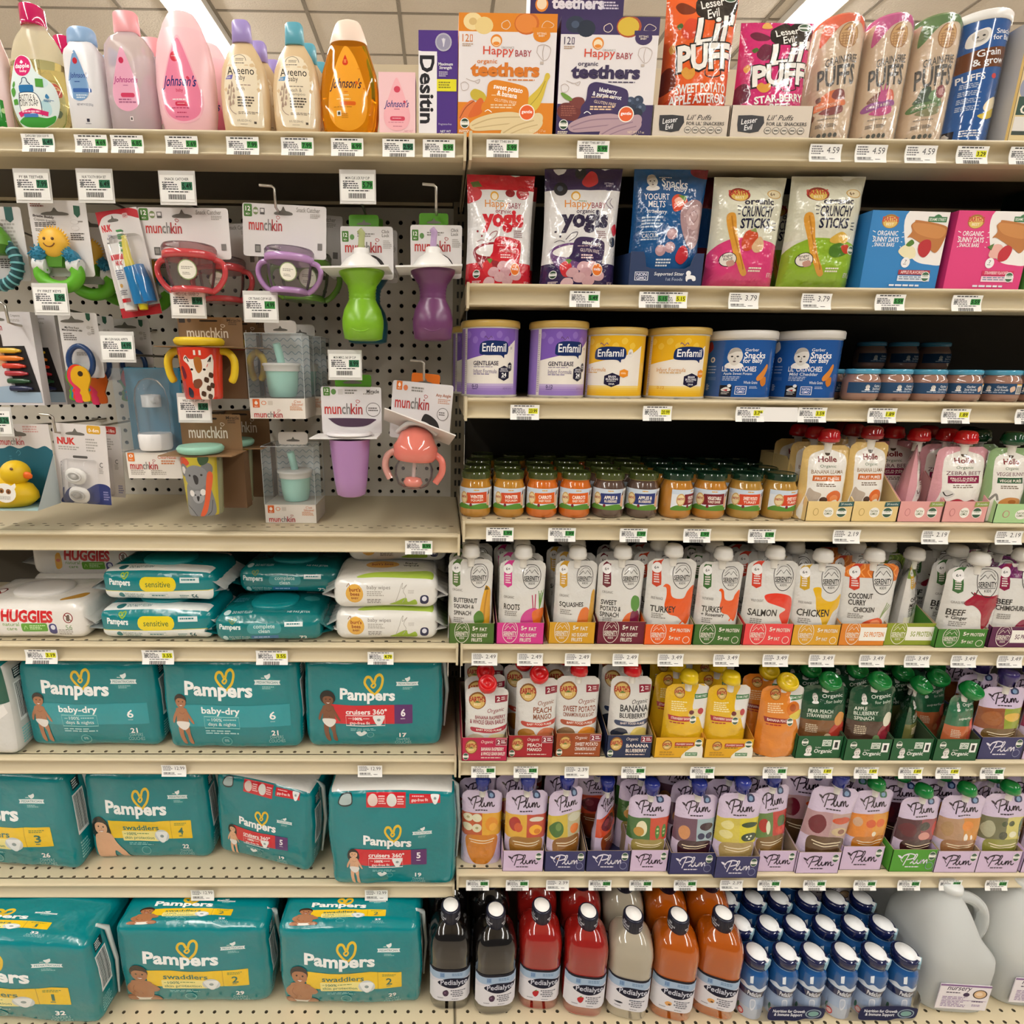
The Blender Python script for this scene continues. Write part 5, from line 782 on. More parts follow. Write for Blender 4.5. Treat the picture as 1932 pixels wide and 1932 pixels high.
# ---------------------------------------------------------------- sixth shelf
def ebl(x,y,s):return [('e',x,y,s*1.0,s*.95,'#8a5a2c'),('e',x,y+s*.05,s*.86,s*.8,'#d0ae66'),('t',"EARTH'S",x,y-s*.15,s*1.9,s*.6,'#a8342c',.04),('t','BEST',x,y+s*.42,s*.8,s*.26,'#f0e2b8',.01),('p',[(x-s*.4,y+s*.2),(x,y),(x+s*.4,y+s*.2)],'#5f7a3a')]
def earth(b, lines, c, bandc, pic):
    l, t, r, bt = b; w, h = r-l, bt-t; X = lambda f: l+w*f; Y = lambda f: t+h*f
    return [('r',l,t,r,bt,'#d6d4d0')]+pic(X,Y,w,h)+ebl(X(.27),Y(.17),w*.2)+[('r',X(.68),Y(.1),X(.98),Y(.19),'#8a1f34'),('t','2',X(.76),Y(.145),w*.08,h*.055,'#f0e6e6',.02),('l',X(.83),Y(.12),X(.96),Y(.17),2,'#e0c8cc'),('t','Organic',X(.7),Y(.3),w*.4,h*.075,c,.0,3,.3)]+[('t',s,X(x),Y(y),w*wd,h*ht,c,.02)for s,x,y,wd,ht in lines]+[('o',[(X(.14),Y(.53)),(X(.5),Y(.545)),(X(.95),Y(.52)),(X(.93),Y(.58)),(X(.5),Y(.605)),(X(.16),Y(.59))],bandc),('t','BABY FOOD PUREE',X(.55),Y(.565),w*.6,h*.028,'#f0e2da',.008)]
def etray(c,lines):return ebl(62,50,42)+[('t','Organic',165,24,80,22,'#f0e2d8',.0,0,.3),('r',224,6,296,40,'#8a1f34'),('s',[(224,6),(296,6),(296,40),(224,40)],2,'#eee',True),('t','2',242,23,18,22,'#fff',.02),('l',258,14,292,34,2,'#eee')]+[('t',s,128+w/2,y,w,20,'#f3e8e0',.02)for s,y,w in lines]+[('l',128,108,270,118,1,'#e0c8c0')]+usda(26,104,18)
def pp(*cs):return lambda X,Y,w,h:[('o',[(X(.05),Y(.72)),(X(.2),Y(.63)),(X(.42),Y(.66)),(X(.45),Y(.8)),(X(.2),Y(.86))],cs[0]),('o',[(X(.5),Y(.72)),(X(.65),Y(.62)),(X(.92),Y(.66)),(X(.94),Y(.82)),(X(.6),Y(.86))],cs[1]),('o',[(X(.3),Y(.74)),(X(.45),Y(.7)),(X(.56),Y(.78)),(X(.4),Y(.88))],cs[2])]
EB = (95, 150, 375, 640)
er=[(877,957,1305,871,956,1392,-.006,[('BANANA RASPBERRY',.58,.39,.72,.05),('& WHOLE GRAIN BARLEY',.52,.455,.84,.06)],'#8a2a3c','#a8243a',pp('#c9b8a0','#dccf9f','#b03a3c'),'#b8224a',[('BANANA RASPBERRY',62,150),('& WHOLE GRAIN BARLEY',88,160)],'crimson','white pouch with banana and raspberry pictures',.0,'#c8161d'),
      (971,1049,1287,958,1042,1388,.004,[('PEACH',.62,.385,.45,.07),('MANGO',.62,.47,.45,.07)],'#8a4a2a','#b8382a',pp('#a9722c','#c9704a','#d9a05a'),'#a31f2c',[('PEACH',55,95),('MANGO',82,95)],'red','white pouch with peach and mango pictures, cap facing forward',.04,'#c8161d'),
      (1045,1126,1283,1047,1132,1384,.006,[('SWEET POTATO',.54,.39,.76,.075),('CINNAMON FLAX & OAT',.52,.465,.72,.05)],'#8a4a34','#a84a2c',pp('#8a6a4a','#d98a2c','#d9a040'),'#9a4a22',[('SWEET POTATO',58,150),('CINNAMON FLAX & OAT',84,140)],'brown','white pouch with sweet potato picture',0,'#c8161d'),
      (1146,1222,1283,1143,1227,1387,.004,[('BANANA',.58,.38,.7,.085),('BLUEBERRY',.55,.47,.66,.06)],'#23262f','#2a3a5c',pp('#2a3040','#d9c36a','#e3d9a8'),'#232f50',[('BANANA',60,150),('BLUEBERRY',88,140)],'navy','white pouch with banana and blueberry pictures',0,'#c8161d')]
for i, (pl, pr, pt, tl, tr, tt, dy, ln, c, bc, pic, tc, tln, cn, lab, yaw, cc) in enumerate(er):
    row('R6','red capped pouches',lab+', in the %s tray' % cn,pl,pr,pt,tl,tr,tt,dy,earth(EB,ln,c,bc,pic),EB,'#d6d4d0','ring' if i < 2 else 'dome',cc,tc,etray(tc,tln),(0,0,300,130),'%s display tray with gold round logo' % cn,yaw=yaw,n=2,sd=i+120,rear=lab.split(' pictures')[0].split(' picture')[0].replace('white pouch with','red-capped'))
def yel(b, c, band, flav, fruit):      # the cartoon figure of these pouches is left out
    l, t, r, bt = b; w, h = r-l, bt-t; X = lambda f: l+w*f; Y = lambda f: t+h*f
    return [('r',l,t,r,bt,c),('o',[(X(.6),Y(.3)),(X(.7),Y(.08)),(X(.95),Y(-.04)),(X(1.1),Y(.1)),(X(1.05),Y(.55)),(X(.9),Y(.62)),(X(.75),Y(.42))],'#dedbd6')]+ebl(X(.3),Y(.11),w*.12)+[('l',X(.12),Y(.22),X(.48),Y(.36),5,'#f3e2a8' if c != '#d9822c' else '#f0d0a0'),('r',X(.64),Y(.13),X(.97),Y(.19),'#3f7a4a'),('t','SESAME STREET',X(.8),Y(.16),w*.28,h*.03,'#e8efe4',.008)]+fruit(X,Y,w,h)+[('p',[(X(.06),Y(.41)),(X(.66),Y(.43)),(X(.66),Y(.49)),(X(.08),Y(.48))],band),('t',flav,X(.35),Y(.45),w*.46,h*.035,'#f3dcd4',.012,-2),('l',X(.1),Y(.5),X(.55),Y(.53),1,'#a8342c')]+usda(X(.62),Y(.47),w*.075)
yf=lambda X,Y,w,h:[('o',[(X(.5),Y(.4)),(X(.62),Y(.33)),(X(.85),Y(.34)),(X(.8),Y(.43)),(X(.6),Y(.44))],'#dcc98a'),('e',X(.8),Y(.36),w*.07,h*.045,'#b02a34'),('e',X(.58),Y(.37),w*.06,h*.03,'#6a2a2c')]
of=lambda X,Y,w,h:[('e',X(.7),Y(.3),w*.17,h*.1,'#d0701f'),('e',X(.68),Y(.28),w*.08,h*.05,'#a8501a'),('o',[(X(.6),Y(.38)),(X(.9),Y(.32)),(X(.88),Y(.42)),(X(.7),Y(.44))],'#d9c34a')]
YB_=(0,0,300,460);ytr=lambda:ebl(80,45,32)+[('r',130,28,255,50,'#a8242c'),('t','STRAWBERRY BANANA',192,39,112,12,'#f3dcd4',.01),('l',130,54,250,66,1,'#8a6a2a'),('o',[(190,135),(200,90),(300,40),(320,135)],'#ece8dc'),('r',205,90,285,112,'#3f7a4a'),('t','SESAME STREET',245,101,72,12,'#e8efe4',.008),('l',35,85,150,115,2,'#b98a2a')]+usda(285,32,22)
for i,(pl,pr,pt,tl,tr,tt,lab,tlb)in enumerate([(1249,1331,1298,1233,1324,1392,'yellow pouch with yellow cap, left of two','left yellow display tray'),(1328,1408,1300,1327,1418,1395,'yellow pouch with tilted yellow cap, right of two','right yellow display tray with white corner')]):
    row('R6','yellow capped pouches',lab,pl,pr,pt,tl,tr,tt,.004,yel(YB_,'#e0b31f','#a8242c','STRAWBERRY BANANA',yf),YB_,'#e0b31f','dome','#e3c31a','#e0aa26',ytr(),(0,0,320,125),tlb,yaw=.03,n=2,sd=i+140,rear=('yellow-capped left','yellow-capped right')[i],inner='#c98a2c')
row('R6','orange pouches','loose orange pouch with yellow cap standing without a tray',1429,1512,1304,0,0,0,.0,yel(YB_,'#d9822c','#8a1f1c','BANANA PEACH',of),YB_,'#d9822c','ring','#e3c31a',yaw=.06,n=1,sd=150,rear='orange yellow-capped',T=.045)
def gerb(b, lines, low, pic, top='#1f4a30'):
    l, t, r, bt = b; w, h = r-l, bt-t; X = lambda f: l+w*f; Y = lambda f: t+h*f
    return [('r',l,t,r,bt,top),('r',l,Y(.47),r,bt,low)]+babyface(X(.27),Y(.17),h*.12)+[('t','Organic',X(.65),Y(.15),w*.44,h*.065,'#dfe6dc',.01,3),('t','for baby',X(.68),Y(.22),w*.36,h*.05,'#c8d4c4',.004,3,.2)]+[('t',s,X(x),Y(y),w*wd,h*.05,'#d9e2d4',.012)for s,x,y,wd in lines]+[('l',X(.1),Y(.53),X(.4),Y(.66),5,'#c9b9a0')]+pic(X,Y,w,h)
def gtray():return usda(50,38,20)+[('r',165,22,225,62,'#dfe6dc'),('t','NON\nGMO',195,42,48,32,'#2a5a38',.01),('r',236,24,280,84,'#f0f0ec'),('r',248,36,268,72,'#2a2a2a')]+babyface(82,88,58)+[('t','Gerber',142,70,40,10,'#dfe6dc',.0),('t','Organic',178,96,120,32,'#eef2ea',.02)]
GB = (440, 225, 752, 650)
fr=lambda *c:(lambda X,Y,w,h:[('o',[(X(.6),Y(.6)),(X(.75),Y(.5)),(X(.92),Y(.52)),(X(.95),Y(.72)),(X(.75),Y(.8)),(X(.58),Y(.74))],c[0]),('o',[(X(.68),Y(.45)),(X(.8),Y(.36)),(X(.92),Y(.4)),(X(.86),Y(.52)),(X(.72),Y(.54))],c[1]),('e',X(.56),Y(.72),w*.08,h*.06,c[2])])
gr=[(1506,1594,1304,1499,1584,1389,.004,[('PEAR PEACH',.38,.345,.5),('STRAWBERRY',.36,.41,.5)],'#7a5230',fr('#b0382c','#c98a44','#c9b090'),'dark green pouch with strawberry picture','leftmost',0,'ring',0,'apple'),
      (1596,1684,1304,1590,1676,1395,-.002,[('APPLE',.2,.3,.26),('BLUEBERRY',.32,.365,.5),('SPINACH',.28,.43,.4)],'#4a3428',fr('#8a2434','#d9d4c0','#6a8a5a'),'dark green pouch with red fruit and spinach','second',.05,'ring',0,''),
      (1690,1734,1308,1677,1753,1394,-.002,[('PEAR',.3,.36,.3),('ZUCCHINI',.34,.42,.4)],'#6a6a3a',fr('#8a9a4a','#a8b06a','#c9c090'),'dark green pouch turned sideways with tilted green cap','third',.8,'ring',0,''),
      (1771,1837,1323,1758,1840,1395,-.002,[('superfood',.6,.36,.7)],'#b9643c',fr('#c9503c','#d96a5a','#d98a5a'),'small green and pink pouch leaning right, with big green cap','rightmost',.25,'ring',.1,'')]
for i, (pl, pr, pt, tl, tr, tt, dy, ln, low, pic, lab, cn, yaw, cap, roll, _) in enumerate(gr):
    row('R6','green capped pouches',lab,pl,pr,pt,tl,tr,tt,dy,gerb(GB,ln,low,pic,'#1f4a30' if i < 3 else '#2f6a4a'),GB,'#1f4a30',cap,'#17803a','#1f5a34',gtray(),(0,0,300,140),'%s green display tray' % cn,yaw=yaw,n=2,sd=i+160,rear=('green-capped strawberry','green-capped spinach','green-capped sideways','green-capped pink')[i],inner='#3a4a34',wid=.085 if yaw > .5 else None,roll=roll,sc=1.05,tilt=-.05 if i != 2 else 0)
# ---------------------------------------------------------------- seventh shelf (and the end of the sixth)
def script_plum(x, y, w, h, c):
    A = lambda L: ('q', [(x+w*(p-.47), y+h*(q-.5)) for p, q in L], h*.1, c)
    return [A([(.15,1),(.21,.5),(.27,.05)]),A([(.06,.4),(.12,.12),(.3,-.02),(.47,.1),(.43,.36),(.24,.5)]),A([(.36,.82),(.48,.5),(.54,.08),(.48,.06),(.45,.5),(.47,.82),(.54,.78),(.58,.5),(.58,.74),(.64,.82),(.69,.66),(.72,.5),(.71,.82),(.74,.6),(.79,.5),(.8,.82),(.84,.6),(.89,.5),(.9,.78),(.96,.82),(1,.7)]),('q',[(x-w*.36,y+h*.2),(x-w*.44,y-h*.1),(x-w*.36,y-h*.35),(x-w*.2,y-h*.45)],h*.06,c),('o',[(x-w*.5,y-h*.2),(x-w*.56,y-h*.4),(x-w*.46,y-h*.34),(x-w*.43,y-h*.16)],c),('l',x-w*.25,y+h*.56,x+w*.35,y+h*.72,1,c)]
def plum(b, p1, p2, low, pics, lil='#cdbdd6', tab='#22305a'):
    l, t, r, bt = b; w, h = r-l, bt-t; X = lambda f: l+w*f; Y = lambda f: t+h*f
    return [('r',l,t,r,bt,lil),('r',X(.0),Y(.28),X(.5),Y(.58),p1),('r',X(.5),Y(.28),X(1),Y(.58),p2)]+pics(X,Y,w,h)+[('o',[(X(.12),Y(.585)),(X(.5),Y(.56)),(X(.88),Y(.585)),(X(.86),Y(.8)),(X(.7),Y(.97)),(X(.5),Y(1.0)),(X(.3),Y(.97)),(X(.14),Y(.8))],low),('q',[(X(.18),Y(.62)),(X(.5),Y(.64)),(X(.82),Y(.615))],h*.012,'#e6d8b8'),('q',[(X(.22),Y(.655)),(X(.5),Y(.675)),(X(.78),Y(.65))],h*.01,'#e6d8b8')]+script_plum(X(.48),Y(.15),w*.62,h*.15,'#2f2230')+[('r',X(.64),Y(.0),X(.82),Y(.1),tab,w*.05),('e',X(.73),Y(.06),w*.05,w*.05,'#7a9ac0')]
def two(*s):                           # small fruit pictures: (x, y, rx, ry, colour) in pouch fractions
    return lambda X, Y, w, h: [('e', X(x), Y(y), w*a, h*c, col) for x, y, a, c, col in s]
def ptray(c):ink='#2f2230' if c in ('#d3bcd9','#cfb9d6')else '#e6e2ee';return script_plum(140,52,190,60,ink)+usda(245,32,20)+([('e',240,82,24,20,'#8a90b0'),('e',240,82,21,17,c)]if ink != '#2f2230' else [])
PB = (0, 0, 270, 460); LI, NV = '#d3bcd9', '#3a3a66'
ban=two((.15,.34,.12,.05,'#dcd8b8'),(.37,.34,.12,.05,'#dcd8b8'),(.14,.46,.12,.05,'#dcd8b8'),(.37,.47,.12,.055,'#dcd8b8'),(.15,.34,.04,.016,'#a8a070'),(.37,.47,.04,.016,'#a8a070'),(.74,.42,.16,.09,'#d98a1c'),(.78,.46,.1,.05,'#e8a83a'))
app=two((.22,.4,.14,.09,'#a8241c'),(.3,.44,.1,.06,'#c9542c'),(.74,.34,.18,.03,'#d9d2c0'),(.72,.47,.16,.06,'#e8a82c'),(.76,.49,.08,.03,'#c9741c'))
grn = two((.2, .45, .18, .1, '#3f6a2c'), (.24, .42, .08, .05, '#6a8a44'), (.72, .34, .2, .05, '#c9c8b0'), (.72, .48, .14, .06, '#d9742a'))
plm = two((.4, .42, .3, .11, '#6a1f2c'), (.32, .4, .12, .05, '#8a3a44'))
pea=two((.3,.42,.13,.1,'#dfd8b4'),(.24,.46,.12,.06,'#b98a3a'),(.68,.46,.06,.09,'#3f7a2c'),(.85,.46,.06,.09,'#3f7a2c'),(.68,.42,.03,.014,'#a9c07a'),(.68,.47,.03,.014,'#a9c07a'),(.85,.44,.03,.014,'#a9c07a'),(.85,.49,.03,.014,'#a9c07a'))
brr = two((.22, .46, .13, .09, '#c98a5a'), (.74, .38, .17, .05, '#3a2430'), (.62, .5, .09, .04, '#2a3050'), (.82, .5, .09, .04, '#2a3050'))
crn=two((.22,.36,.14,.05,'#d9cf8a'),(.2,.47,.14,.05,'#d9cf8a'),(.74,.36,.2,.03,'#23401f'),(.74,.5,.2,.05,'#1f3a24'),(.68,.49,.03,.012,'#e0e0c8'),(.78,.49,.03,.012,'#e0e0c8'),(.74,.52,.03,.012,'#e0e0c8'))
tom = two((.25, .42, .12, .08, '#a8281c'), (.36, .45, .06, .08, '#d8e0c0'), (.75, .4, .14, .07, '#4a6a34'), (.74, .5, .16, .05, '#c93a24'))
bet = two((.22, .42, .17, .11, '#6a1526'), (.72, .36, .22, .04, '#c9481f'), (.72, .49, .18, .05, '#c9b08a'), (.76, .49, .08, .03, '#8a5a4a'))
mng = two((.45, .4, .12, .05, '#c9501c'), (.7, .4, .12, .05, '#d9601c'), (.55, .53, .06, .03, '#efe2c8'), (.15, .38, .1, .06, '#c9a080'))
drk = two((.2, .42, .18, .09, '#5a1a26'), (.6, .38, .14, .06, '#23261f'), (.6, .51, .16, .05, '#c98a80'), (.88, .42, .08, .1, '#b8242c'))
oat = two((.16, .42, .12, .1, '#a8845a'), (.6, .38, .14, .06, '#d9842c'), (.56, .52, .05, .05, '#f0e8da'), (.72, .53, .03, .03, '#f0e8da'))
kiw=two((.14,.44,.12,.11,'#a9a88a'),(.45,.36,.07,.035,'#3a4a24'),(.62,.36,.07,.035,'#3a4a24'),(.45,.51,.1,.05,'#2f3a1c'),(.68,.5,.09,.04,'#e3e0c0'),(.9,.42,.1,.13,'#2f5a4a'))
sq = '#c97a1a'
pr_=[(870,945,1501,0,0,0,.012,plum(PB,'#b8542c','#d9a02c',sq,ban),None,'loose lilac pouch with banana slices beside the upright','',0,0,1,'#1f2f8a',.05),
 (951,1029,1501,948,1024,1605,.002,plum(PB,'#d9a83a','#b8442c','#9a6a2a',app),LI,'lilac pouch with red apple and peach pictures','lilac tray, leftmost',0,0,2,'#1f2f8a',0),
 (1027,1097,1499,1027,1103,1606,.002,plum(PB,'#c9b03a','#b9b08a','#8a5a24',grn),NV,'lilac pouch with green pepper and squash pictures','navy tray, leftmost',.3,0,2,'#1f2f8a',0),
 (1115,1162,1503,1105,1186,1605,.002,plum(PB,'#c9482a','#c9482a','#8a3f1c',plm),NV,'lilac pouch with purple plum turned sideways','navy tray of the sideways pouch',.85,0,2,'#1f2f8a',0),
 (1180,1258,1510,1187,1257,1604,.002,plum(PB,'#3f6a34','#c2482f','#9a8a4a',pea),LI,'lilac pouch with pear and pea pod pictures','lilac tray between navy trays',0,0,2,'#1f2f8a',0),
 (1266,1344,1510,1261,1344,1609,-.004,plum(PB,'#6a4a5c','#9ab0b8','#3a1a24',brr),NV,'lilac pouch with berries and dark puree','third navy tray',0,0,2,'#1f2f8a',0),
 (1344,1424,1507,1346,1427,1616,-.012,plum(PB,'#c9b84a','#cfc42a','#a8905a',crn),NV,'lilac pouch with banana and zucchini on yellow','navy tray set farthest forward',0,0,1,'#1f2f8a',0),
 (1412,1484,1493,1427,1497,1605,.002,plum(PB,'#5a7a3a','#b8342c','#7a5a2c',tom),LI,'lilac pouch with red pepper pictures leaning in its tray','lilac tray right of the last navy one',.15,-.05,2,'#1f2f8a',0),
 (1499,1586,1495,1500,1580,1608,-.002,plum(PB,'#b08a90','#b89a94','#5a4028',bet),LI,'lilac pouch with beet picture tilted clockwise','lilac tray of the tilted beet pouch',0,.1,2,'#1f2f8a',0),
 (1587,1668,1501,1582,1660,1597,.006,plum(PB,'#d9822c','#d9922c','#b8701c',mng,tab='#2f6a4a'),LI,'lilac pouch with mango and green cap','raised lilac tray left of the green tray',.1,.03,2,'#17803a',0),
 (1683,1760,1514,1676,1761,1603,.002,plum(PB,'#4a1f2c','#8a3a44','#3a1a1c',drk),'#4f9a2f','lilac pouch with dark fruit in the bright green tray','bright green tray',.05,0,2,'#17803a',0),
 (1760,1840,1511,1760,1838,1606,.0,plum(PB,'#b08a6a','#c9842c','#9a6a44',oat),LI,'lilac pouch with oats and orange fruit, green cap','lilac tray right of the green tray',0,0,2,'#17803a',0),
 (1838,1920,1508,1838,1918,1606,.0,plum(PB,'#6a6a4a','#c9c06a','#8a8a3a',kiw),LI,'lilac pouch with kiwi and pear slices, green cap','second lilac tray past the green tray',0,0,2,'#17803a',0),
 (1930,2005,1506,1924,2000,1606,.0,plum(PB,'#c9742c','#d99a3a','#b8701c',mng),LI,'lilac pouch cut by the right edge, lowest pouch shelf','lilac tray cut by the right edge',0,0,1,'#17803a',0)]
for i, (pl, pr, pt, tl, tr, tt, dy, art, tc, lab, tlb, yaw, roll, n, cc, tt2) in enumerate(pr_):
    row('R7','lilac pouches',lab,pl,pr,pt,tl,tr,tt,dy,art,PB,'#cdbdd6','knob' if cc == '#1f2f8a' else 'dome',cc,tc,ptray(tc)if tc else None,(0,0,280,115),tlb.replace('tray','display tray',1)+' of the lowest pouch shelf',yaw=yaw,roll=roll,n=n,sd=i+200,rear=('blue-capped' if cc == '#1f2f8a' else 'green-capped')+' lilac pouch '+('in the '+tlb if tc else 'behind the loose lilac one'),wid=.078 if yaw > .5 else None,sc=.95)
row('R6','lilac pouches on the sixth shelf','lilac and lime pouch with purple cap in the navy tray beside the green trays',1837,1920,1304,1842,1924,1391,.002,plum(PB,'#8a4a24','#8a9a2c','#6a5028',two((.25,.42,.2,.1,'#9a5a2c'),(.7,.4,.2,.06,'#d9b04a'))),PB,'#cdbdd6','knob','#3a2f6a','#3a3a66',ptray('#3a3a66'),(0,0,280,115),'navy display tray beside the green trays',n=2,sd=300,rear='purple-capped lilac')
row('R6','lilac pouches on the sixth shelf','lilac and magenta pouch cut by the right edge, sixth shelf',1926,2000,1304,1926,2005,1391,.002,plum(PB,'#8a1f4a','#a82a5a','#7a1f3c',plm),PB,'#cdbdd6','knob','#3a2f6a','#cfb9d6',ptray('#cfb9d6'),(0,0,280,115),'pale lilac display tray cut by the right edge',n=1,sd=301,rear='magenta lilac')
# ------------------------------------------------------------------ fourth shelf: glass jars with green lids
def jart(c, s, s2):
    return [('r',0,0,400,100,'#dfe4ea'),('r',0,0,400,22,'#c9d6e4'),('o',[(0,90),(60,74),(150,82),(260,72),(400,86),(400,100),(0,100)],'#5a8a34'),('p',[(110,22),(300,18),(300,70),(104,74)],c),('l',175,6,240,16,1,'#d9a02a'),('t',s,205,40,120,17,'#f6efe4',.03),('t',s2,205,58,110,12,'#f3e4d4',.02),
      ('e',80,48,38,30,'#c9a468'),('e',80,48,30,24,'#e3d0a0'),('t',"EARTH'S",80,44,56,12,'#a8342c',.04),('o',[(300,80),(310,30),(330,14),(350,30),(358,80)],'#d9a884'),('o',[(308,34),(330,8),(352,34),(330,28)],'#4a3424'),('e',150,80,12,8,'#7a2a34')]
SQ,CA,AB,TU,SW=jart('#c9502c','WINTER','SQUASH'),jart('#d9601f','CARROTS','BABY FOOD'),jart('#2f3a74','APPLES &','BLUEBERRIES'),jart('#7a2428','VEGETABLE','TURKEY DINNER'),jart('#d04a2a','SWEET POTATO','TURKEY')
bar_ = [('r', 330, 0, 400, 100, '#eceae6'), ('b', 340, 10, 392, 90, '#222')]
x, W, H = sp(930, 991, 893, 'R4', .012); R = W/2*.985
protos = {}
kinds=[('squash','#b9822a',SQ,'WINTER SQUASH in orange',897),('squash','#b9822a',SQ,'WINTER SQUASH in orange',960),('carrot','#cf6a1c',CA,'CARROTS',1022),('carrot','#cf6a1c',CA,'CARROTS',1084),('apple','#5a463c',AB,'APPLES & BLUEBERRIES',1147),('apple','#5a463c',AB,'APPLES & BLUEBERRIES',1210),('turkey','#b97c2a',TU,'VEGETABLE TURKEY',1274),('turkey','#b97c2a',TU,'VEGETABLE TURKEY',1337),('sweet','#b0863a',SW,'SWEET POTATO',1403),('sweet','#b0863a',SW,'SWEET POTATO',1467)]
pos=['beside the upright','second from the upright','third from the upright','fourth from the upright','fifth from the upright','sixth from the upright','seventh, barcode partly showing','eighth from the upright','ninth from the upright','tenth, beside the yellow tray']
for i, (kd, food, art, nm, px) in enumerate(kinds):
    Y0 = YF+.014+R; X = gx(px, 1.14, Y0); lab = 'green-lidded jar with label reading %s, %s' % (nm, pos[i]); rz = {6: .75, 9: .35}.get(i, -.15*(i > 3))
    if kd in protos: dup(protos[kd], (X, Y0, Z['R4']), (0, 0, rz), lab)
    else:protos[kd]=jar_thing('baby_food_jar',lab,R,H,food,'#414a22' if i < 6 else '#173323',art+bar_,(0,0,400,100),(X,Y0,Z['R4']),rz,'green lidded jars',True,1.75,(.2,.66))
    for r in range(1, 3 if i < 5 else 4):
        dup(protos[kd],(X+.006*r-.003*(i % 2),Y0+.0605*r,Z['R4']),(0,0,rz+.4*r),'green-lidded %s jar standing in shade behind the front row' % kd.replace('sweet','sweet potato'),'shaded %s jars' % kd)
for i, kd in enumerate(('squash', 'squash', 'carrot', 'carrot', 'apple', 'apple')):
    dup(protos[kd], (.085+.064*i, 1.112, Z['R4']), (0, 0, .2*i-.3), 'green-lidded %s jar against the dark back panel' % kd, 'rearmost %s jars' % kd)
# ------------------------------------------------------------------ left bay: diaper packs
from math import asin
TEAL, TEAL2 = '#007d84', '#2496a0'
def heart(x, y, w, h, c='#e0bb2a', wd=.13):
    return [('q',[(x+w*.02,y+h*.5),(x-w*.3,y+h*.22),(x-w*.5,y-h*.1),(x-w*.4,y-h*.36),(x-w*.18,y-h*.36),(x+w*.0,y-h*.08),(x+w*.14,y-h*.4),(x+w*.36,y-h*.5),(x+w*.5,y-h*.3),(x+w*.42,y+h*.1),(x+w*.22,y+h*.36)],w*wd,c,True),
      ('q', [(x, y-h*.08), (x-w*.14, y+h*.06), (x-w*.02, y+h*.16), (x+w*.1, y+h*.02), (x+w*.02, y-h*.1)], w*wd*.7, c)]
def badge(x,y,w):return [('e',x,y+w*.04,w*.36,w*.3,'#178487'),('p',[(x-w/2,y-w*.08),(x+w/2,y-w*.08),(x+w*.46,y),(x+w/2,y+w*.08),(x-w/2,y+w*.08),(x-w*.46,y)],'#dfe9e8'),('t','PEDIATRICIAN',x,y,w*.8,w*.085,'#2a7a80',.01),('o',[(x,y-w*.1),(x-w*.1,y-w*.22),(x,y-w*.25),(x+w*.12,y-w*.3),(x+w*.12,y-w*.18)],'#e3eceb'),('l',x-w*.22,y-w*.16,x-w*.06,y-w*.11,1,'#cfdfde'),('l',x-w*.2,y+w*.14,x+w*.25,y+w*.26,2,'#8fc0c0')]
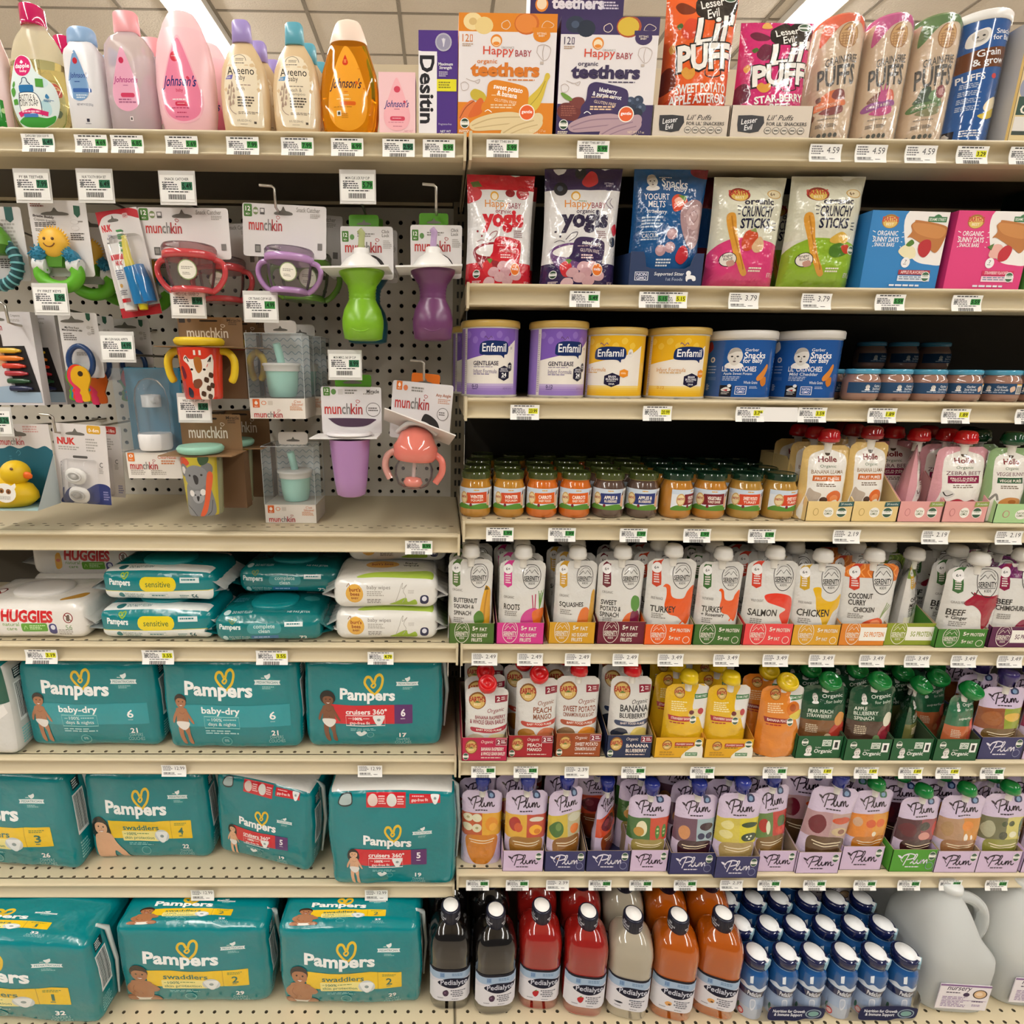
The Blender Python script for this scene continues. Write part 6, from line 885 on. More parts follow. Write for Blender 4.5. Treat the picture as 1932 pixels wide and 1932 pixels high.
def kid(x, y, h, sk, hair, long=False, afro=False, sit=False):
    """printed photo of a baby: (x, y) top centre of the head, h total height"""
    X = lambda f: x+h*f; Y = lambda f: y+h*f; d = {'#a8704c': '#8a5638', '#d9a884': '#b98864', '#7a4a30': '#5f3620'}.get(sk, '#b98864')
    if sit:
        a=[('o',[(X(-.3),Y(1)),(X(-.34),Y(.82)),(X(-.1),Y(.74)),(X(.1),Y(.74)),(X(.34),Y(.82)),(X(.3),Y(1))],d),('o',[(X(-.13),Y(1)),(X(-.14),Y(.82)),(X(.16),Y(.82)),(X(.14),Y(1))],'#e3dcd2'),('o',[(X(-.2),Y(.45)),(X(-.1),Y(.37)),(X(.14),Y(.37)),(X(.24),Y(.46)),(X(.2),Y(.8)),(X(0),Y(.86)),(X(-.18),Y(.8))],sk),
          ('o',[(X(-.18),Y(.44)),(X(-.3),Y(.58)),(X(-.28),Y(.72)),(X(-.1),Y(.82)),(X(-.12),Y(.74)),(X(-.2),Y(.62))],sk),('o',[(X(.2),Y(.42)),(X(.36),Y(.55)),(X(.32),Y(.64)),(X(.16),Y(.66)),(X(.22),Y(.56))],sk),('q',[(X(-.14),Y(.52)),(X(-.18),Y(.64)),(X(-.1),Y(.74))],h*.014,d),('q',[(X(-.02),Y(.72)),(X(0),Y(.75))],h*.016,d),('o',[(X(-.3),Y(.98)),(X(-.36),Y(.88)),(X(-.2),Y(.82)),(X(-.12),Y(.92))],sk),('o',[(X(.3),Y(.98)),(X(.34),Y(.86)),(X(.2),Y(.82)),(X(.12),Y(.92))],sk)]
        r = .19
    else:
        a=[('o',[(X(-.09),Y(.62)),(X(-.1),Y(.8)),(X(-.06),Y(.97)),(X(.02),Y(1)),(X(-.01),Y(.8)),(X(.0),Y(.64))],sk),('o',[(X(.0),Y(.62)),(X(.06),Y(.8)),(X(.08),Y(.97)),(X(.16),Y(1)),(X(.13),Y(.8)),(X(.12),Y(.62))],sk),('o',[(X(-.09),Y(.26)),(X(.1),Y(.26)),(X(.12),Y(.4)),(X(.12),Y(.56)),(X(-.1),Y(.56)),(X(-.1),Y(.4))],sk),('o',[(X(-.11),Y(.53)),(X(.13),Y(.53)),(X(.12),Y(.63)),(X(.02),Y(.7)),(X(-.09),Y(.63))],'#e6e2dc'),
          ('o',[(X(-.08),Y(.27)),(X(-.17),Y(.42)),(X(-.2),Y(.54)),(X(-.17),Y(.56)),(X(-.12),Y(.44)),(X(-.07),Y(.36))],sk),('o',[(X(.09),Y(.27)),(X(.17),Y(.4)),(X(.24),Y(.54)),(X(.21),Y(.56)),(X(.13),Y(.44))],sk),('q',[(X(-.04),Y(.34)),(X(.01),Y(.37)),(X(.07),Y(.34))],h*.01,d),('q',[(X(.02),Y(.46)),(X(.02),Y(.49))],h*.012,d)]
        r = .125
    hx, hy = X(.0), Y(r)
    if long:a.insert(0,('o',[(hx-h*r*1.1,hy-h*r*.4),(hx,hy-h*r*1.15),(hx+h*r*1.1,hy-h*r*.3),(hx+h*r*1.05,hy+h*r*1.4),(hx-h*r*1.05,hy+h*r*1.4)],hair))
    a +=[('e',hx,hy-h*r*.2,h*r*(1.22 if afro else .96),h*r*(1.15 if afro else .9),hair),('e',hx+h*r*.04,hy+h*r*.14,h*r*.84,h*r*.9,sk),('o',[(hx-h*r*.84,hy-h*r*.1),(hx-h*r*.6,hy-h*r*.8),(hx+h*r*.3,hy-h*r*.95),(hx+h*r*.86,hy-h*r*.2),(hx+h*r*.4,hy-h*r*.42),(hx-h*r*.4,hy-h*r*.4)],hair),('e',hx-h*r*.28,hy+h*r*.05,h*r*.1,h*r*.1,'#2a1a14'),('e',hx+h*r*.38,hy+h*r*.05,h*r*.1,h*r*.1,'#2a1a14'),('q',[(hx+h*r*.03,hy+h*r*.15),(hx+h*r*.12,hy+h*r*.32),(hx,hy+h*r*.36)],h*r*.06,d),
      ('o',[(hx-h*r*.26,hy+h*r*.52),(hx+h*r*.05,hy+h*r*.56),(hx+h*r*.36,hy+h*r*.52),(hx+h*r*.05,hy+h*r*.72)],'#f3ece6'),('q',[(hx-h*r*.28,hy+h*r*.52),(hx+h*r*.05,hy+h*r*.56),(hx+h*r*.38,hy+h*r*.52)],h*r*.06,'#8a3a34')]
    return a
def diaper_icon(x,y,w):return [('o',[(x-w*.5,y-w*.35),(x,y-w*.42),(x+w*.5,y-w*.35),(x+w*.36,y+w*.1),(x+w*.14,y+w*.45),(x-w*.14,y+w*.45),(x-w*.36,y+w*.1)],'#e9ecec'),('e',x,y-w*.05,w*.16,w*.12,'#8a9a9c')]
def pamp(kind, size, count, who):      # 1000 x 640 drawing of the pack front
    X0 = {'dry': 0, 'swad': 10, 'cru': 60}[kind]; dy = {'dry': 0, 'swad': 35, 'cru': 30}[kind]
    a=heart(478+X0*.5,125+dy,130,125)+[('t','Pampers',425+X0*.6,200+dy*1.2,500 if kind != 'cru' else 400,122 if kind != 'cru' else 100,'#f4f7f6',.035,-1.5)]+badge(785-X0*.6,140+dy*.4,190 if kind == 'dry' else 160)
    if kind == 'dry':
        a +=[('r',150,292,930,448,TEAL2),('t','baby-dry',430,338,290,62,'#eef6f5',.022),('s',[(300,375),(562,375),(562,458),(300,458)],8,'#7cc4c4',True),('t','100%',395,396,80,24,'#bfe0df',.02),('l',320,396,355,406,1,'#9fd0d0'),('l',445,390,545,406,1,'#9fd0d0'),('t','days & nights',430,432,210,32,'#cfe6e5',.008),('l',300,475,570,510,2,'#9fd0d0'),('t',size,808,368,46,58,'#f4f7f6',.012),('l',790,410,825,416,1,'#cfe6e5'),('t',count,815,498,50,40,'#f4f7f6',.025),('t','DIAPERS\nCOUCHES',825,548,120,56,'#8fc8c8',.0),('e',450,560,40,36,'#5fb0b0'),('e',450,560,34,30,TEAL),('t','0%',450,556,34,22,'#9fd0d0',.01)]
    else:
        bc,tc=('#ecc318','#2f6a5a')if kind == 'swad' else ('#d01f2c','#f6eeee');y0,y1=(322,458)if kind == 'swad' else (296,434);x1=700 if kind == 'swad' else 655
        a +=[('p',[(185,y0),(x1,y0),(x1,y1),(190,y1+4)],bc),('r',x1,y0,865 if kind == 'swad' else 785,y1,bc if kind == 'swad' else '#5a2468',4)]
        if kind == 'swad':a +=[('r',x1-2,y0,x1+1,y1,'#a8861a'),('t','swaddlers',450,y0+50,300,42,tc,.02),('r',285,y0+78,590,y1+22,'#f0e28e',8),('t','100%',365,y0+102,80,24,'#3f7a5a',.02),('l',300,y0+98,325,y0+108,1,'#6a8a4a'),('l',410,y0+95,540,y0+108,1,'#6a8a4a'),('t','skin protection',425,y0+136,250,30,'#4a7a5a',.01),('e',618,y0+115,60,48,'#c9cfd0'),('l',x1+30,y0+18,840,y0+40,2,'#7a8a3a')]+diaper_icon(618,y0+122,96)+[('t',size,778,y0+78,16 if size == '1' else 42,54,tc,.018),('l',760,y0+112,800,y0+124,1,tc)]
        else:a +=[('t','cruisers 360°',450,y0+48,300,40,tc,.025),('s',[(300,y0+76),(585,y0+76),(585,y1+14),(300,y1+14)],6,'#f0e6e6',True),('t','100%',385,y0+100,70,22,'#fff',.025),('l',315,y0+96,345,y0+104,1,'#f0c8c8'),('l',425,y0+94,495,y0+106,1,'#f0c8c8'),('t','gap-free fit',400,y0+134,150,28,'#f8e6e6',.01),('t',size,718,y0+56,34,56,'#f6eef6',.03),('l',700,y0+96,738,y0+108,1,'#d8c8dc')]+diaper_icon(540,y0+112,84)+[('o',[(400,530),(370,500),(400,490),(410,500),(430,488),(450,505)],'#e0eaea'),('e',475,520,26,24,'#5fb0b0'),('e',475,520,22,20,TEAL)]
        a +=[('l',330,y1+34,560,y1+58,2,'#7cc4c4'),('t',count,800 if kind == 'swad' else 715,525,54,36,'#f4f7f6',.03),('t','DIAPERS\nCOUCHES',800 if kind == 'swad' else 715,575,120,50,'#8fc8c8',.0)]+([('e',465,555,40,34,'#5fb0b0'),('e',465,555,34,29,TEAL)]if kind == 'swad' else [])
    return a+who
def edge(n): return [(sin((i/n-.5)*pi*.94)/sin(pi*.47)+1)/2 for i in range(n+1)]
def diapers(label,l,r,yb,yt,k,art,D=.13,rot=0,roll=0,sd=0,top=None,topw=False,Yadd=0,group='teal diaper packs',side=None,H=None,tbox=(0,0,1000,400)):
    Yf = None; d = r0*(((l+r)/2-CX)/FPX)+r1*((yb-CY)/FPX)+r2; Yf = d.y*(Z[k]-CZ)/d.z+Yadd
    x, W, Hh = span(l, r, yt, Z[k], Yf); H = H or Hh
    mb = MB(); f = packmap(W/2, D/2, H/2, .015, .010, sd, .0028); n = 20
    pack_mesh(mb, f, TEAL, n, {'u': '#dcdcd8' if topw else TEAL, 'r': side or TEAL, 'l': side or TEAL})
    U = [W*e for e in edge(n)]; V = [H*e for e in edge(n)]
    draw(mb, art, lambda u, v, o: f((2*u/W-1, -1, 2*v/H-1), o), W, H, (0, 0, 1000, 640), .01, us=U, vs=V)
    if top: draw(mb, top, lambda u, v, o: f((2*u/W-1, 2*v/D-1, 1), o), W, D, tbox, .01, us=U, vs=[D*e for e in edge(n)])
    # gathered gussets and seams of the film at both ends
    for s in (1,):
        P = [(s*(W/2+.006), -D*.12, -H*.42), (s*(W/2+.011), -D*.1, 0), (s*(W/2+.004), -D*.12, H*.4), (s*(W/2-.008), -D*.2, H*.49)]
        mb.tube(P, [.002, .004, .005, .003], '#c9d3d2', 6)
    draw(mb,[('r',30,150,100,420,'#e6e8e6'),('b',36,160,94,400,'#222'),('r',40,60,90,130,'#1d2a2c'),('l',45,65,85,125,4,'#dfe6e6'),('l',30,470,95,590,6,'#7cc4c4')],lambda u,v,o:f((1,2*u/D-1,2*v/H-1),o),D,H,(0,0,320,640),.01,us=[D*e for e in edge(n)],vs=V)
    o = tag(mb.build('diaper_pack', 'wrap', loc=(x, Yf+D/2, Z[k]+H/2+.001+abs(roll)*W*.4), rot=(0, roll, rot)), label, 'diaper pack', group)
    return o
dk = ('#a8704c', '#1d1512')
kd1=kid(138,225,360,*dk);kd2=kid(172,215,360,'#7a4a30','#15100e',afro=True);kd3=kid(120,250,400,'#d9a884','#1d1614',long=True);kd5=kid(175,300,300,'#d9a884','#1d1614',long=True);kd4=kid(140,290,340,'#a8704c','#2a1c16',sit=True);kd6=kid(140,290,340,'#a8704c','#2a1c16',sit=True)
HK=kid(112,310,500,'#d9a884','#1d1614',long=True);half=HK[:1]+[('o',[(120,690),(60,640),(50,480),(80,430),(180,425),(230,500),(330,640),(290,650),(200,560),(190,690)],'#d9a884')]+HK[-8:]
diapers('teal diaper pack with light band reading size 6, left of two alike', 60, 306, 1410, 1248, 'L4', pamp('dry', '6', '21', kd1), sd=1)
diapers('teal diaper pack with light band reading size 6, right of two alike', 322, 568, 1416, 1248, 'L4', pamp('dry', '6', '21', kd1), sd=5)
diapers('teal diaper pack with red band and standing toddler with curly hair', 582, 832, 1412, 1248, 'L4', pamp('cru', '6', '17', kd2), sd=9)
t=diapers('green and white diaper pack end cut by the left edge, beside the size 6 packs',-190,36,1426,1256,'L4',[('r',0,0,1000,640,'#1f5a4a'),('p',[(0,330),(600,300),(1000,260),(1000,640),(0,640)],'#d6d6d2'),('p',[(780,340),(950,270),(970,330),(820,420)],'#eceae6'),('e',720,190,60,50,'#b9c9bc'),('e',720,190,45,38,'#1f5a4a'),('l',600,60,960,120,2,'#c9d0c8')],D=.15,sd=13,side='#c4c6c2')
diapers('teal diaper pack with yellow band reading size 3, cut by the left edge', -122, 159, 1637, 1462, 'L5', pamp('swad', '3', '26', []), sd=17, rot=-.06)
diapers('teal diaper pack with yellow band reading size 4 and girl with dark bob', 180, 400, 1621, 1462, 'L5', pamp('swad', '4', '22', half), sd=21, Yadd=.0)
tp = [('r', 0, 0, 1000, 400, '#d4d6d2')]
pf=[('r',0,0,1000,110,'#c9cdca')];flap=[('o',[(80,60),(110,15),(180,12),(190,70),(150,90),(100,85)],'#1c2a2c'),('o',[(88,60),(114,24),(174,20),(182,66),(148,80),(104,78)],'#a9b9b9'),('r',300,12,610,95,'#c9222c'),('e',350,54,40,34,'#e0c8c0'),('e',500,54,40,34,'#d8d8d4'),('l',395,30,455,80,4,'#f0c8c8'),('l',545,30,605,80,4,'#f0c8c8'),('r',640,20,880,70,'#c9222c'),('t','gap-free fit',720,52,130,22,'#f8e6e6',.01),('l',660,28,780,38,1,'#f0c8c8')]+diaper_icon(840,46,66)
cr5 = [(o[0],)+o[1:] for o in flap]+pamp('cru', '5', '19', kd5)
def shiftops(ops, fx, fy, dx, dy):
    out = []
    for o in ops:
        o = list(o); k = o[0]
        if k == 'r': o[1], o[2], o[3], o[4] = o[1]*fx+dx, o[2]*fy+dy, o[3]*fx+dx, o[4]*fy+dy
        elif k == 'e': o[1], o[2], o[3], o[4] = o[1]*fx+dx, o[2]*fy+dy, o[3]*fx, o[4]*fy
        elif k in 'posq':
            o[1] = [(x*fx+dx, y*fy+dy) for x, y in o[1]]
            if k in 'sq': o[2] *= fx
        elif k == 't': o[2], o[3], o[4], o[5] = o[2]*fx+dx, o[3]*fy+dy, o[4]*fx, o[5]*fy
        elif k in 'lb': o[1], o[2], o[3], o[4] = o[1]*fx+dx, o[2]*fy+dy, o[3]*fx+dx, o[4]*fy+dy
        out.append(tuple(o))
    return out
cr5 = flap+shiftops(pamp('cru', '5', '19', kd5), .96, .8, 20, 125)
diapers('teal diaper pack with red band, tilted clockwise, showing a girl with long hair',420,608,1640,1482,'L5',cr5,sd=25,rot=-.2,roll=.07,topw=True,D=.12,Yadd=.006)
diapers('teal diaper pack with red band and white folded top, beside the upright', 628, 856, 1668, 1495, 'L5', cr5, sd=29, topw=True, D=.12, Yadd=-.004)
def swtop(size, count): return shiftops([o for o in pamp('swad', size, count, kd4)], .8, .3, 60, 200)
diapers('teal diaper pack with yellow band reading size 1, largest at the lower left corner',-150,200,1926,1775,'B',pamp('swad','1','32',[]),D=.13,sd=33,top=swtop('1','32'),rot=-.05)
diapers('teal diaper pack with yellow band reading size 2, left of two with sitting babies',238,512,1893,1750,'B',pamp('swad','2','29',kd4),D=.13,sd=37,top=swtop('2','29'))
diapers('teal diaper pack with yellow band reading size 2, right of two, beside the drink bottles',536,792,1898,1752,'B',pamp('swad','2','29',kd4),D=.13,sd=41,top=swtop('2','29'))
# ------------------------------------------------------------------ left bay: wipes
def wipes(label, l, r, yf, yt, zb, Y, D, art, ab, col, top=None, tb=(0, 0, 100, 60), finc=None, lidc=None, sd=0, rot=0, group=None, band=None):
    """soft pack of wipes lying flat: zb its base height, Y its front"""
    x, W, H = span(l, r, yt, zb, Y); t = thing('wipes_pack', label, 'wipes pack', (x, Y+D/2, zb+.001), (0, 0, rot), group)
    mb = MB(); f = packmap(W/2, D/2, H/2, .016, .006, sd, .0022); n = 16; up = Matrix.Translation((0, 0, H/2))
    g = lambda q, o=0: f(q, o)+Vector((0, 0, H/2)); pack_mesh(mb, g, col, n)
    U = [W*e for e in edge(n)]; V = [H*e for e in edge(n)]; Dd = [D*e for e in edge(n)]
    draw(mb, art, lambda u, v, o: g((2*u/W-1, -1, 2*v/H-1), o), W, H, ab, .01, us=U, vs=V)
    if top: draw(mb, top, lambda u, v, o: g((2*u/W-1, 2*v/D-1, 1), o), W, D, tb, .01, us=U, vs=Dd)
    for s in (-1, 1):                  # crimped end seals
        vs = []; m = 14
        for i in range(m+1):
            y=-D*.46+D*.92*i/m;zz=H*.5+.003*noise.noise((y*60,sd,s));vs +=[(s*(W/2-.008),y,zz+.012),(s*(W/2+.02+.002*(i % 2)),y*1.06,H*.42+.004*noise.noise((y*50,s,sd))),(s*(W/2-.008),y,zz-.012)]
        mb.add(vs, [(3*i+a, 3*i+a+1, 3*i+a+4, 3*i+a+3) for i in range(m) for a in (0, 1)], finc or col, True)
    mb.build('film_pack', 'wrap', t)
    if lidc:MB().sup([(0,W*.23,D*.3),(.004,W*.235,D*.31),(.007,W*.22,D*.29),(.0078,W*.16,D*.2),(.0079,0,0)],lidc,2.4,40).build('flip_lid','plastic',t,(0,0,H+.0005))
    return t
dnf = lambda x, y, w, c: [('e', x, y, w*.13, w*.16, c), ('t', 'DO NOT FLUSH', x+w*.55, y, w*.7, w*.16, c, .01)]
hug=[('r',0,1000,800,1320,'#e6e2dc'),('t','HUGGIES',265,1108,405,92,'#cf2a2c',.05,-2),('t','natural\ncare',135,1185,132,66,'#6a9a44',.008),('r',215,1160,418,1228,'#5fa02e',14),('q',[(235,1210),(250,1180),(262,1205)],6,'#a9d07a'),('l',280,1175,405,1215,3,'#c9e3a9'),('r',428,1165,488,1252,'#3a3a74',24),('e',460,1195,18,20,'#dcdce8'),('e',584,1122,36,40,'#8a2a2c'),('e',584,1122,29,33,'#e6e2dc'),('s',[(562,1100),(606,1146)],7,'#8a2a2c'),('o',[(575,1105),(595,1100),(592,1145),(570,1140)],'#6a5a50'),('t','56',583,1195,50,36,'#7a9a6a',.0),('l',500,1212,615,1260,3,'#a9a49c'),('o',[(-20,1110),(20,1090),(38,1150),(30,1210),(-20,1220)],'#e0a62c'),('e',5,1150,20,14,'#c9602c')]
htop=[('r',0,0,100,60,'#e2ded6'),('e',14,36,6,7,'#8a2a2c'),('e',14,36,4.8,5.6,'#e2ded6'),('s',[(10,32),(18,40)],1.2,'#8a2a2c'),('l',3,48,16,56,2,'#8a8680'),('o',[(78,50),(88,40),(94,38),(92,48),(80,54)],'#b98a3a')]
Yw = YF+.012; zw = Z['L3']
a=wipes('white wipes pack with red lettering and round flip lid, front of the shelf',-60,164,1203,1140,zw,Yw,.125,hug,(-258,1015,704,1300),'#e4e0d9',htop,lidc='#dcd8d2',sd=1,group='white wipes with red lettering')
bW = a.children[0].dimensions
dup(a, (a.location.x+.02, Yw+.125+.075, zw+.001), None, 'white wipes pack with red lettering, lying behind the front one', 'white wipes with red lettering')
dup(a, (a.location.x+.024, Yw+.205, zw+.064), None, 'white wipes pack with red lettering, stacked on the rear one', 'white wipes with red lettering')
def sens(op=1):return [('r',0,0,1000,250,TEAL),('p',[(0,168),(1000,150),(1000,250),(0,250)],'#e3e6e2'),('s',[(0,168),(1000,150)],5,'#d9c83a')]+heart(222,42,60,48,'#8ab03a',.2)+[('t','Pampers',180,100,190,66,'#eef4f3',.035,-1),('r',358,50,680,158,'#e6cf1e',50),('t','sensitive',520,104,220,44,'#4a6a2a',.008),('r',715,52,880,92,'#dfe9e8'),('l',730,62,860,84,1,'#2a7a80'),('t','DO NOT FLUSH\nNE PAS JETER',300,204,170,50,'#2a7a7c',.0),('e',180,200,26,24,'#2a7a7c'),('s',[(440,180),(600,180),(600,215),(440,215)],3,'#7aa0a0',True),('l',455,188,590,208,1,'#5a8a8a'),('t','56',830,205,56,44,'#1f5a5c',.02),('l',700,190,780,225,2,'#7aa0a0')]
ptop = [('r', 0, 0, 100, 60, '#dfe2de'), ('r', 0, 10, 100, 45, TEAL)]+dnf(18, 53, 30, '#2a6a6c')
H1 = span(188, 408, 1151, zw, Yw)[2]
s1=wipes('teal and white wipes pack with yellow oval, lower of the stack',192,402,1203,1151,zw,Yw,.115,sens(),(0,0,1000,250),TEAL,ptop,finc='#d4d8d6',lidc='#1a8c90',sd=7,group='teal wipes with yellow oval')
dup(s1, (s1.location.x+.006, Yw+.07, zw+H1+.011), (0, 0, -.02), 'teal and white wipes pack with yellow oval, upper of the stack', 'teal wipes with yellow oval')
pl=[('r',0,0,1000,250,'#0f7476')]+heart(170,40,60,48,'#6a8a5a',.2)+[('t','Pampers',150,98,200,62,'#dce9e8',.035),('r',310,60,630,150,'#3f9294',40),('t','complete\nclean',470,104,200,78,'#cfe3e2',.01),('r',345,168,600,210,'#2a6a9a'),('l',370,180,580,198,1,'#9ac0dc'),('r',660,50,830,90,'#dfe9e8'),('l',680,62,815,82,1,'#2a7a80'),('t','DO NOT FLUSH\nNE PAS JETER',235,200,190,50,'#a9cccc',.0),('e',100,200,26,26,'#a9cccc'),('t','72',830,205,70,50,'#dfe9e8',.02)]
pl2=[('r',0,0,100,60,'#0f7476'),('t','Pampers',22,8,16,5,'#8fc0c0',.02),('t','NE PAS JETER',78,53,22,4,'#bfdada',.014),('e',85,25,8,6,'#3f9294'),('r',76,7,92,11,'#cfe0df'),('l',8,22,24,32,3,'#4f9ab0')]+dnf(10,53,26,'#bfdada')
Hc = span(405, 605, 1164, zw, Yw-.004)[2]
c1=wipes('plain teal wipes pack with oval flip lid, lower of the stack',408,604,1212,1164,zw,Yw-.008,.12,pl,(0,0,1000,250),'#0f7476',pl2,lidc='#0f8488',sd=11,rot=.03,group='plain teal wipes')
dup(c1, (c1.location.x+.024, Yw+.12, zw+Hc+.016), (0, 0, -.02), 'plain teal wipes pack with oval flip lid, upper of the stack', 'plain teal wipes')
dup(c1, (gx(366, .94, YF+.2), YF+.205, zw+.001), (0, 0, .0), 'dark teal wipes pack in shade, bottom of the rear stack', 'plain teal wipes')
dup(c1, (gx(366, .94, YF+.2)+.012, YF+.2, zw+Hc+.013), (0, 0, -.03), 'dark teal wipes pack in shade, top of the rear stack', 'plain teal wipes')
bb=[('r',0,0,1000,250,'#e2e0da'),('q',[(178,70),(195,45),(205,75)],5,'#8a5a2a'),('e',245,120,74,72,'#e0ac4a'),('t',"burt's\nbees",248,105,95,62,'#8a3a1c',.02),('t','BABY',248,155,60,16,'#8a3a1c',.02),('t','baby wipes',450,72,200,34,'#8a8680',.004),('l',350,96,500,140,3,'#b0aca4'),('l',350,160,520,200,3,'#8a8680'),('o',[(540,210),(600,180),(680,150),(700,185),(760,165),(770,215),(650,222)],'#9ab83a'),('q',[(590,190),(620,120),(640,60),(655,40),(650,80),(690,50),(660,95),(680,140),(650,190)],4,'#a9a49a'),('r',800,130,872,205,'#23264a',28),('e',836,160,20,20,'#dcdce8'),('l',700,90,760,120,3,'#c4c0b8')]
bt=[('r',0,0,100,60,'#d6d3cb'),('e',45,30,17,9,'#d9a040'),('t',"burt's bees",45,29,22,6,'#8a3a1c',.02),('t','baby\nwipes',74,28,16,12,'#4a4640',.01),('o',[(30,54),(60,50),(96,44),(98,60),(28,60)],'#a9c44a')]
Hb = span(632, 824, 1153, zw, Yw)[2]
b1=wipes('white wipes pack with orange circle and green grass, lowest of the stack',634,822,1204,1153,zw,Yw,.115,bb,(60,0,940,250),'#e0ded8',bt,sd=15,group='white wipes with orange circles')
dup(b1,(b1.location.x,Yw+.055,zw+Hb+.005),None,'white wipes pack with orange circle and green grass, middle of the stack','white wipes with orange circles')
dup(b1, (b1.location.x+.016, Yw+.125, zw+2*Hb+.009), None, 'white wipes pack with orange circle, top of the stack in shade', 'white wipes with orange circles')
dup(b1, (b1.location.x+.014, Yw+.18, zw+.001), None, 'white wipes pack hidden behind the lowest orange circle pack', 'white wipes with orange circles')
dup(b1, (b1.location.x+.014, Yw+.18, zw+Hb+.004), None, 'white wipes pack hidden behind the middle orange circle pack', 'white wipes with orange circles')
# ------------------------------------------------------------------ bottom deck, right bay: drinks
def drink(px, l, r, yb, yt, col, capt, label, fruit, lab, n, cn, rz):
    d = r0*((px-CX)/FPX)+r1*((yb-CY)/FPX)+r2; Yf = d.y*(Z['B']-CZ)/d.z; x, W, H = span(l, r, yt, Z['B'], Yf); W = .083; D = .076; H = .228
    t = thing('drink_bottle', lab, 'bottle', (x, Yf+D/2, Z['B']), (0, 0, rz), cn+' drink bottles'); k = D/W
    pr=[(z*H,a*W/2,a*D/2)for z,a in [(0,.86),(.012,.94),(.03,.97),(.115,.98),(.12,1),(.13,1.0),(.46,1.0),(.47,1),(.49,.985),(.56,1.0),(.66,1.0),(.73,.93),(.785,.76),(.82,.54),(.838,.42),(.843,.38)]]
    MB().sup(pr, col, 3.4, 56).build('bottle_body', 'jar', t)
    lp = [(z, a+.0004, b+.0004) for z, a, b in pr]; mb = MB(); aw = W*.95; sf = supsurf(lp, 3.4, aw, .125*H); hh = .345*H
    art=[('r',0,0,240,190,'#cfcdd6'),('r',0,12,240,55,'#9fb4cc'),('r',0,0,240,13,'#1a1a26'),('r',60,18,88,46,'#7f9cc0'),('t','10',74,32,18,20,'#4a6a9a',.01),('l',130,22,220,40,2,'#6a86a8'),('o',[(0,95),(60,62),(140,58),(240,85),(240,190),(0,190)],'#d8d6dc'),
      ('o',[(46,78),(90,55),(150,50),(210,58),(236,74),(200,98),(140,112),(90,104)],'#15152a'),('t','Pedialyte',142,80,158,40,'#c9cbd8',.014)]+fruit+[('l',135,122,215,168,4,'#6a6a74'),('e',128,126,5,5,'#7a7a84'),('e',128,148,5,5,'#7a7a84'),('l',45,168,85,178,1,'#8a8a94'),('l',130,176,190,184,1,'#8a8a94')]
    draw(mb, art, sf, aw, hh, (0, 0, 240, 190), .006, off=.0004); mb.build('wrap_label', 'paper', t)
    mb = MB(); R = W*.222; cs = ['#11142a']*4; mb.lathe([(R*.97, 0), (R, .002), (R, .026), (R*.96, .0285), (R*.88, .029), (0, .029)], '#11142a', 32)
    for k2 in range(40): a = 2*pi*k2/40; mb.box(R*cos(a)-.0005, R*cos(a)+.0005, R*sin(a)-.0005, R*sin(a)+.0005, .004, .026, '#0d1022')
    Wd=R*4.6;s=cyl(R+.0008,Wd,0);draw(mb,[('t',capt,120,60,100,78,'#dfe0e8',.014),('t',capt,320,60,100,78,'#dfe0e8',.014)],s,Wd,.027,(0,0,440,130),.005)
    c = mb.build('cap', 'plastic', t, (0, 0, H*.838))
    MB().lathe([(R*.8, 0), (R*.8, .0006), (0, .0006)], '#f3f1ee', 28).build('cap_sticker', 'paper', c, (0, 0, .0292))
    for i in range(n):
        b=dup(t,(x+.004*(i+1)*(1 if px > 1000 else -1)+.012*(px-900)/500*(i+1),Yf+D/2+.083*(i+1),Z['B']),(0,0,rz+.15*i),'%s drink bottle, %s' % (cn,('directly behind the front one at column %s' % lab.split(', ')[-1].split()[0],'deep in shade')[i]))
    return t
gp=[('o',[(80,130),(100,122),(112,138),(104,158),(86,160),(76,146)],'#4a3448'),('e',90,140,6,5,'#7a5a74')];rd=[('o',[(76,138),(92,126),(112,130),(108,152),(94,164),(80,154)],'#b3262c'),('p',[(86,128),(98,120),(104,130)],'#5a8a3a')];og=[('o',[(74,146),(90,134),(112,140),(108,156),(86,160)],'#d9a060'),('e',100,152,8,5,'#6a4a2a')];cl=[('o',[(40,150),(70,144),(90,150),(70,156)],'#23262f'),('l',130,120,200,130,1,'#8a9ab0')]
dr=[(850,809,888,1908,1708,'#0f0c0b','kid\napproved\ntaste!',gp,'dark grape','first from the diaper packs',1,0),(932,893,972,1918,1717,'#0f0c0b','kid\napproved\ntaste!',gp,'dark grape','second from the diaper packs',1,.06),(1017,977,1059,1908,1707,'#8f1a15','kid\napproved\ntaste!',rd,'red','third from the diaper packs',1,-.05),(1105,1061,1148,1921,1720,'#8f1a15','kid\napproved\ntaste!',rd,'red','fourth, left of the colourless bottle',1,-.12),
      (1188,1145,1232,1927,1713,'#a39a88','no\nartificial\ninfusion',cl,'colourless','fifth from the diaper packs',1,-.2),(1272,1229,1317,1929,1728,'#a8500b','kid\napproved\ntaste!',og,'orange','sixth, right of the colourless bottle',1,-.22),(1356,1312,1400,1925,1724,'#a8500b','kid\napproved\ntaste!',og,'orange','seventh, beside the small blue bottles',1,-.3)]
for px,l,r,yb,yt,c,ct,fru,cn,p,n,rz in dr:drink(px,l,r,yb,yt,c,ct,None,fru,'%s drink bottle with black cap and white top, %s' % (cn,p),n,cn,rz)
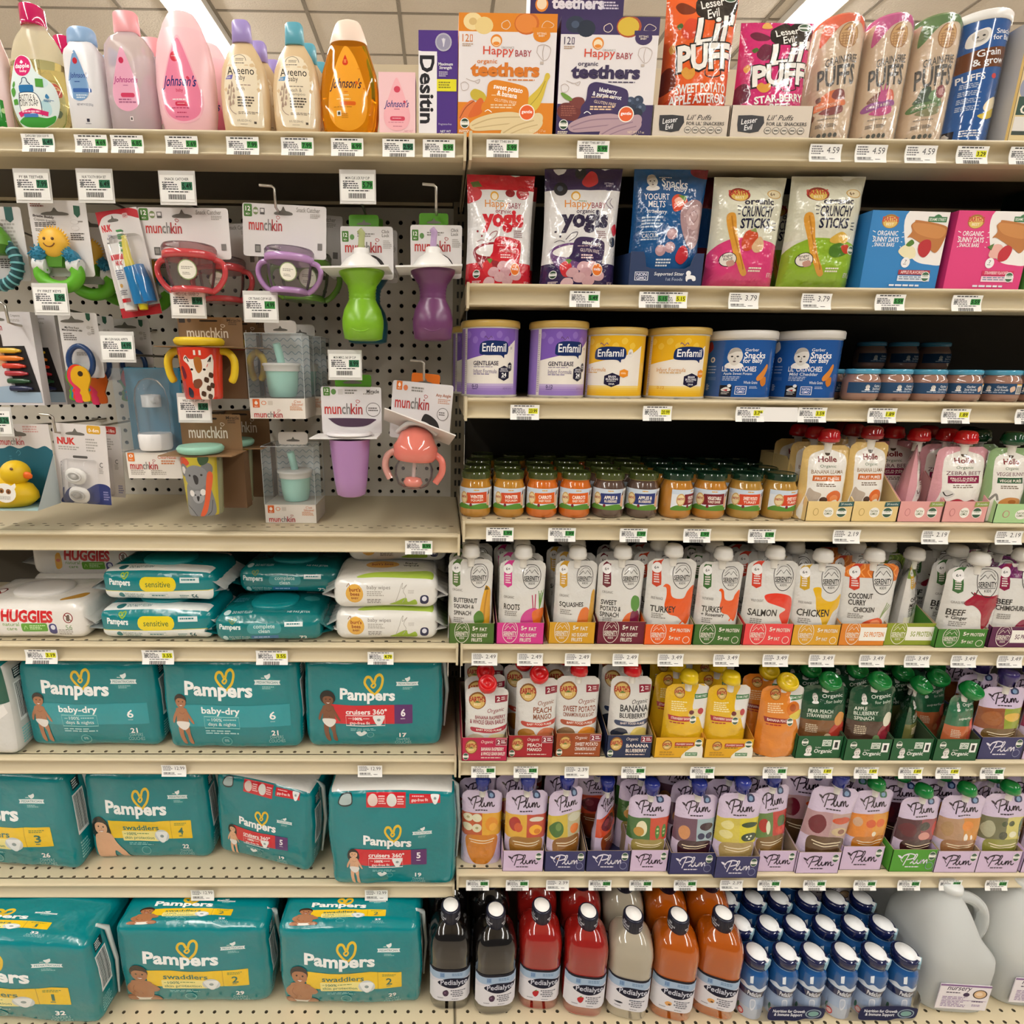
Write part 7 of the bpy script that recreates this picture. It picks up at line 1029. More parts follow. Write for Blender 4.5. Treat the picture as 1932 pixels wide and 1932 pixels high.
# small blue shake bottles in six-packs
H = .142; R = .0265
t = thing('shake_bottle', 'x', 'bottle', (0, 0, 0), (0, 0, -.35)); mb = MB()
pf = [(R*.9, 0), (R, .004), (R, .03), (R*.93, .052), (R*.95, .06), (R, .072), (R, .098), (R*.92, .108), (R*.75, .116), (R*.72, .12)]
mb.lathe(pf, '#8a9cb8', 36, cols=['#b9a9a0', '#aab2c2', '#9aabc6', '#9aabc6', '#1d3f7c', '#1b4a82', '#1b4a82', '#1f528e', '#8fb0c8'])
Wd = R*2.5; s = lambda u, v, o: ((interp([(b, a) for a, b in pf], v, 1)+o)*sin((u-Wd/2)/R), -(interp([(b, a) for a, b in pf], v, 1)+o)*cos((u-Wd/2)/R), v)
draw(mb,[('r',0,33,240,62,'#1f5690'),('o',[(20,66),(50,56),(80,60),(110,54),(150,60),(200,55),(220,66)],'#cfd9e6'),('p',[(84,38),(104,34),(108,50),(90,52)],'#dfe8f0'),('p',[(0,70),(240,66),(240,82),(0,86)],'#1a2450'),('t','PediaSure',130,76,90,12,'#dfe4ee',.02),('o',[(110,92),(140,90),(146,104),(126,116),(112,108)],'#c9cfda'),('o',[(115,94),(137,93),(141,103),(126,111),(116,106)],'#a9b4c8'),('e',60,128,20,8,'#b8303a'),('e',60,128,14,5,'#e0b0b0'),('e',40,120,8,8,'#3f6a5a')],s,Wd,.116,(0,26,240,142),.005)
mb.build('bottle_body', 'gloss', t)
MB().lathe([(R*.78, 0), (R*.84, .001), (R*.86, .017), (R*.8, .0205), (R*.7, .021), (0, .021)], '#141c46', 32).build('cap', 'gloss', t, (0, 0, .119))
mb=MB();mb.lathe([(R*.66,0),(R*.66,.0008),(0,.0008)],'#eef0f2',28);mb.box(R*.5,R*.85,-.004,.004,-.002,.0009,'#eef0f2');mb.box(R*.74,R*.9,-.009,.009,-.015,-.002,'#8fb0bc');mb.build('foil_seal','paper',t,(0,0,.1405),(0,0,-.6))
proto = t
ords = ('leftmost', 'second', 'third', 'fourth', 'fifth', 'rightmost'); rowsb = ('front', 'second', 'third')
d = r0*((1580-CX)/FPX)+r1*((1926-CY)/FPX)+r2; Y0 = d.y*(Z['B']-CZ)/d.z+R
first = True
for rr in range(5):
    for i in range(6 if rr < 3 else 4):
        xx = gx((1427, 1483, 1536, 1595, 1652, 1709)[i], Z['B']+.14, Y0); loc = (xx+.002*rr, Y0+rr*.0565, Z['B']); loc = (xx, Y0+rr*.0565, Z['B'])
        lab='small blue shake bottle with white seal, %s of the %s row' % (ords[i],rowsb[rr])if rr < 3 else 'small blue shake bottle in shade behind the third row'
        g = 'blue shake bottles' if rr < 3 else 'shaded blue shake bottles'
        if first: proto.location = loc; proto['label'] = lab; proto['group'] = g; first = False
        else: dup(proto, loc, (0, 0, -.35+.05*((i*7+rr*3) % 4)), lab, g)
for k, (a, b, nm) in enumerate(((1427, 1536, 'left'), (1595, 1709, 'right'))):   # printed carrier bands round each six-pack
    xa, xb = gx(a, .19, Y0), gx(b, .19, Y0); e = R+.0012; P = []
    for cx, cy, a0 in ((xb, Y0, -90), (xb, Y0+.0565, 0), (xa, Y0+.0565, 90), (xa, Y0, 180)):
        P += [(cx+e*cos(math.radians(a0+q)), cy+e*sin(math.radians(a0+q))) for q in (0, 22, 45, 67, 90)]
    mb = MB(); n = len(P); mb.add([(x, y, z) for z in (.002, .042) for x, y in P], [(i, (i+1) % n, n+(i+1) % n, n+i) for i in range(n)], '#e8ecf2', True, 1)
    Wd = xb-xa+R*1.2; cxm = (xa+xb)/2
    def sb(u, v, o, xa=xa, xb=xb):
        x = xa-R*.6+u; q = x-xb if x > xb else x-xa if x < xa else 0; return (x, Y0-sqrt(max(0, (e+.0004)**2-q*q))-o, .002+v)
    draw(mb,[('o',[(95,20),(160,6),(300,4),(400,30),(402,95),(300,100),(250,116),(180,112),(92,104)],'#1d2148'),('t','Nutrition for Growth\n& Immune Support',200,58,180,56,'#e6e8f0',.02,-2),('e',340,62,46,34,'#8a9aa8'),('e',340,62,38,27,'#1d2148'),('e',340,62,30,20,'#7aa09a')],sb,Wd,.04,(0,0,420,120),.008)
    tag(mb.build('carrier_band', ('paper', 'clear'), loc=(0, 0, Z['B'])), 'navy printed band around the %s six-pack of blue shake bottles' % nm, 'band')
# gallon jugs of water
def jug(l, r, yb, lab):
    d = r0*(((l+r)/2-CX)/FPX)+r1*((yb-CY)/FPX)+r2; Yf = d.y*(Z['B']-CZ)/d.z; x, W, _ = span(l, r, 1700, Z['B'], Yf); W = .146; H = .24; D = .15
    t = thing('water_jug', lab, 'jug', (x, Yf+D/2, Z['B']), (0, 0, -.06), 'water jugs'); mb = MB()
    pr=[(0,.86,.86,0),(.012,.95,.95,0),(.04,.97,1,0),(.42,.98,1,0),(.5,.96,.98,-.01),(.56,.86,.94,-.09),(.64,.76,.88,-.14),(.72,.66,.78,-.16),(.8,.54,.62,-.15),(.87,.38,.42,-.1),(.915,.25,.25,-.06),(.93,.23,.23,-.05),(.955,.23,.23,-.05)]
    rings = []
    for z, a, b, dx in pr:
        R_ = []
        for j in range(48):
            th = 2*pi*j/48; c, q = cos(th), sin(th); e = 3.6 if z < .6 else 2.6
            R_.append((dx*W/2+a*W/2*math.copysign(abs(c)**(2/e), c), b*D/2*math.copysign(abs(q)**(2/e), q), z*H))
        rings.append(R_)
    mb.loft(rings, '#e9ecea'); b_ = mb.build('jug_body', 'frost', t)
    mb=MB();mb.tube(smooth([(.010,0,H*.885),(.038,0,H*.865),(.062,0,H*.79),(.073,0,H*.68),(.075,0,H*.57),(.068,0,H*.47)],False,5),.0115,'#d9dcda',14);mb.build('handle','frost',t)
    MB().lathe([(.0185, 0), (.0195, .001), (.0195, .012), (.017, .014), (0, .014)], '#d6d8d6', 28).build('cap', 'plastic', t, (-.05*W/2, 0, H*.95))
    mb = MB(); lw, lh = .095, .062; s = front(lw, -D/2*1.0-.0006, .018); mb.box(-lw/2, lw/2, -D/2-.0006, -D/2+.0005, .018, .018+lh, '#e3dde3')
    draw(mb,[('r',0,0,285,195,'#e6e0e4'),('r',0,0,285,14,'#8a6a94'),('t','nursery',108,38,132,38,'#3a2f44',.006,0,.2),('l',40,60,130,74,1,'#4a3f54'),('e',155,76,18,16,'#4a3a54'),('e',230,68,40,36,'#4a3a34'),('e',230,68,33,30,'#d9b48a'),('e',226,66,18,14,'#e8cdb0'),('l',25,95,180,182,7,'#9a84a8'),('r',25,120,275,124,'#b8a4c0'),('l',195,120,265,140,1,'#6a5a74'),('l',200,150,265,170,2,'#9a84a8')],s,lw,lh,(0,0,285,195))
    mb.build('front_label', 'paper', t); return t
a = jug(1728, 1892, 1916, 'frosted gallon water jug with purple label, front one')
dup(a, (a.location.x+.158, a.location.y+.01, Z['B']), (0, 0, -.06), 'frosted gallon water jug cut by the right edge of the frame', 'water jugs')
dup(a, (a.location.x+.045, a.location.y+.158, Z['B']), (0, 0, -.06), 'frosted gallon water jug behind the front one', 'water jugs')
dup(a, (a.location.x+.2, a.location.y+.165, Z['B']), (0, 0, -.06), 'frosted gallon water jug at the rear beyond the right edge', 'water jugs')
dup(a, (a.location.x-.115, a.location.y+.21, Z['B']), (0, 0, -.06), 'frosted gallon water jug in shade behind the shake bottles', 'water jugs')
# ------------------------------------------------------------------ hooks and hanging goods on the pegboard
def pegxz(x, z):                       # nearest pegboard hole
    p = .0254; return xo+round((x-xo)/p)*p, zo+round((z-zo)/p)*p
def hook(px, py, Y, label, price=None, name='', kd='g', tip=None, drop_=.010, straight=True):
    x, z = at(px, py, Y); zw = z-drop_; hx, hz = pegxz(x, zw-.004)
    t = thing('peg_hook', label, 'peg hook', (hx, YB, hz), group='pegboard hooks'); L = lambda X, Yy, Zz: (X-hx, Yy-YB, Zz-hz)
    mb = MB()
    mb.tube([L(hx-.0127,YB+.004,hz),L(hx-.0127,YB-.004,hz-.001),L(hx-.010,YB-.006,hz-.001),L(hx+.010,YB-.006,hz-.001),L(hx+.0127,YB-.004,hz-.001),L(hx+.0127,YB+.004,hz)],.0019,'#6a665e',7)
    path=[L(hx,YB-.007,hz-.001),L(hx,YB-.02,hz-.003),L(x,Y+.03,zw),L(x,Y+.002,zw)]if price else [L(hx,YB-.007,hz-.001),L(hx,YB-.02,hz-.003),L(x,Y+.012,zw),L(x,Y,zw+.002),L(x,Y-.002,z-.003),L(x-.004,Y-.002,z),L(x-tip,Y-.002,z+.001)]
    mb.tube(path, .0021, '#7d786f' if price else '#b9b4aa', 8); mb.build('hook_wire', 'wire', t)
    if price:
        w_,h_=.049,.036;mb=MB();mb.box(-w_/2-.002,w_/2+.002,0,.0008,-h_/2-.004,h_/2+.006,'#d4d2cd');mb.build('tag_sleeve','plastic',t,L(x,Y,z),(-.05,0,.0))
        mb=MB();mb.box(-w_/2,w_/2,0,.0003,-h_/2,h_/2,'#f1f0ec');draw(mb,[o for o in tag_art(price,kd,name)],front(w_,0,-h_/2),w_,h_,(0,-3,62,40));mb.build('price_tag','paper',t,L(x,Y-.0007,z),(-.05,0,0))
    return t
def rect(l, t, r, b, Y):
    (x0, z0), (x1, z1) = at(l, (t+b)/2, Y), at(r, (t+b)/2, Y); zb = at((l+r)/2, b, Y)[1]; zt = at((l+r)/2, t, Y)[1]
    return (x0+x1)/2, zb, x1-x0, zt-zb
def rcard(mb, x0, x1, z0, z1, y, col, r=.004, th=.0006, back='#cfcac2'):
    P = []
    for cx,cz,a in ((x1-r,z1-r,0),(x0+r,z1-r,90),(x0+r,z0+r,180),(x1-r,z0+r,270)):P +=[(cx+r*cos(math.radians(a+q)),cz+r*sin(math.radians(a+q)))for q in (0,30,60,90)]
    n = len(P); mb.add([(x, yy, z) for yy in (y, y+th) for x, z in P], [tuple(range(n))[::-1]], col).add([(x, y+th, z) for x, z in P], [tuple(range(n))], back)
    mb.add([(x, yy, z) for yy in (y, y+th) for x, z in P], [(i, (i+1) % n, n+(i+1) % n, n+i) for i in range(n)], col)
def slot(x,y,w,h):return [('o',[(x-w*.5,y+h*.2),(x-w*.3,y),(x-w*.12,y-h*.1),(x,y-h*.6),(x+w*.12,y-h*.1),(x+w*.3,y),(x+w*.5,y+h*.2),(x+w*.4,y+h*.45),(x-w*.4,y+h*.45)],'#6a665f')]
def munch(x, y, w, h, mono=None):      # x, y = centre
    c = [mono]*3 if mono else ['#c03028', '#7d7a76', '#a92a2c']
    return [('t','mun',x-w*.27,y+h*.17,w*.43,h*.55,c[0],.012),('t','ch',x+w*.07,y+h*.05,w*.22,h*.78,c[1],.012),('t','kin',x+w*.34,y+h*.05,w*.3,h*.78,c[2],.012),('q',[(x+w*.37,y-h*.36),(x+w*.33,y-h*.52),(x+w*.37,y-h*.58),(x+w*.43,y-h*.48)],w*.012,c[2],True)]
ages=lambda x,y,w,h,n='12',c='#4a7a2f':[('r',x,y,x+w,y+h,c,w*.12),('t',n,x+w/2,y+h*.36,w*.6,h*.38,'#f4f4ee',.02),('t','MO+',x+w/2,y+h*.8,w*.5,h*.16,'#e6e6dc',.01)]
def item(name, label, cat, l, t, r, b, Y, group=None, rot=(0, 0, 0)):
    x, z, W, H = rect(l, t, r, b, Y); o = thing(name, label, cat, (x, Y, z), rot, group); return o, W, H
def cardp(t, W, H, art, box, x0=0, x1=1, z0=0, z1=1, col='#dfdbd9', y=0, nm='backing_card', k='card'):
    mb = MB(); a, b, c, d = (x0-.5)*W, (x1-.5)*W, z0*H, z1*H; rcard(mb, a, b, c, d, y, col)
    draw(mb, art, lambda u, v, o: (a+u, y-o, c+v), b-a, d-c, box); return mb.build(nm, k, t)
def lathe_at(t, nm, k, prof, col, x, y, z, n=32, cols=None, caps=(1, 1), rot=None):
    return MB().lathe(prof, col, n, caps, cols=cols).build(nm, k, t, (x, y, z), rot)
# 1 - spiky teether on its card, three behind
def teether(lab, l, tp, r, b, Y):
    t, W, H = item('teether', lab, 'teether', l, tp, r, b, Y, 'spiky teethers')
    cardp(t,W,H,slot(480,385,220,60)+[('t','Bristle Buddy',385,425,170,26,'#3a2f2c',.02,-6),('t','Copain à poils',390,455,175,28,'#7a746e',.0,-6),('l',305,470,480,510,3,'#4a4440'),('l',305,520,450,548,2,'#9a948e'),('p',[(637,330),(688,335),(685,405),(660,430),(635,400)],'#2a5a44'),('e',630,465,34,20,'#c9c4c0'),('e',630,465,31,17,'#dfdbd9'),('e',630,515,34,20,'#c9c4c0'),('e',630,515,31,17,'#dfdbd9'),('l',660,455,700,475,1,'#8a847e'),('l',585,555,705,620,4,'#4a4440'),('l',290,315,400,350,2,'#7a3a2a')],(270,290,740,920),z0=.16,z1=1)
    U = lambda px, py: ((px-505)/470*W, (1010-py)/720*H)
    hx, hz = U(478, 640); R = .0215; mb = MB(); mb.lathe([(R*sin(a), -R*.55*cos(a)) for a in [pi*k/10 for k in range(11)]], '#e8b43a', 28)
    for k in range(34):
        a = 2*pi*k/34; mb.tube([(R*.9*cos(a), R*.9*sin(a), 0), (R*1.13*cos(a), R*1.13*sin(a), 0)], [.0016, .0008], '#e8b43a', 5)
    for ex in (-.006, .006): mb.lathe([(0, 0), (.0022, 0), (.0022, .0008), (0, .001)], '#5a3a1a', 10, cx=ex, cy=.004, z0=R*.55-.0012)
    mb.tube([(.009*cos(a), .002+.009*sin(a), R*.5-.0001+.0006) for a in [pi*(1.15+.7*k/8) for k in range(9)]], .0009, '#7a4a1a', 5)
    mb.build('smiling_head', 'rubber', t, (hx, -.012, hz), (pi/2, 0, 0))
    for s, (a, b2) in ((-1, ((320, 690), (395, 770))), (1, ((650, 725), (580, 775)))):
        p,q=U(*a),U(*b2);mb=MB();P=[(p[0]+(q[0]-p[0])*k/6,-.012,p[1]+(q[1]-p[1])*k/6)for k in range(7)];mb.tube(P,[.006,.011,.0125,.0125,.012,.0105,.008],'#2a7fa0',14)
        R2 = random.Random(s)
        for k in range(60):
            f=R2.random();ang=R2.uniform(pi,2*pi);c=Vector(P[0]).lerp(Vector(P[-1]),f*.9+.05);dv=Vector((-(q[1]-p[1]),0,q[0]-p[0])).normalized()*cos(ang)+Vector((0,1,0))*sin(ang);mb.tube([c+dv*.011,c+dv*.0145],[.0011,.0005],'#3a8fb0',4)
        mb.build('bristle_arm', 'rubber', t)
    p=[U(*k)for k in ((400,720),(480,735),(550,715),(530,830),(420,830))];mb=MB();mb.add([(x,-.016,z)for x,z in p]+[(x,-.004,z)for x,z in p],[(0,1,2,3,4)[::-1]]+[(i,(i+1)% 5,5+(i+1)% 5,5+i)for i in range(5)],'#4f8a1f');mb.build('torso','rubber',t)
    P=[U(*k)for k in ((350,830),(335,890),(370,950),(440,985),(500,992),(570,975),(625,930),(640,880),(625,830))];mb=MB();mb.tube([(x,-.012,z)for x,z in smooth(P,False,4)],.0095,'#63b32a',12)
    for k in (0, -1): x, z = P[k]; mb.tube([(x-.008, -.012, z+.004), (x+.009, -.012, z+.001)], .0105, '#dfe2e0', 10)
    mb.build('ring_handle', 'rubber', t); return t
a = teether('spiky yellow smiling teether with blue arms and green ring on white card, front one', 64, 378, 172, 548, .905)
for i in range(3):dup(a,(a.location.x+.018*(i+1),.905+.05*(i+1),a.location.z-.004*(i+1)),(0,0,.1*(i+1)),'spiky teether on white card, %s behind the front one' % ('first','second','third')[i],'spiky teethers')
# 2 - avocado rattle at the frame edge
t, W, H = item('ring_rattle', 'teal ringed avocado rattle on white card cut by the left edge', 'teether', -58, 390, 50, 545, .91)
cardp(t,W,H,[('l',55,60,95,200,8,'#b9b4b0'),('p',[(72,0),(86,0),(86,60),(79,75),(72,60)],'#2a5a54'),('l',50,250,90,300,5,'#4a4440')],(0,0,100,360),z0=.1)
mb = MB(); mb.tube([(.032*cos(a_)+.004, -.014, H*.3+.032*sin(a_)) for a_ in [2*pi*k/30 for k in range(30)]], .008, '#1f4a50', 10, closed=True)
for k in range(22): a_ = 2*pi*k/22; mb.tube([(.032*cos(a_+d_)+.004, -.014, H*.3+.032*sin(a_+d_)) for d_ in (-.045, .045)], .0092, '#6fb0b4', 10)
mb.build('ribbed_ring','rubber',t);lathe_at(t,'avocado','rubber',[(.0,-.02),(.012,-.018),(.0195,-.006),(.017,.008),(.009,.02),(0,.024)],'#4a7a24',.012,-.016,H*.56,cols=['#4a7a24']*2+['#5f9a30']*3);lathe_at(t,'avocado_stone','gloss',[(0,0),(.009,.0005),(.006,.005),(0,.0065)],'#8a5a34',.008,-.034,H*.53,rot=(pi/2,0,0))
# 3 - toothbrush set
t,W,H=item('toothbrush_set','toothbrush and toothpaste blister pack with red top and blue brush','toothbrush set',218,394,296,596,.90,rot=(0,-.14,0))
B = (820, 350, 1250, 1235)
cardp(t,W,H,[('r',820,350,1250,1235,'#dcd6d4'),('o',[(810,340),(1100,340),(1260,380),(1260,440),(1150,410),(1000,380),(880,400),(815,460)],'#b8202a'),('r',820,1150,1250,1240,'#b8202a'),('t','NUK',895,488,100,58,'#d0222a',.05),('t','Grins\n& Giggles',910,560,75,46,'#5a5a8a',.01),('l',860,600,900,760,9,'#4a4a50'),('l',865,770,930,890,7,'#77777c'),('r',1085,385,1140,425,'#d9b0b0',10),('t','12+',1112,405,36,18,'#7a1f24',.02)]+slot(980,420,110,50),B)
U = lambda px, py: ((px-1035)/430*W, (1235-py)/885*H)
x, z = U(975, 1190); mb = MB(); hh = 560/885*H; pr = [(0, .0085, .0085), (hh*.08, .0095, .009), (hh*.6, .0105, .007), (hh*.98, .0125, .001), (hh, .0125, .0006)]
mb.sup(pr,'#e6e4e2',2.2,24);draw(mb,[('r',0,100,120,148,'#c0222a'),('t','NUK',72,180,70,44,'#c0222a',.05,-70 if 0 else 0),('l',20,240,100,330,5,'#5a6a8a'),('e',50,380,16,18,'#d9a44a'),('l',20,420,100,470,3,'#7a7a84'),('r',0,495,120,530,'#c0222a')],supsurf(pr,2.2,.018),.018,hh,(0,0,120,600),.004);mb.build('toothpaste_tube','gloss',t,(x,-.011,z))
p=[U(*k)for k in ((1110,1195),(1110,1050),(1090,900),(1075,760),(1080,640),(1085,580))];mb=MB();mb.tube([(a_,-.012,b_)for a_,b_ in p],[.006,.0095,.009,.0055,.0045,.004],'#d9c81f',12);mb.build('toothbrush','plastic',t)
p=[U(*k)for k in ((1095,1150),(1100,1000),(1080,840))];MB().tube([(a_,-.0135,b_)for a_,b_ in p],[.0095,.011,.0095],'#2a78b0',14).build('brush_grip','gloss',t)
x, z = U(1050, 625); mb = MB()
for i in range(9): mb.box(-.008, .0, -.003, .003, -.014+i*.0034, -.0118+i*.0034, ('#3f8a4a', '#e6e6e0', '#3f8a4a')[i % 3])
mb.build('bristles', 'plastic', t, (x+.006, -.013, z))
p=[U(*k)for k in ((1180,1140),(1165,980),(1140,830))];MB().tube([(a_,-.010,b_)for a_,b_ in p],[.011,.012,.010],'#2a78b8',14).build('brush_cover','gloss',t)
mb=MB();a_,b_=U(925,1170),U(1235,575);mb.sup([(0,.03*.72,.012),(.004,.026*.9,.017),(b_[1]-a_[1]-.004,.024*.9,.017),(b_[1]-a_[1],.02,.012)],'#f4f4f6',4,32);mb.build('blister','clear',t,((a_[0]+b_[0])/2,-.004,a_[1]))
# 4 - snack catchers: handled cup with lid on a header card
def catcher(lab, l, tp, r, b, Y, c, c2, rot=(0, 0, 0)):
    t, W, H = item('snack_cup', lab, 'snack cup', l, tp, r, b, Y, 'handled snack cups', rot); U = lambda px, py: ((px-1500)/740*W, (1060-py)/720*H)
    cardp(t,W,H,ages(1158,352,72,92)+[('e',1262,400,24,28,'#7a8a5a'),('r',1242,392,1282,410,'#dfdbd9'),('r',1300,378,1340,425,'#55524e'),('r',1306,384,1334,408,'#dfdbd9')]+slot(1505,395,160,60)+[('t','Snack Catcher',1722,378,205,34,'#8a8680',.006)]+munch(1345,495,300,110)+[('l',1740,405,1830,440,3,'#a9a49e'),('r',1250,650,1300,710,'#5a5652'),('r',1258,660,1292,700,'#8a8680'),('r',1805,620,1845,670,'#7a7672')],(1145,345,1880,740),z0=.44,z1=1)
    cx, cz = U(1590, 1030); s = W/.14*.83; R = .046*s; y = -R*.75
    lathe_at(t, 'cup_body', 'clear', [(R*.72, 0), (R*.8, .01*s), (R*.9, .03*s), (R*.95, .056*s)], '#d9cfd0', cx, y, cz, 40, caps=(1, 0))
    lathe_at(t,'base_ring','gloss',[(R*.7,-.004*s),(R*.82,-.003*s),(R*.82,.003*s),(R*.74,.007*s)],c,cx,y,cz,40);lathe_at(t,'rim_ring','gloss',[(R*.93,0),(R*1.03,.001),(R*1.04,.012*s),(R*.98,.014*s)],c,cx,y,cz+.053*s,40)
    lathe_at(t, 'lid', 'clear', [(R*1.02, 0), (R*1.03, .008*s), (R*.97, .013*s), (R*.5, .015*s), (0, .0155*s)], '#e3dcdc', cx, y, cz+.066*s, 40, caps=(0, 0))
    for sx in (-1, 1):
        P = [(sx*R*.95, 0, .056*s), (sx*R*1.22, 0, .052*s), (sx*R*1.36, 0, .04*s), (sx*R*1.3, 0, .024*s), (sx*R*1.05, 0, .008*s), (sx*R*.8, 0, .0)]
        MB().tube(smooth(P, False, 4), .0052*s, c, 12).build('handle', 'gloss', t, (cx, y, cz))
    mb=MB();q=lambda u,v,o:((R*.93+o)*sin((u-.018*s)/R+.25),-(R*.93+o)*cos((u-.018*s)/R+.25),v);draw(mb,[('e',50,50,48,48,'#8a9a6a'),('e',50,50,43,43,'#e9e4d6'),('l',22,35,78,50,2,'#9a9488'),('l',26,62,74,76,2,'#9a9488')],q,.036*s,.036*s,(0,0,100,100),.005,off=.001);mb.build('round_sticker','paper',t,(cx,y,cz+.014*s))
    return t
a = catcher('clear snack cup with red handles on white header card', 268, 392, 436, 562, .905, '#c8484c', '')
dup(a, (a.location.x+.02, .98, a.location.z-.004), (0, 0, -.1), 'clear snack cup with red handles, behind the front red one', 'handled snack cups')
catcher('clear snack cup with lilac handles on white header card', 454, 386, 612, 562, .915, '#b58ac0', '', (0, .05, -.05))
catcher('clear snack cup with green handles, half hidden behind the lilac one', 470, 400, 640, 575, 1.0, '#6a9a3a', '', (0, .05, .1))
# 5 - hourglass straw cups
def strawcup(lab, l, tp, r, b, Y, c, rot=(0, 0, 0)):
    t, W, H = item('straw_cup', lab, 'cup', l, tp, r, b, Y, 'hourglass straw cups', rot); U = lambda px, py: ((px-1090)/430*W, (1445-py)/1055*H)
    x0, z0 = U(905, 915); x1, z1 = U(1325, 490); mb = MB(); rcard(mb, x0, x1, z0, z1, 0, '#dcd8d6')
    draw(mb,ages(918,528,52,85)+[('e',998,575,18,22,'#5f8a4a'),('l',1040,545,1180,580,2,'#8a8680'),('t','Click\nLock',1265,545,62,56,'#6a665f',.004)]+munch(1085,650,300,110)+[('l',1245,600,1315,670,5,'#b0aca6'),('o',[(1165,720),(1230,760),(1265,830),(1250,850),(1130,850),(1130,740)],'#2a2624')],lambda u,v,o:(x0+u,-o,z0+v),x1-x0,z1-z0,(905,490,1325,915));mb.build('backing_card','card',t)
    a_,b_=U(975,500),U(1212,398);mb=MB();rcard(mb,a_[0],b_[0],a_[1],b_[1],.001,'#4f8a24');draw(mb,slot(1095,460,110,40),lambda u,v,o:(a_[0]+u,.001-o,a_[1]+v),b_[0]-a_[0],b_[1]-a_[1],(975,398,1212,500));mb.build('hang_tab','plastic',t)
    cx, cz = U(1092, 1440); s = W/.098; y = -.04*s; hz = lambda py: U(0, py)[1]-cz; k = W/430
    pr=[(105*k,0),(150*k,hz(1425)),(162*k,hz(1330)),(163*k,hz(1270)),(145*k,hz(1190)),(110*k,hz(1120))]+[(x_*k,hz(p_))for p_,x_ in ((1100,103),(1090,108),(1078,102),(1066,107),(1052,103),(1040,109),(1026,106),(1012,114),(1000,112))]+[(140*k,hz(960)),(172*k,hz(910)),(178*k,hz(885)),(170*k,hz(875))]
    mb=MB();mb.lathe(pr,c,44);mb.tube([(150*k*sin(q),-150*k*cos(q)-.001,hz(1270)-.022*s*cos(q*1.5))for q in [-.9+1.8*i/14 for i in range(15)]],.0012,c,6);mb.build('cup_body','plastic',t,(cx,y,cz))
    mb=MB();fz=hz(880);fw=265*k;mb.box(-fw,fw*.92,-.046*s,.036*s,fz-.001,fz+.0015,'#e9e7e4');mb.build('card_flange','card',t,(cx,y,cz),(.0,-.03,0))
    lathe_at(t,'lid','plastic',[(172*k,fz+.002),(165*k,hz(850)),(120*k,hz(790)),(75*k,hz(760)),(58*k,hz(745)),(62*k,hz(720)),(56*k,hz(706)),(0,hz(705))],'#e6e4e0',cx,y,cz,40)
    mb=MB();mb.tube([(0,0,hz(715)),(.001,-.001,hz(640)),(.002,-.002,hz(590)),(-.002,-.004,hz(565))],[.0062*s,.0055*s,.006*s,.005*s],'#a9b07a' if 'green' in lab else '#b59ac0',12);mb.build('straw','rubber',t,(cx,y,cz));return t
g = strawcup('lime green hourglass straw cup with white lid hanging on card', 638, 403, 738, 646, .915, '#7cb326')
strawcup('deep teal hourglass straw cup hidden behind the lime green one', 646, 410, 746, 652, 1.0, '#1f5a6a')
strawcup('plum purple hourglass straw cup with white lid beside the upright', 768, 400, 866, 646, .915, '#6a3a64')
# 6 - box of bath crayons, three in a row
def crayons(lab, l, tp, r, b, Y):
    t, W, H = item('crayon_box', lab, 'box', l, tp, r, b, Y, 'white window boxes'); mb = MB(); mb.box(-W/2, W/2, 0, .016, 0, H, '#d6d2d4')
    draw(mb,[('t','Crayons',178,152,78,26,'#8a8680',.004),('l',110,178,220,200,2,'#a9a49e')]+munch(-20,238,160,70)+slot(20,170,140,50)+[('r',-190,300,40,440,'#2a1c16'),('o',[(-100,440),(-60,400),(40,470),(30,540),(-90,560)],'#c99a74'),('p',[(-190,740),(90,715),(285,760),(290,860),(-190,860)],'#9ab0c4'),('p',[(30,395),(215,390),(285,770),(95,770)],'#1c1a1c')],front(W),W,H,(-190,120,300,880));mb.build('carton','card',t)
    for i, c in enumerate(('#d9b02a', '#e07a1f', '#c9361f', '#a82a34', '#1f4a2c', '#22284a')):
        xx=(95+i*9-55)/490*W;zz=(880-(430+i*62))/760*H;MB().tube([(xx-.016,-.003,zz),(xx+.008,-.003,zz),(xx+.012,-.003,zz),(xx+.018,-.003,zz-.0005)],[.0042,.0042,.003,.002],c,10).build('crayon','plastic',t)
    return t
a = crayons('white window box of bath crayons cut by the left edge, front of three', -44, 588, 70, 764, .91)
for i in (1,2):dup(a,(a.location.x+.012*i,.91+.035*i,a.location.z-.001*i),(0,0,.06*i),'white window box of bath crayons, %s behind the front one' % ('second','third')[i-1],'white window boxes')
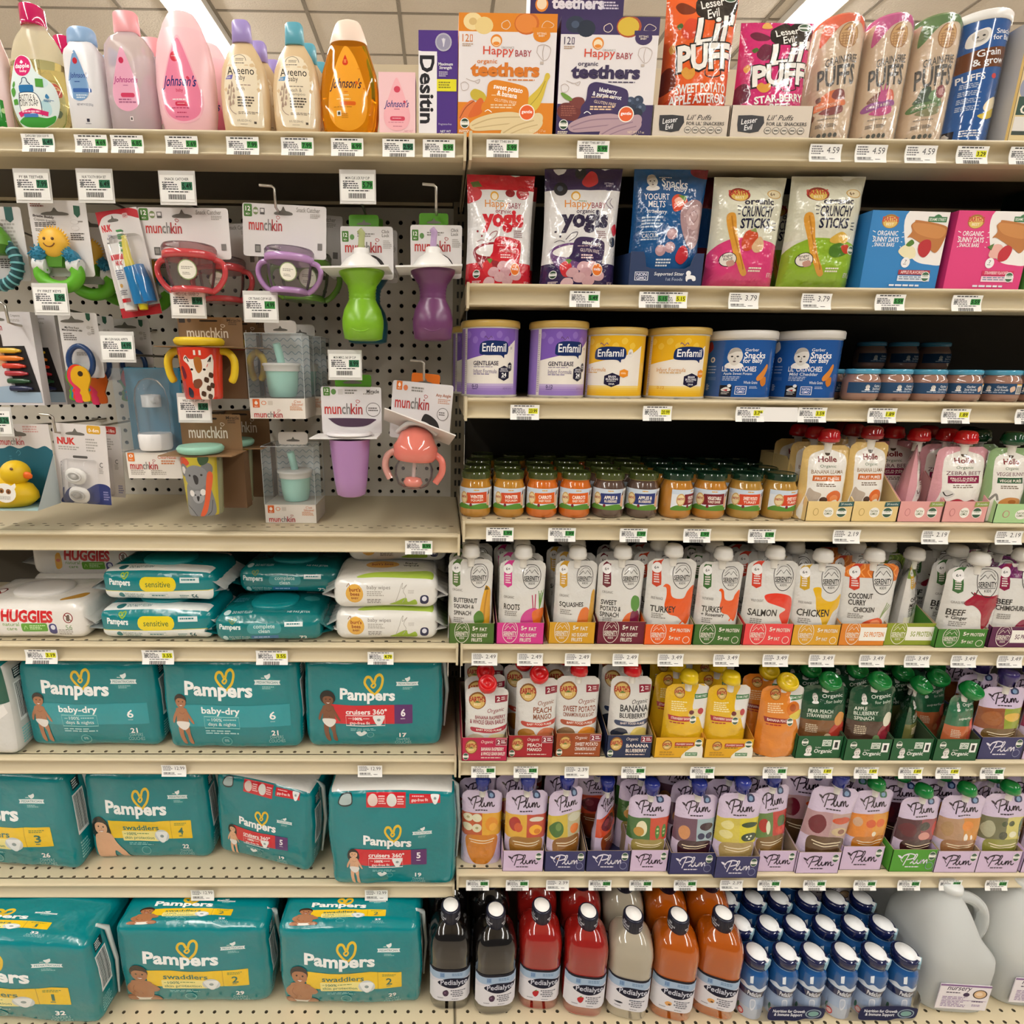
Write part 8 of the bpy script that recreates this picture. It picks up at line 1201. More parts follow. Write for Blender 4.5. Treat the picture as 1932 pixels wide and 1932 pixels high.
# 7 - ring of toy keys
def keys(lab, l, tp, r, b, Y, first='#d9a51f'):
    t, W, H = item('toy_keys', lab, 'toy keys', l, tp, r, b, Y, 'toy key rings'); U = lambda px, py: ((px-655)/350*W, (845-py)/720*H)
    a_,b_=U(490,645),U(800,125);mb=MB();rcard(mb,a_[0],b_[0],a_[1],b_[1],0,'#dcd8d6');draw(mb,slot(600,180,180,50)+[('t','My First Keys\nMes premières clés',590,255,160,40,'#3a3430',.012,-3),('l',515,285,620,350,4,'#77726c'),('p',[(712,128),(748,132),(746,175),(732,192),(714,175)],'#2a5a44'),('e',722,242,16,14,'#c9c4c0'),('e',722,290,16,14,'#c9c4c0'),('l',742,235,768,300,4,'#a9a49e'),('l',600,440,720,470,2,'#a9a49e')],lambda u,v,o:(a_[0]+u,-o,a_[1]+v),b_[0]-a_[0],b_[1]-a_[1],(490,125,800,645));mb.build('backing_card','card',t)
    P=[U(655+95*cos(q),515-125*sin(q))for q in [2*pi*i/26 for i in range(26)]];MB().tube([(x_,-.010,z_)for x_,z_ in P],.0042,'#22406f',10,closed=True).build('key_ring','plastic',t)
    for i,(c,dx,dy,rt)in enumerate((('#5f9a2a',-110,0,.25),('#2a8aa0',-75,-15,.2),('#d9401f',-55,-10,.14),('#d8365f',-30,10,.1),(first,10,0,-.1))):
        K_=[(-78,90),(-70,20),(-30,-22),(20,-22),(60,15),(72,80),(45,140),(30,175),(36,215),(30,255),(18,262),(-18,262),(-30,245),(-28,210),(-38,190),(-26,165),(-40,140)]
        Q = []
        for x_, y_ in K_: X_, Y_ = x_*cos(rt)-y_*sin(rt), x_*sin(rt)+y_*cos(rt); Q.append(U(665+dx*.55+X_, 575+dy+Y_))
        Q=smooth(Q,True,4);n=len(Q);y0,y1=-.006-.0035*i,-.009-.0035*i;mb=MB();tr_=[tuple(f)for f in tessellate_polygon([[Vector((a2,b2,0))for a2,b2 in Q]])]
        mb.add([(x_,y1,z_)for x_,z_ in Q],tr_,c).add([(x_,y0,z_)for x_,z_ in Q],tr_,c).add([(x_,yy,z_)for yy in (y0,y1)for x_,z_ in Q],[(j,(j+1)% n,n+(j+1)% n,n+j)for j in range(n)],c)
        hx_,hz_=U(672+dx*.55,612+dy);mb.add([(hx_+.0042*cos(q),y1-.0002,hz_+.0042*sin(q))for q in [2*pi*j/16 for j in range(16)]],[tuple(range(16))],'#3a2a1a');mb.build('toy_key','plastic',t)
    return t
a = keys('ring of coloured toy keys with yellow key in front on white card', 118, 590, 200, 758, .91)
b = keys('ring of coloured toy keys with orange key in front, second on the hook', 150, 596, 230, 762, .965, '#d9641f')
dup(b, (b.location.x+.03, 1.02, b.location.z), (0, 0, .1), 'ring of coloured toy keys, rearmost and dim on the hook', 'toy key rings')
# 8 - nasal aspirator: blue backed pack with white base box
t,W,H=item('aspirator_pack','clear nasal aspirator in blue backed pack with white base box','pack',228,690,342,900,.905);U=lambda px,py:((px-1215)/490*W,(1455-py)/895*H)
a_, b_ = U(985, 1240), U(1440, 575); mb = MB(); rcard(mb, a_[0], b_[0], a_[1], b_[1], .022, '#1f7a9c', .001, back='#1f7a9c'); mb.build('blue_card', 'card', t)
a_,b_=U(1010,1455),U(1450,1240);mb=MB();mb.box(a_[0],b_[0],-.012,.03,a_[1],b_[1],'#e6e0d8');draw(mb,ages(1022,1245,54,70,'0','#e0762a')+[('t','ClearNasal',1340,1280,150,26,'#c9602c',.004),('l',1290,1305,1420,1345,2,'#d98a5a')]+munch(1145,1345,230,80)+[('l',1035,1385,1160,1430,3,'#b0a89e'),('l',1200,1385,1330,1430,3,'#b0a89e')],lambda u,v,o:(a_[0]+u,-.012-o,a_[1]+v),b_[0]-a_[0],b_[1]-a_[1],(1010,1240,1450,1455));mb.build('base_box','card',t)
cx, cz = U(1225, 1225); k = W/490
lathe_at(t,'aspirator_base','plastic',[(115*k,0),(125*k,.004),(128*k,120*k),(120*k,135*k)],'#e9e7e6',cx,.004,cz,36);lathe_at(t,'aspirator_dome','clear',[(122*k,135*k),(124*k,400*k),(110*k,490*k),(75*k,550*k),(30*k,572*k),(0,575*k)],'#d9dee2',cx,.004,cz,36,caps=(0,0));lathe_at(t,'collection_cup','plastic',[(70*k,345*k),(72*k,440*k),(40*k,445*k),(36*k,395*k),(0,395*k)],'#dfe0e0',cx,.004,cz,28);MB().tube([(cx+.008,-.006,cz+400*k),(cx+.016,-.01,cz+405*k)],.005,'#e3e4e4',10).build('nozzle','plastic',t)
a_, b_ = U(985, 1240), U(1425, 580); MB().box(a_[0], b_[0], -.014, .021, a_[1], b_[1], '#eef2f4').build('clear_sleeve', 'clear', t)
# 9 - handled giraffe cup, koala cup on kraft cards
def kraft(lab, l, tp, r, b, Y, body, art, lidc, handles):
    t, W, H = item('sippy_cup', lab, 'cup', l, tp, r, b, Y, 'cups on kraft cards'); kc = '#8a6a48'
    a_=(-W*.42,H*.58);mb=MB();rcard(mb,-W*.44,W*.5,H*.62,H,.004,kc,.002,back=kc);draw(mb,munch(W*-.02,-H*.82,W*.62,H*.16,'#e9ddcc')+[('r',-W*.42,-H*.985,-W*.33,-H*.93,'#3a3028'),('e',-W*.27,-H*.96,W*.03,W*.03,'#5a4634'),('t','Miracle',W*.38,-H*.965,W*.2,H*.035,'#3a2a1c',.006),('l',W*.3,-H*.94,W*.47,-H*.9,2,'#5a4634'),('r',-W*.12,-H*.965,W*.14,-H*.945,'#2a2018',W*.02)],lambda u,v,o:(-W*.44+u,.004-o,H*.62+v),W*.94,H*.38,(-W*.44,-H,W*.5,-H*.62));mb.build('kraft_card','card',t)
    mb=MB();mb.box(-W*.52,W*.56,-.062,.004,H*.615,H*.625,kc);mb.box(-W*.4,W*.5,.005,.03,-.002,H*.6,'#6a4e34');mb.build('kraft_flange','card',t)
    y = -.034; Rr = W*.29; pr = [(0, Rr*.84, Rr*.84), (.003, Rr*.88, Rr*.88), (H*.3, Rr*.95, Rr*.95), (H*.6, Rr*1.04, Rr*1.04), (H*.612, Rr*1.04, Rr*1.04)]
    mb=MB();mb.sup(pr,body,2,44);Wd=Rr*2.3;s=lambda u,v,o:((interp(pr,v,1)+o)*sin((u-Wd/2)/Rr),-(interp(pr,v,1)+o)*cos((u-Wd/2)/Rr),v);draw(mb,art,s,Wd,H*.61,(0,0,100,110),.004);mb.build('cup_body','gloss',t,(0,y,0))
    lathe_at(t, 'lid', 'rubber', [(Rr*1.0, 0), (Rr*1.12, .003), (Rr*1.16, .008), (Rr*1.05, .012), (Rr*.8, .0105), (0, .010)], lidc, 0, y, H*.632, 40)
    for s_ in (-1, 1) if handles else ():
        P=[(s_*Rr*.98,0,H*.58),(s_*Rr*1.35,0,H*.56),(s_*Rr*1.62,0,H*.46),(s_*Rr*1.58,0,H*.3),(s_*Rr*1.4,0,H*.2)];MB().tube(smooth(P,False,4),[.0058]*16+[.004],lidc,12).build('handle','rubber',t,(0,y,0))
    return t
gir=[('r',0,0,100,110,'#cf3a24')]+[('q',[(8+i*5,70),(14+i*4,90),(10+i*5,108)],1.6,'#7a5a6a')for i in range(4)]+[('o',[(10,22),(16,16),(14,30),(8,34)],'#d98a3a'),('o',[(62,60),(78,40),(84,20),(92,26),(90,60),(88,108),(60,108)],'#e6dccf'),('o',[(30,26),(36,16),(44,24),(58,24),(74,24),(88,14),(90,26),(78,36),(74,58),(64,78),(52,84),(46,74),(46,54),(40,36)],'#e9e0d4'),('o',[(54,22),(66,22),(68,44),(60,54),(54,42)],'#a9682c'),('o',[(48,70),(62,66),(66,76),(58,86),(48,84)],'#7a4a34'),('e',47,46,3,2.4,'#2a1c16'),('e',72,46,3,2.4,'#2a1c16'),('q',[(33,24),(38,20),(42,30)],2.4,'#3a2a24'),('q',[(80,30),(86,20),(84,30)],2.4,'#3a2a24'),('r',54,6,58,16,'#e9e0d4'),('r',64,6,68,16,'#e9e0d4')]+[('o',[(x,y),(x+8,y+3),(x+6,y+12),(x-2,y+9)],'#4a2f20')for x,y in ((72,62),(82,52),(76,80),(64,92),(84,74),(78,98))]+[('o',[(18,44),(26,40),(32,60),(24,66)],'#6a2430'),('o',[(34,84),(44,92),(42,106),(32,102)],'#2a2a3a')]
a = kraft('red giraffe printed cup with yellow lid and handles on kraft card', 332, 598, 460, 750, .905, '#cf3a24', gir, '#d9b81c', True)
dup(a, (a.location.x+.02, .985, a.location.z+.002), None, 'kraft carded giraffe cup with yellow handles, behind the front one', 'cups on kraft cards')
koa=[('r',0,0,100,110,'#b9a92a'),('o',[(0,0),(30,0),(40,12),(10,20)],'#c9401f'),('o',[(20,70),(30,48),(70,46),(84,64),(88,110),(14,110)],'#77787a'),('e',22,24,13,12,'#6f7072'),('e',22,24,7,7,'#d9d4ce'),('e',76,22,13,12,'#6f7072'),('o',[(28,24),(50,14),(72,22),(78,42),(62,56),(40,56),(24,42)],'#808183'),('o',[(46,34),(52,32),(57,38),(55,48),(49,48)],'#26262a'),('e',38,33,2.4,2,'#222'),('e',64,32,2.4,2,'#222'),('e',52,73,14,12,'#97989a'),('e',38,66,6,6,'#dcd8d4'),('e',64,64,6,6,'#dcd8d4'),('o',[(49,72),(55,72),(53,80),(50,80)],'#26262a'),('e',46,69,1.6,1.4,'#222'),('e',58,69,1.6,1.4,'#222'),('o',[(76,30),(88,34),(80,70),(70,100),(60,110),(52,110),(66,80)],'#d9562a'),('q',[(20,90),(36,100),(44,110)],1.2,'#333'),('q',[(84,80),(80,100),(70,108)],1.2,'#333'),('o',[(60,0),(80,0),(78,10),(64,14)],'#2a4a2c')]
a = kraft('grey koala printed cup with mint lid on kraft card', 338, 782, 458, 957, .905, '#8a8a6a', koa, '#8fc0aa', False)
dup(a, (a.location.x+.022, .985, a.location.z+.001), None, 'kraft carded koala cup, behind the front one', 'cups on kraft cards')
# 10 - silicone straw cups in clear boxes
def clearbox(lab, l, tp, r, b, Y, sx=0):
    t, W, H = item('boxed_straw_cup', lab, 'boxed cup', l, tp, r, b, Y, 'boxed mint straw cups'); d = .075; hb = H*.21; ht = H*.86
    mb=MB();mb.box(-W/2,W/2,0,d,0,hb,'#e3dcd2',{'r':'#cfc6ba'});draw(mb,[('r',45,12,145,150,'#d9662a',8),('o',[(95,40),(120,80),(95,105),(70,80)],'#f4e6d8'),('t','MO+',95,130,50,22,'#f4e6d8',.01),('e',205,75,36,34,'#d97a4a'),('e',205,75,26,24,'#e3dcd2'),('r',265,40,335,110,'#cfc6ba',10),('t',"C'est\nSilicone!",690,70,160,90,'#d07a4a',.004),('l',580,125,770,200,4,'#d9a07a')]+munch(260,255,420,130),front(W),W,hb,(0,0,800,330));mb.build('base_box','card',t)
    mb=MB();mb.box(-W*.44,W*.44,d-.004,d-.003,hb,ht,'#eef5f8');draw(mb,[('q',[(-10+j*35,30+i*56+(14 if j % 2 else -10))for j in range(14)],7,'#a9c2d0')for i in range(9)],front(W*.88,d-.004,hb),W*.88,ht-hb,(0,0,440,520));mb.build('wave_backdrop','card',t)
    cx, R = sx*W, W*.31
    lathe_at(t,'cup_body','rubber',[(R*.72,0),(R*.8,.003),(R*.9,H*.12),(R*.95,H*.28)],'#a9ded2',cx,d*.5,hb+.001,40);lathe_at(t,'cup_lid','rubber',[(R*1.02,0),(R*1.04,H*.05),(R*1.12,H*.06),(R*1.12,H*.078),(R*1.0,H*.085),(0,H*.085)],'#e6e6e2',cx,d*.5,hb+H*.275,40);MB().tube([(cx,d*.5,hb+H*.35),(cx-W*.03,d*.5,hb+H*.45),(cx-W*.06,d*.5-.004,hb+H*.56)],.0065,'#a9ded2',12).build('straw','rubber',t)
    MB().box(-W/2,W/2,0,d,hb,ht,'#e9edee').build('clear_window','clear',t);mb=MB();rcard(mb,-W*.25,W*.33,ht,H,d*.4,'#dcd6cf',.006);draw(mb,slot(50,60,44,34),lambda u,v,o:(-W*.25+u,d*.4-o,ht+v),W*.58,H-ht,(0,0,100,100));mb.build('hang_tab','card',t)
    mb = MB()
    for xx in (-W/2, W/2):
        for yy in (0, d): mb.tube([(xx, yy, hb), (xx, yy, ht)], .0006, '#b9bec0', 5)
    for zz in (ht,): mb.tube([(-W/2, 0, zz), (W/2, 0, zz), (W/2, d, zz), (-W/2, d, zz)], .0006, '#b9bec0', 5, closed=True)
    mb.build('box_edges', 'plastic', t); return t
a = clearbox('mint straw cup in clear box hanging from a hook', 466, 601, 572, 790, .90)
dup(a, (a.location.x+.012, .98, a.location.z), None, 'mint straw cup in clear box, behind the hanging one', 'boxed mint straw cups')
b = clearbox('mint straw cup in clear box standing on the empty shelf', 494, 794, 592, 964, .935, .02); b.location.z = Z['L2']+.0005
# 11 - rubber duck in an open card
t,W,H=item('rubber_duck','yellow rubber duck with orange beak in open teal card','bath toy',-24,800,103,948,.905);U=lambda px,py:((px-170)/545*W,(1650-py)/610*H)
cardp(t,W,H,[('r',-100,1040,450,1660,'#1f5f70'),('o',[(-110,1030),(460,1030),(460,1230),(390,1205),(320,1225),(250,1205),(180,1225),(110,1205),(40,1225),(-110,1205)],'#d6d0cd'),('l',235,1055,360,1110,3,'#c99a94'),('r',15,1080,62,1112,'#a8443a'),('q',[(150,1260),(170,1240),(185,1260),(165,1280)],5,'#4f8a98'),('l',90,1280,110,1340,3,'#3f7a8a')]+slot(160,1100,190,70)+munch(130,1170,200,66),(-100,1040,445,1650),col='#d6d0cd')
mb=MB();a_=U(-100,1650);mb.box(-W/2,W/2,-.055,0,0,.001,'#9fc0c4');mb.add([(W/2,0,0),(W/2,-.055,0),(W/2,0,H*.62)],[(0,1,2)],'#cfcaca').add([(W/2+.0006,0,0),(W/2+.0006,-.055,0),(W/2+.0006,0,H*.62)],[(0,1,2)],'#b9c4c6');mb.build('card_tray','card',t)
k = W/545; cx, cz = U(165, 1640); DY = '#d9b40f'
bod = [(0, 0), (150*k, 6*k), (215*k, 60*k), (225*k, 110*k), (190*k, 170*k), (110*k, 205*k), (0, 215*k)]
mb=MB();mb.loft([[(r_*cos(2*pi*j/32)*1.0-(.06*r_ if z_ > 100*k else 0)-max(0,-cos(2*pi*j/32))*z_*.25,r_*.62*sin(2*pi*j/32),z_+max(0,-cos(2*pi*j/32))**3*z_*.22)for j in range(32)]for r_,z_ in bod],DY);mb.build('duck_body','rubber',t,(cx-.004,-.028,.0015))
hx,hz=U(220,1390);R=100*k;mb=MB();mb.lathe([(R*sin(q),-R*cos(q))for q in [pi*i/14 for i in range(15)]],DY,28);mb.lathe([(9*k,0),(9*k,.0004),(0,.0006)],'#4a2a12',12);mb.build('duck_head','rubber',t,(hx,-.028,hz))
MB().lathe([(11*k,0),(8*k,.001),(0,.0014)],'#5a3214',14).build('eye','gloss',t,(hx+40*k,-.028-R*.86,hz+46*k),(pi/2*.9,0,.4));MB().sup([(-.003,.001,.001),(0,26*k,26*k),(38*k,30*k,16*k),(60*k,16*k,8*k),(64*k,0,0)],'#e0641a',2.2,20).build('beak','rubber',t,(hx+80*k,-.032,hz-10*k),(0,pi/2+.25,0))
mb=MB();draw(mb,[('e',50,50,48,48,'#e9e6de'),('p',[(70,20),(96,-2),(100,14),(86,40)],'#e9e6de'),('e',36,40,11,13,'#9a6a3a'),('e',36,42,5,6,'#4a2f1a'),('e',66,42,11,13,'#8a5a34'),('e',66,44,5,6,'#4a2f1a'),('l',24,66,76,84,3,'#a9a49a')],front(.034),.034,.034,(0,-4,102,100));mb.build('round_tag','paper',t,U(235,1585)[:1]+(-.062,)+U(235,1585)[1:],(0,.1,.1))
# 12 - pacifier blister cards
def soother(lab, l, tp, r, b, Y, age, ac, pc, base):
    t, W, H = item('pacifier_pack', lab, 'pacifier pack', l, tp, r, b, Y, 'pacifier packs', (0, .06, 0)); U = lambda px, py: ((px-645)/430*W, (1670-py)/640*H)
    cardp(t,W,H,[('r',430,1030,860,1670,'#dcd6d3'),('t','NUK',532,1168,145,56,'#d0332c',.05),('r',705,1035,815,1100,ac,14),('t',age,760,1072,84,30,'#f3e6da',.02),('l',465,1210,640,1245,2,'#a9a49e'),('l',690,1140,790,1250,5,'#a9a49e'),('o',[(480,1600),(540,1540),(640,1560),(760,1500),(860,1530),(865,1680),(475,1680)],base),('l',800,1560,850,1640,4,'#8a8ab8'),('t','C',800,1345,26,40,'#55524e',.01),('l',780,1370,820,1420,4,'#a9a49e')]+slot(610,1095,150,50)+[('r',575,1280,695,1300,'#5a5652',8)],(430,1030,860,1670))
    for px, py in ((610, 1440), (625, 1590)):
        x_,z_=U(px,py);k=W/430;mb=MB();mb.sup([(0,78*k,62*k),(.002,86*k,70*k),(.004,78*k,60*k),(.0045,0,0)],pc,2.4,32);mb.tube([(52*k*cos(q),34*k*sin(q),.0075)for q in [2*pi*i/20 for i in range(20)]],.0018,'#c9c6c0',8,closed=True);mb.lathe([(22*k,.004),(22*k,.009),(0,.0095)],'#b9b6b0',18);mb.build('pacifier','plastic',t,(x_,-.006,z_),(pi/2,.15,0))
    x_,z_=U(640,1650);MB().sup([(0,125*k,.008),(.004,130*k,.014),(345*k,120*k,.014),(355*k,112*k,.008)],'#f2f2f4',5,36).build('blister','clear',t,(x_,-.006,z_));return t
soother('white pacifier blister pack with yellow age mark', 101, 800, 200, 950, .91, '0-6m', '#d9a52a', '#dfdcd6', '#2f3a74')
soother('white pacifier blister pack with red age mark, behind the yellow marked one', 140, 802, 228, 936, .99, '6-18m', '#c0392f', '#c0303a', '#dcd6d3')
# 13 - lilac cup and coral weighted cup on header cards
t,W,H=item('open_cup','lilac tapered cup hanging below a white header card','cup',610,706,720,925,.91);U=lambda px,py:((px-900)/425*W,(1412-py)/845*H);k=W/425
a_,b_=U(785,660),U(1045,570);mb=MB();rcard(mb,a_[0],b_[0],a_[1],b_[1],.002,'#4f8a24');draw(mb,slot(910,615,130,40),lambda u,v,o:(a_[0]+u,.002-o,a_[1]+v),b_[0]-a_[0],b_[1]-a_[1],(785,570,1045,660));mb.build('hang_tab','plastic',t)
x0,z0=U(682,990);x1,z1=U(1115,655);mb=MB();rcard(mb,x0,x1,z0,z1,0,'#dcd8d8');draw(mb,ages(700,658,48,60)+[('e',773,690,18,20,'#5f8a4a'),('r',805,672,840,710,'#c9c4c0',5),('l',855,675,950,712,2,'#8a8680'),('t','Miracle',1055,686,88,26,'#4a4640',.012),('l',985,700,1100,714,1,'#a9a49e')]+munch(840,805,280,100)+[('e',1055,815,52,50,'#5a5652'),('e',1055,815,48,46,'#dcd8d8'),('l',1020,800,1090,832,2,'#5a5652'),('o',[(740,890),(760,878),(1050,880),(1056,900),(980,935),(820,935)],'#4a3448')],lambda u,v,o:(x0+u,-o,z0+v),x1-x0,z1-z0,(682,655,1115,990));mb.build('header_card','card',t)
mb = MB(); mb.box(x0-.006, x1, -.066, 0, z0-.001, z0+.0008, '#e3e0de'); mb.build('card_shelf', 'card', t, None, (.0, -.01, 0)); cx, cz = U(905, 1412)
lathe_at(t,'cup_body','gloss',[(85*k,0),(105*k,14*k),(118*k,120*k),(134*k,290*k),(142*k,405*k)],'#a87cb0',cx,-.036,cz,44);lathe_at(t,'rim','plastic',[(148*k,0),(158*k,4*k),(158*k,16*k),(140*k,22*k),(0,20*k)],'#e6e2e4',cx,-.036,z0+.002,44)
t,W,H=item('weighted_straw_cup','clear and coral weighted straw cup twisted on a white header card','cup',722,704,852,912,.91,rot=(0,.08,-.1));U=lambda px,py:((px-1385)/560*W,(1355-py)/800*H);k=W/560
a_,b_=U(1272,660),U(1500,555);mb=MB();rcard(mb,a_[0],b_[0],a_[1],b_[1],.002,'#d06a1c');draw(mb,slot(1385,612,120,40),lambda u,v,o:(a_[0]+u,.002-o,a_[1]+v),b_[0]-a_[0],b_[1]-a_[1],(1272,555,1500,660));mb.build('hang_tab','plastic',t)
x0,z0=U(1125,1030);x1,z1=U(1615,620);mb=MB();rcard(mb,x0,x1,z0,z1,0,'#dcd8d8');draw(mb,ages(1158,622,46,62,'','#e0762a')+[('o',[(1181,632),(1192,650),(1181,662),(1170,650)],'#f6e6da'),('e',1232,665,18,20,'#d97a4a'),('l',1280,655,1400,695,2,'#8a8680'),('t','Any Angle',1540,700,120,30,'#b0623a',.006),('l',1500,722,1600,760,3,'#d0a08a')]+munch(1292,765,285,105)+[('e',1546,830,46,46,'#5a5652'),('e',1546,830,42,42,'#dcd8d8'),('l',1515,815,1578,845,2,'#5a5652'),('o',[(1400,840),(1500,880),(1535,960),(1520,1000),(1380,960)],'#22201f')],lambda u,v,o:(x0+u,-o,z0+v),x1-x0,z1-z0,(1125,620,1615,1030));mb.build('header_card','card',t)
mb=MB();mb.box(-.066,.05,-.075,.0,-.0009,.0009,'#dfdad6');mb.build('card_shelf','card',t,(0,0,U(0,985)[1]),(-.35,.28,.1));cx,cz=U(1375,1350)
lathe_at(t,'cup_body','clear',[(70*k,0),(120*k,25*k),(150*k,90*k),(152*k,160*k),(120*k,225*k)],'#e3dcdc',cx,-.04,cz,40,caps=(1,0));lathe_at(t,'coral_lid','gloss',[(150*k,225*k),(170*k,250*k),(175*k,330*k),(150*k,370*k),(120*k,440*k),(60*k,480*k),(0,490*k)],'#d9786a',cx,-.04,cz,40);lathe_at(t,'straw_weight','gloss',[(0,12*k),(66*k,16*k),(78*k,45*k),(60*k,80*k),(0,90*k)],'#e0806f',cx,-.04,cz,28);MB().tube([(cx,-.04,cz+80*k),(cx,-.04,cz+300*k)],.003,'#d9c9c4',8).build('straw','rubber',t);MB().tube(smooth([(cx-150*k,-.04,cz+430*k),(cx-60*k,-.055,cz+510*k),(cx+60*k,-.055,cz+515*k),(cx+150*k,-.04,cz+440*k)],False,5),.004,'#c9c6c4',10).build('carry_loop','plastic',t)
for s_ in (-1,1):MB().tube(smooth([(cx+s_*160*k,-.04,cz+280*k),(cx+s_*215*k,-.045,cz+240*k),(cx+s_*225*k,-.045,cz+150*k),(cx+s_*180*k,-.045,cz+60*k)],False,4),.0055,'#d9786a' if s_ > 0 else '#d9a095',12).build('handle','gloss',t)
# hooks
for a_ in [(62,352,.885,'hook with tag 7.99 above the spiky teethers','7.99','FY BR TEETHER','d'),(180,352,.885,'hook with tag 6.49 above the toothbrush set','6.49','NUK TOOTH BRSH SET','d'),(335,356,.885,'hook with tag 5.49 above the red handled snack cup','5.49','SNACK CATCHER','d'),(675,354,.885,'hook with tag 5.79 above the lime green straw cup','5.79','MUN CLK LCK FLP CUP','g'),
    (96,566,.875,'hook with tag 1.99 above the toy keys','1.99','FY FIRST KEYS','d'),(355,572,.875,'hook with tag 8.99 above the giraffe cup','8.99','WILD LOVE TRAINER CP','d'),(492,580,.88,'hook with tag 14.99 above the hanging clear box','14.99','CPS TRANS CUP W LID','g'),(222,656,.88,'hook with tag 14.99 above the blue aspirator pack','14.99','MN CLEN NASAL ASPRTR','d'),
    (-8,797,.88,'hook with tag 3.29 above the rubber duck','3.29','','d'),(367,771,.875,'hook with tag 9.99 above the koala cup','9.99','WILD LOVE SIPPY CUP','d'),(651,690,.885,'hook with tag 8.99 above the lilac cup','8.99','MUN MIRCL 360 SIP CUP','d')]:hook(*a_[:3],'metal peg '+a_[3],a_[4],a_[5],a_[6])
for a_ in [(518,352,.9,'bare bent peg hook holding the lilac handled snack cup',.022),(823,350,.885,'bare bent peg hook holding the plum purple straw cup',.02),(800,681,.9,'bare bent peg hook holding the coral weighted cup',.022),(100,783,.9,'bare bent peg hook holding the pacifier packs',.02),(-30,372,.885,'bare bent peg hook holding the avocado rattle',.02),(10,572,.885,'bare bent peg hook holding the crayon boxes',.02)]:hook(*a_[:4],tip=a_[4],drop_=.03)
# ------------------------------------------------------------------ shelf price tags
for px,kd,pr,wh,nm in [(72,'d','6.49','below the dish soap','DAPLE BBY DISH SOP FF'),(172,'g','4.69','below the baby powder',''),(240,'g','6.85','below the baby oil',''),(343,'g','5.69','below the pink lotion',''),(458,'g','7.99','below the lavender-capped bath bottle',''),
    (561,'g','7.99','below the teal-capped wash bottle',''),(655,'g','6.99','below the golden shampoo',''),(752,'d','2.95','below the pink soap carton',''),(828,'g','9.99','below the purple ointment carton','')]:price_tag(px,'L1',kd,pr,wh,nm)
price_tag(790, 'L2', 'g', '8.99', 'alone on the empty shelf under the pegboard')
for px,pr,wh in [(78,'3.19','below the white wipes pack with red lettering'),(298,'3.55','below the teal wipes with yellow ovals'),(513,'3.55','below the plain teal wipes'),(718,'4.79','below the white wipes with orange circles')]:price_tag(px,'L3','y',pr,wh)
for px,k,wh in [(328,'L4','below the teal diaper packs with the light band'),(698,'L4','below the size 6 red-band diaper pack'),(382,'L5','below the tilted diaper pack of the middle row'),(710,'L5','below the white-topped diaper pack')]:price_tag(px,k,'w','12.99',wh)
for px,kd,pr,wh,nm in [(948,'g','5.99','below the orange teether box','HF BBY TTHRS BN SP'),(1119,'g','5.99','below the purple teether box','HF BBY TTHRS BBY CRT'),(1557,'w','4.59','below the orange-topped puffs tube',''),(1643,'w','4.59','below the pink-topped puffs tube',''),(1737,'w','4.59','below the green-topped puffs tube',''),(1834,'y','3.29','below the blue puffs canister',''),(1934,'g','4.99','below the oat box at the right edge','')]:price_tag(px,'R1',kd,pr,wh,nm)
for px,kd,pr,wh in [(1103,'g','5.49','below the purple yogurt bag'),(1234,'g','5.15','overlapped, below the blue yogurt melts tray'),(1268,'y','5.15','below the blue yogurt melts tray'),(1403,'w','3.79','below the pink crunchy sticks bag'),(1540,'w','3.79','below the green crunchy sticks bag'),(1679,'g','5.59','below the blue snack bar box'),(1824,'g','5.59','below the pink snack bar box')]:price_tag(px,'R2',kd,pr,wh)
for px,kd,pr,wh in [(990,'y','23.99','below the purple formula cans'),(1240,'y','20.99','below the yellow formula cans'),(1415,'y','3.79','below the left blue snack canister'),(1532,'y','3.59','below the right blue snack canister'),(1664,'y','1.89','below the second and third blue-lidded jars'),(1803,'y','1.89','below the fourth blue-lidded jar'),(1942,'y','1.89','cut by the right edge under the blue-lidded jars')]:price_tag(px,'R3',kd,pr,wh)
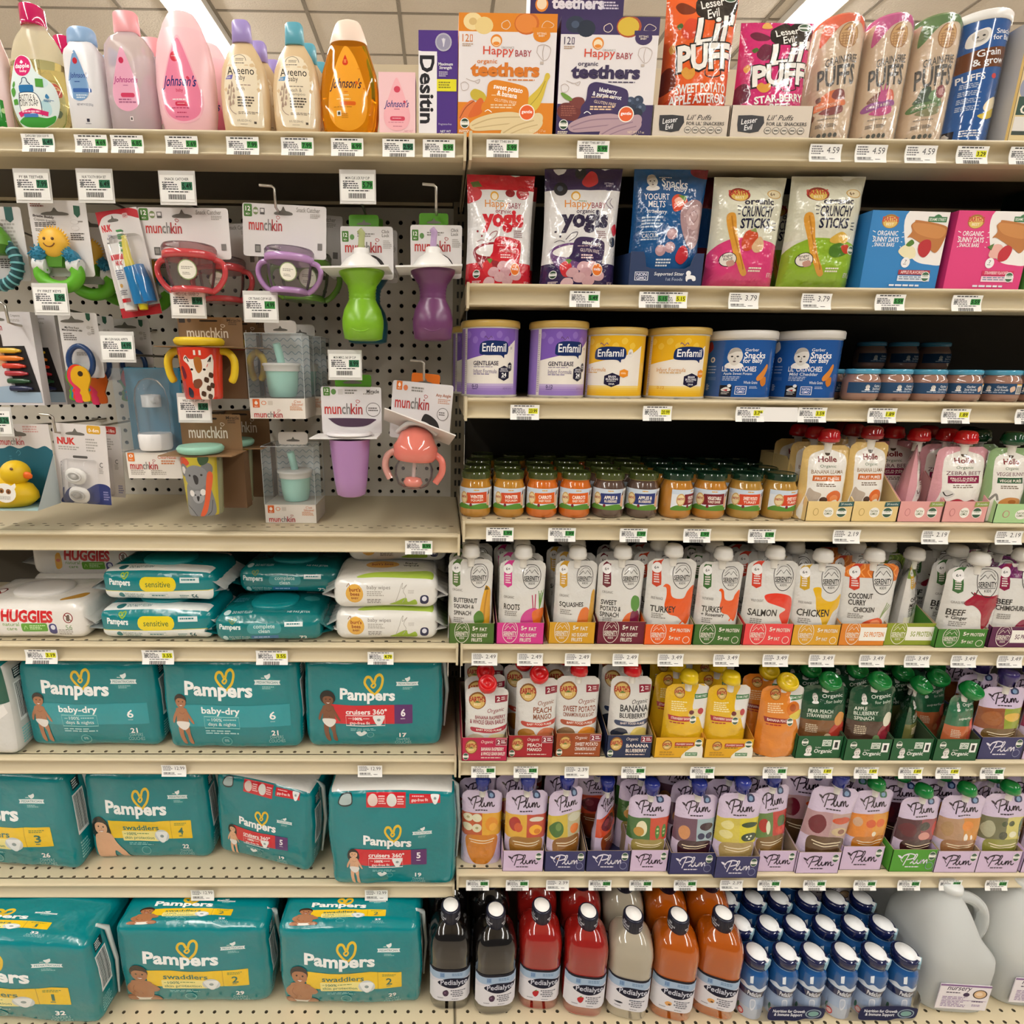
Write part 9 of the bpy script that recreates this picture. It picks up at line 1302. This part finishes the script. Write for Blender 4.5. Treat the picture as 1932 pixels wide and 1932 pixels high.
tag(MB().box(-.03,.03,-.0008,0,-.0112,.0112,'#e9e7e4').build('blank_label_strip','paper',loc=(gx(1470,Z['R3']-.016,YF-.007),YF-.0068,Z['R3']-.0216),rot=(-.1,0,0)),'blank white strip in the channel between the two canister tags','label strip')
for px,kd,pr,wh in [(943,'g','1.99','below the winter squash jars'),(1060,'g','1.99','below the carrot jars'),(1195,'g','1.99','below the blue-labelled jars'),(1315,'g','1.99','below the turkey dinner jars'),(1437,'g','1.99','below the last two green-lidded jars'),(1597,'w','2.19','below the yellow pouch trays'),(1764,'w','2.19','below the pink pouch trays'),(1903,'w','2.19','below the pale green pouch tray')]:price_tag(px,'R4',kd,pr,wh)
C5=['olive green squash and spinach','pink roots','mustard squashes','maroon sweet potato','orange turkey','dark green turkey rosemary','coral salmon','mustard chicken','orange patterned curry','green patterned stew','green beef ginger','plum beef']
for px,c,pr in zip((914,1000,1090,1180,1265,1370,1463,1550,1645,1730,1818,1905),C5,['2.49']*4+['3.49']*8):price_tag(px,'R5','w',pr,'below the %s tray' % c)
for px,kd,pr,wh in [(912,'g','2.39','below the crimson raspberry tray'),(992,'g','2.39','below the red peach mango tray'),(1088,'w','2.39','below the brown sweet potato tray'),(1195,'g','2.39','below the navy banana blueberry tray'),(1325,'g','2.59','below the yellow trays'),(1462,'g','2.59','below the loose orange pouch'),(1548,'y','1.89','below the leftmost green tray'),(1634,'y','1.89','below the second green tray'),(1718,'y','1.89','below the third green tray'),(1788,'y','1.89','below the rightmost green tray'),(1872,'g','2.39','below the navy tray of the green row')]:price_tag(px,'R6',kd,pr,wh)
C7=['loose lilac pouch by the upright','leftmost lilac tray','leftmost navy tray','tray with the sideways pouch','second lilac tray','third navy tray','fourth navy tray','lilac tray right of the navy ones','tilted lilac tray','lilac tray left of the green one','bright green tray','lilac tray right of the green one','second lilac tray past the green one']
for i,(px,c)in enumerate(zip((901,976,1052,1132,1209,1293,1380,1451,1537,1632,1715,1793,1880),C7)):price_tag(px,'R7','w' if i in (2,6)else 'g','2.39','below the '+c)
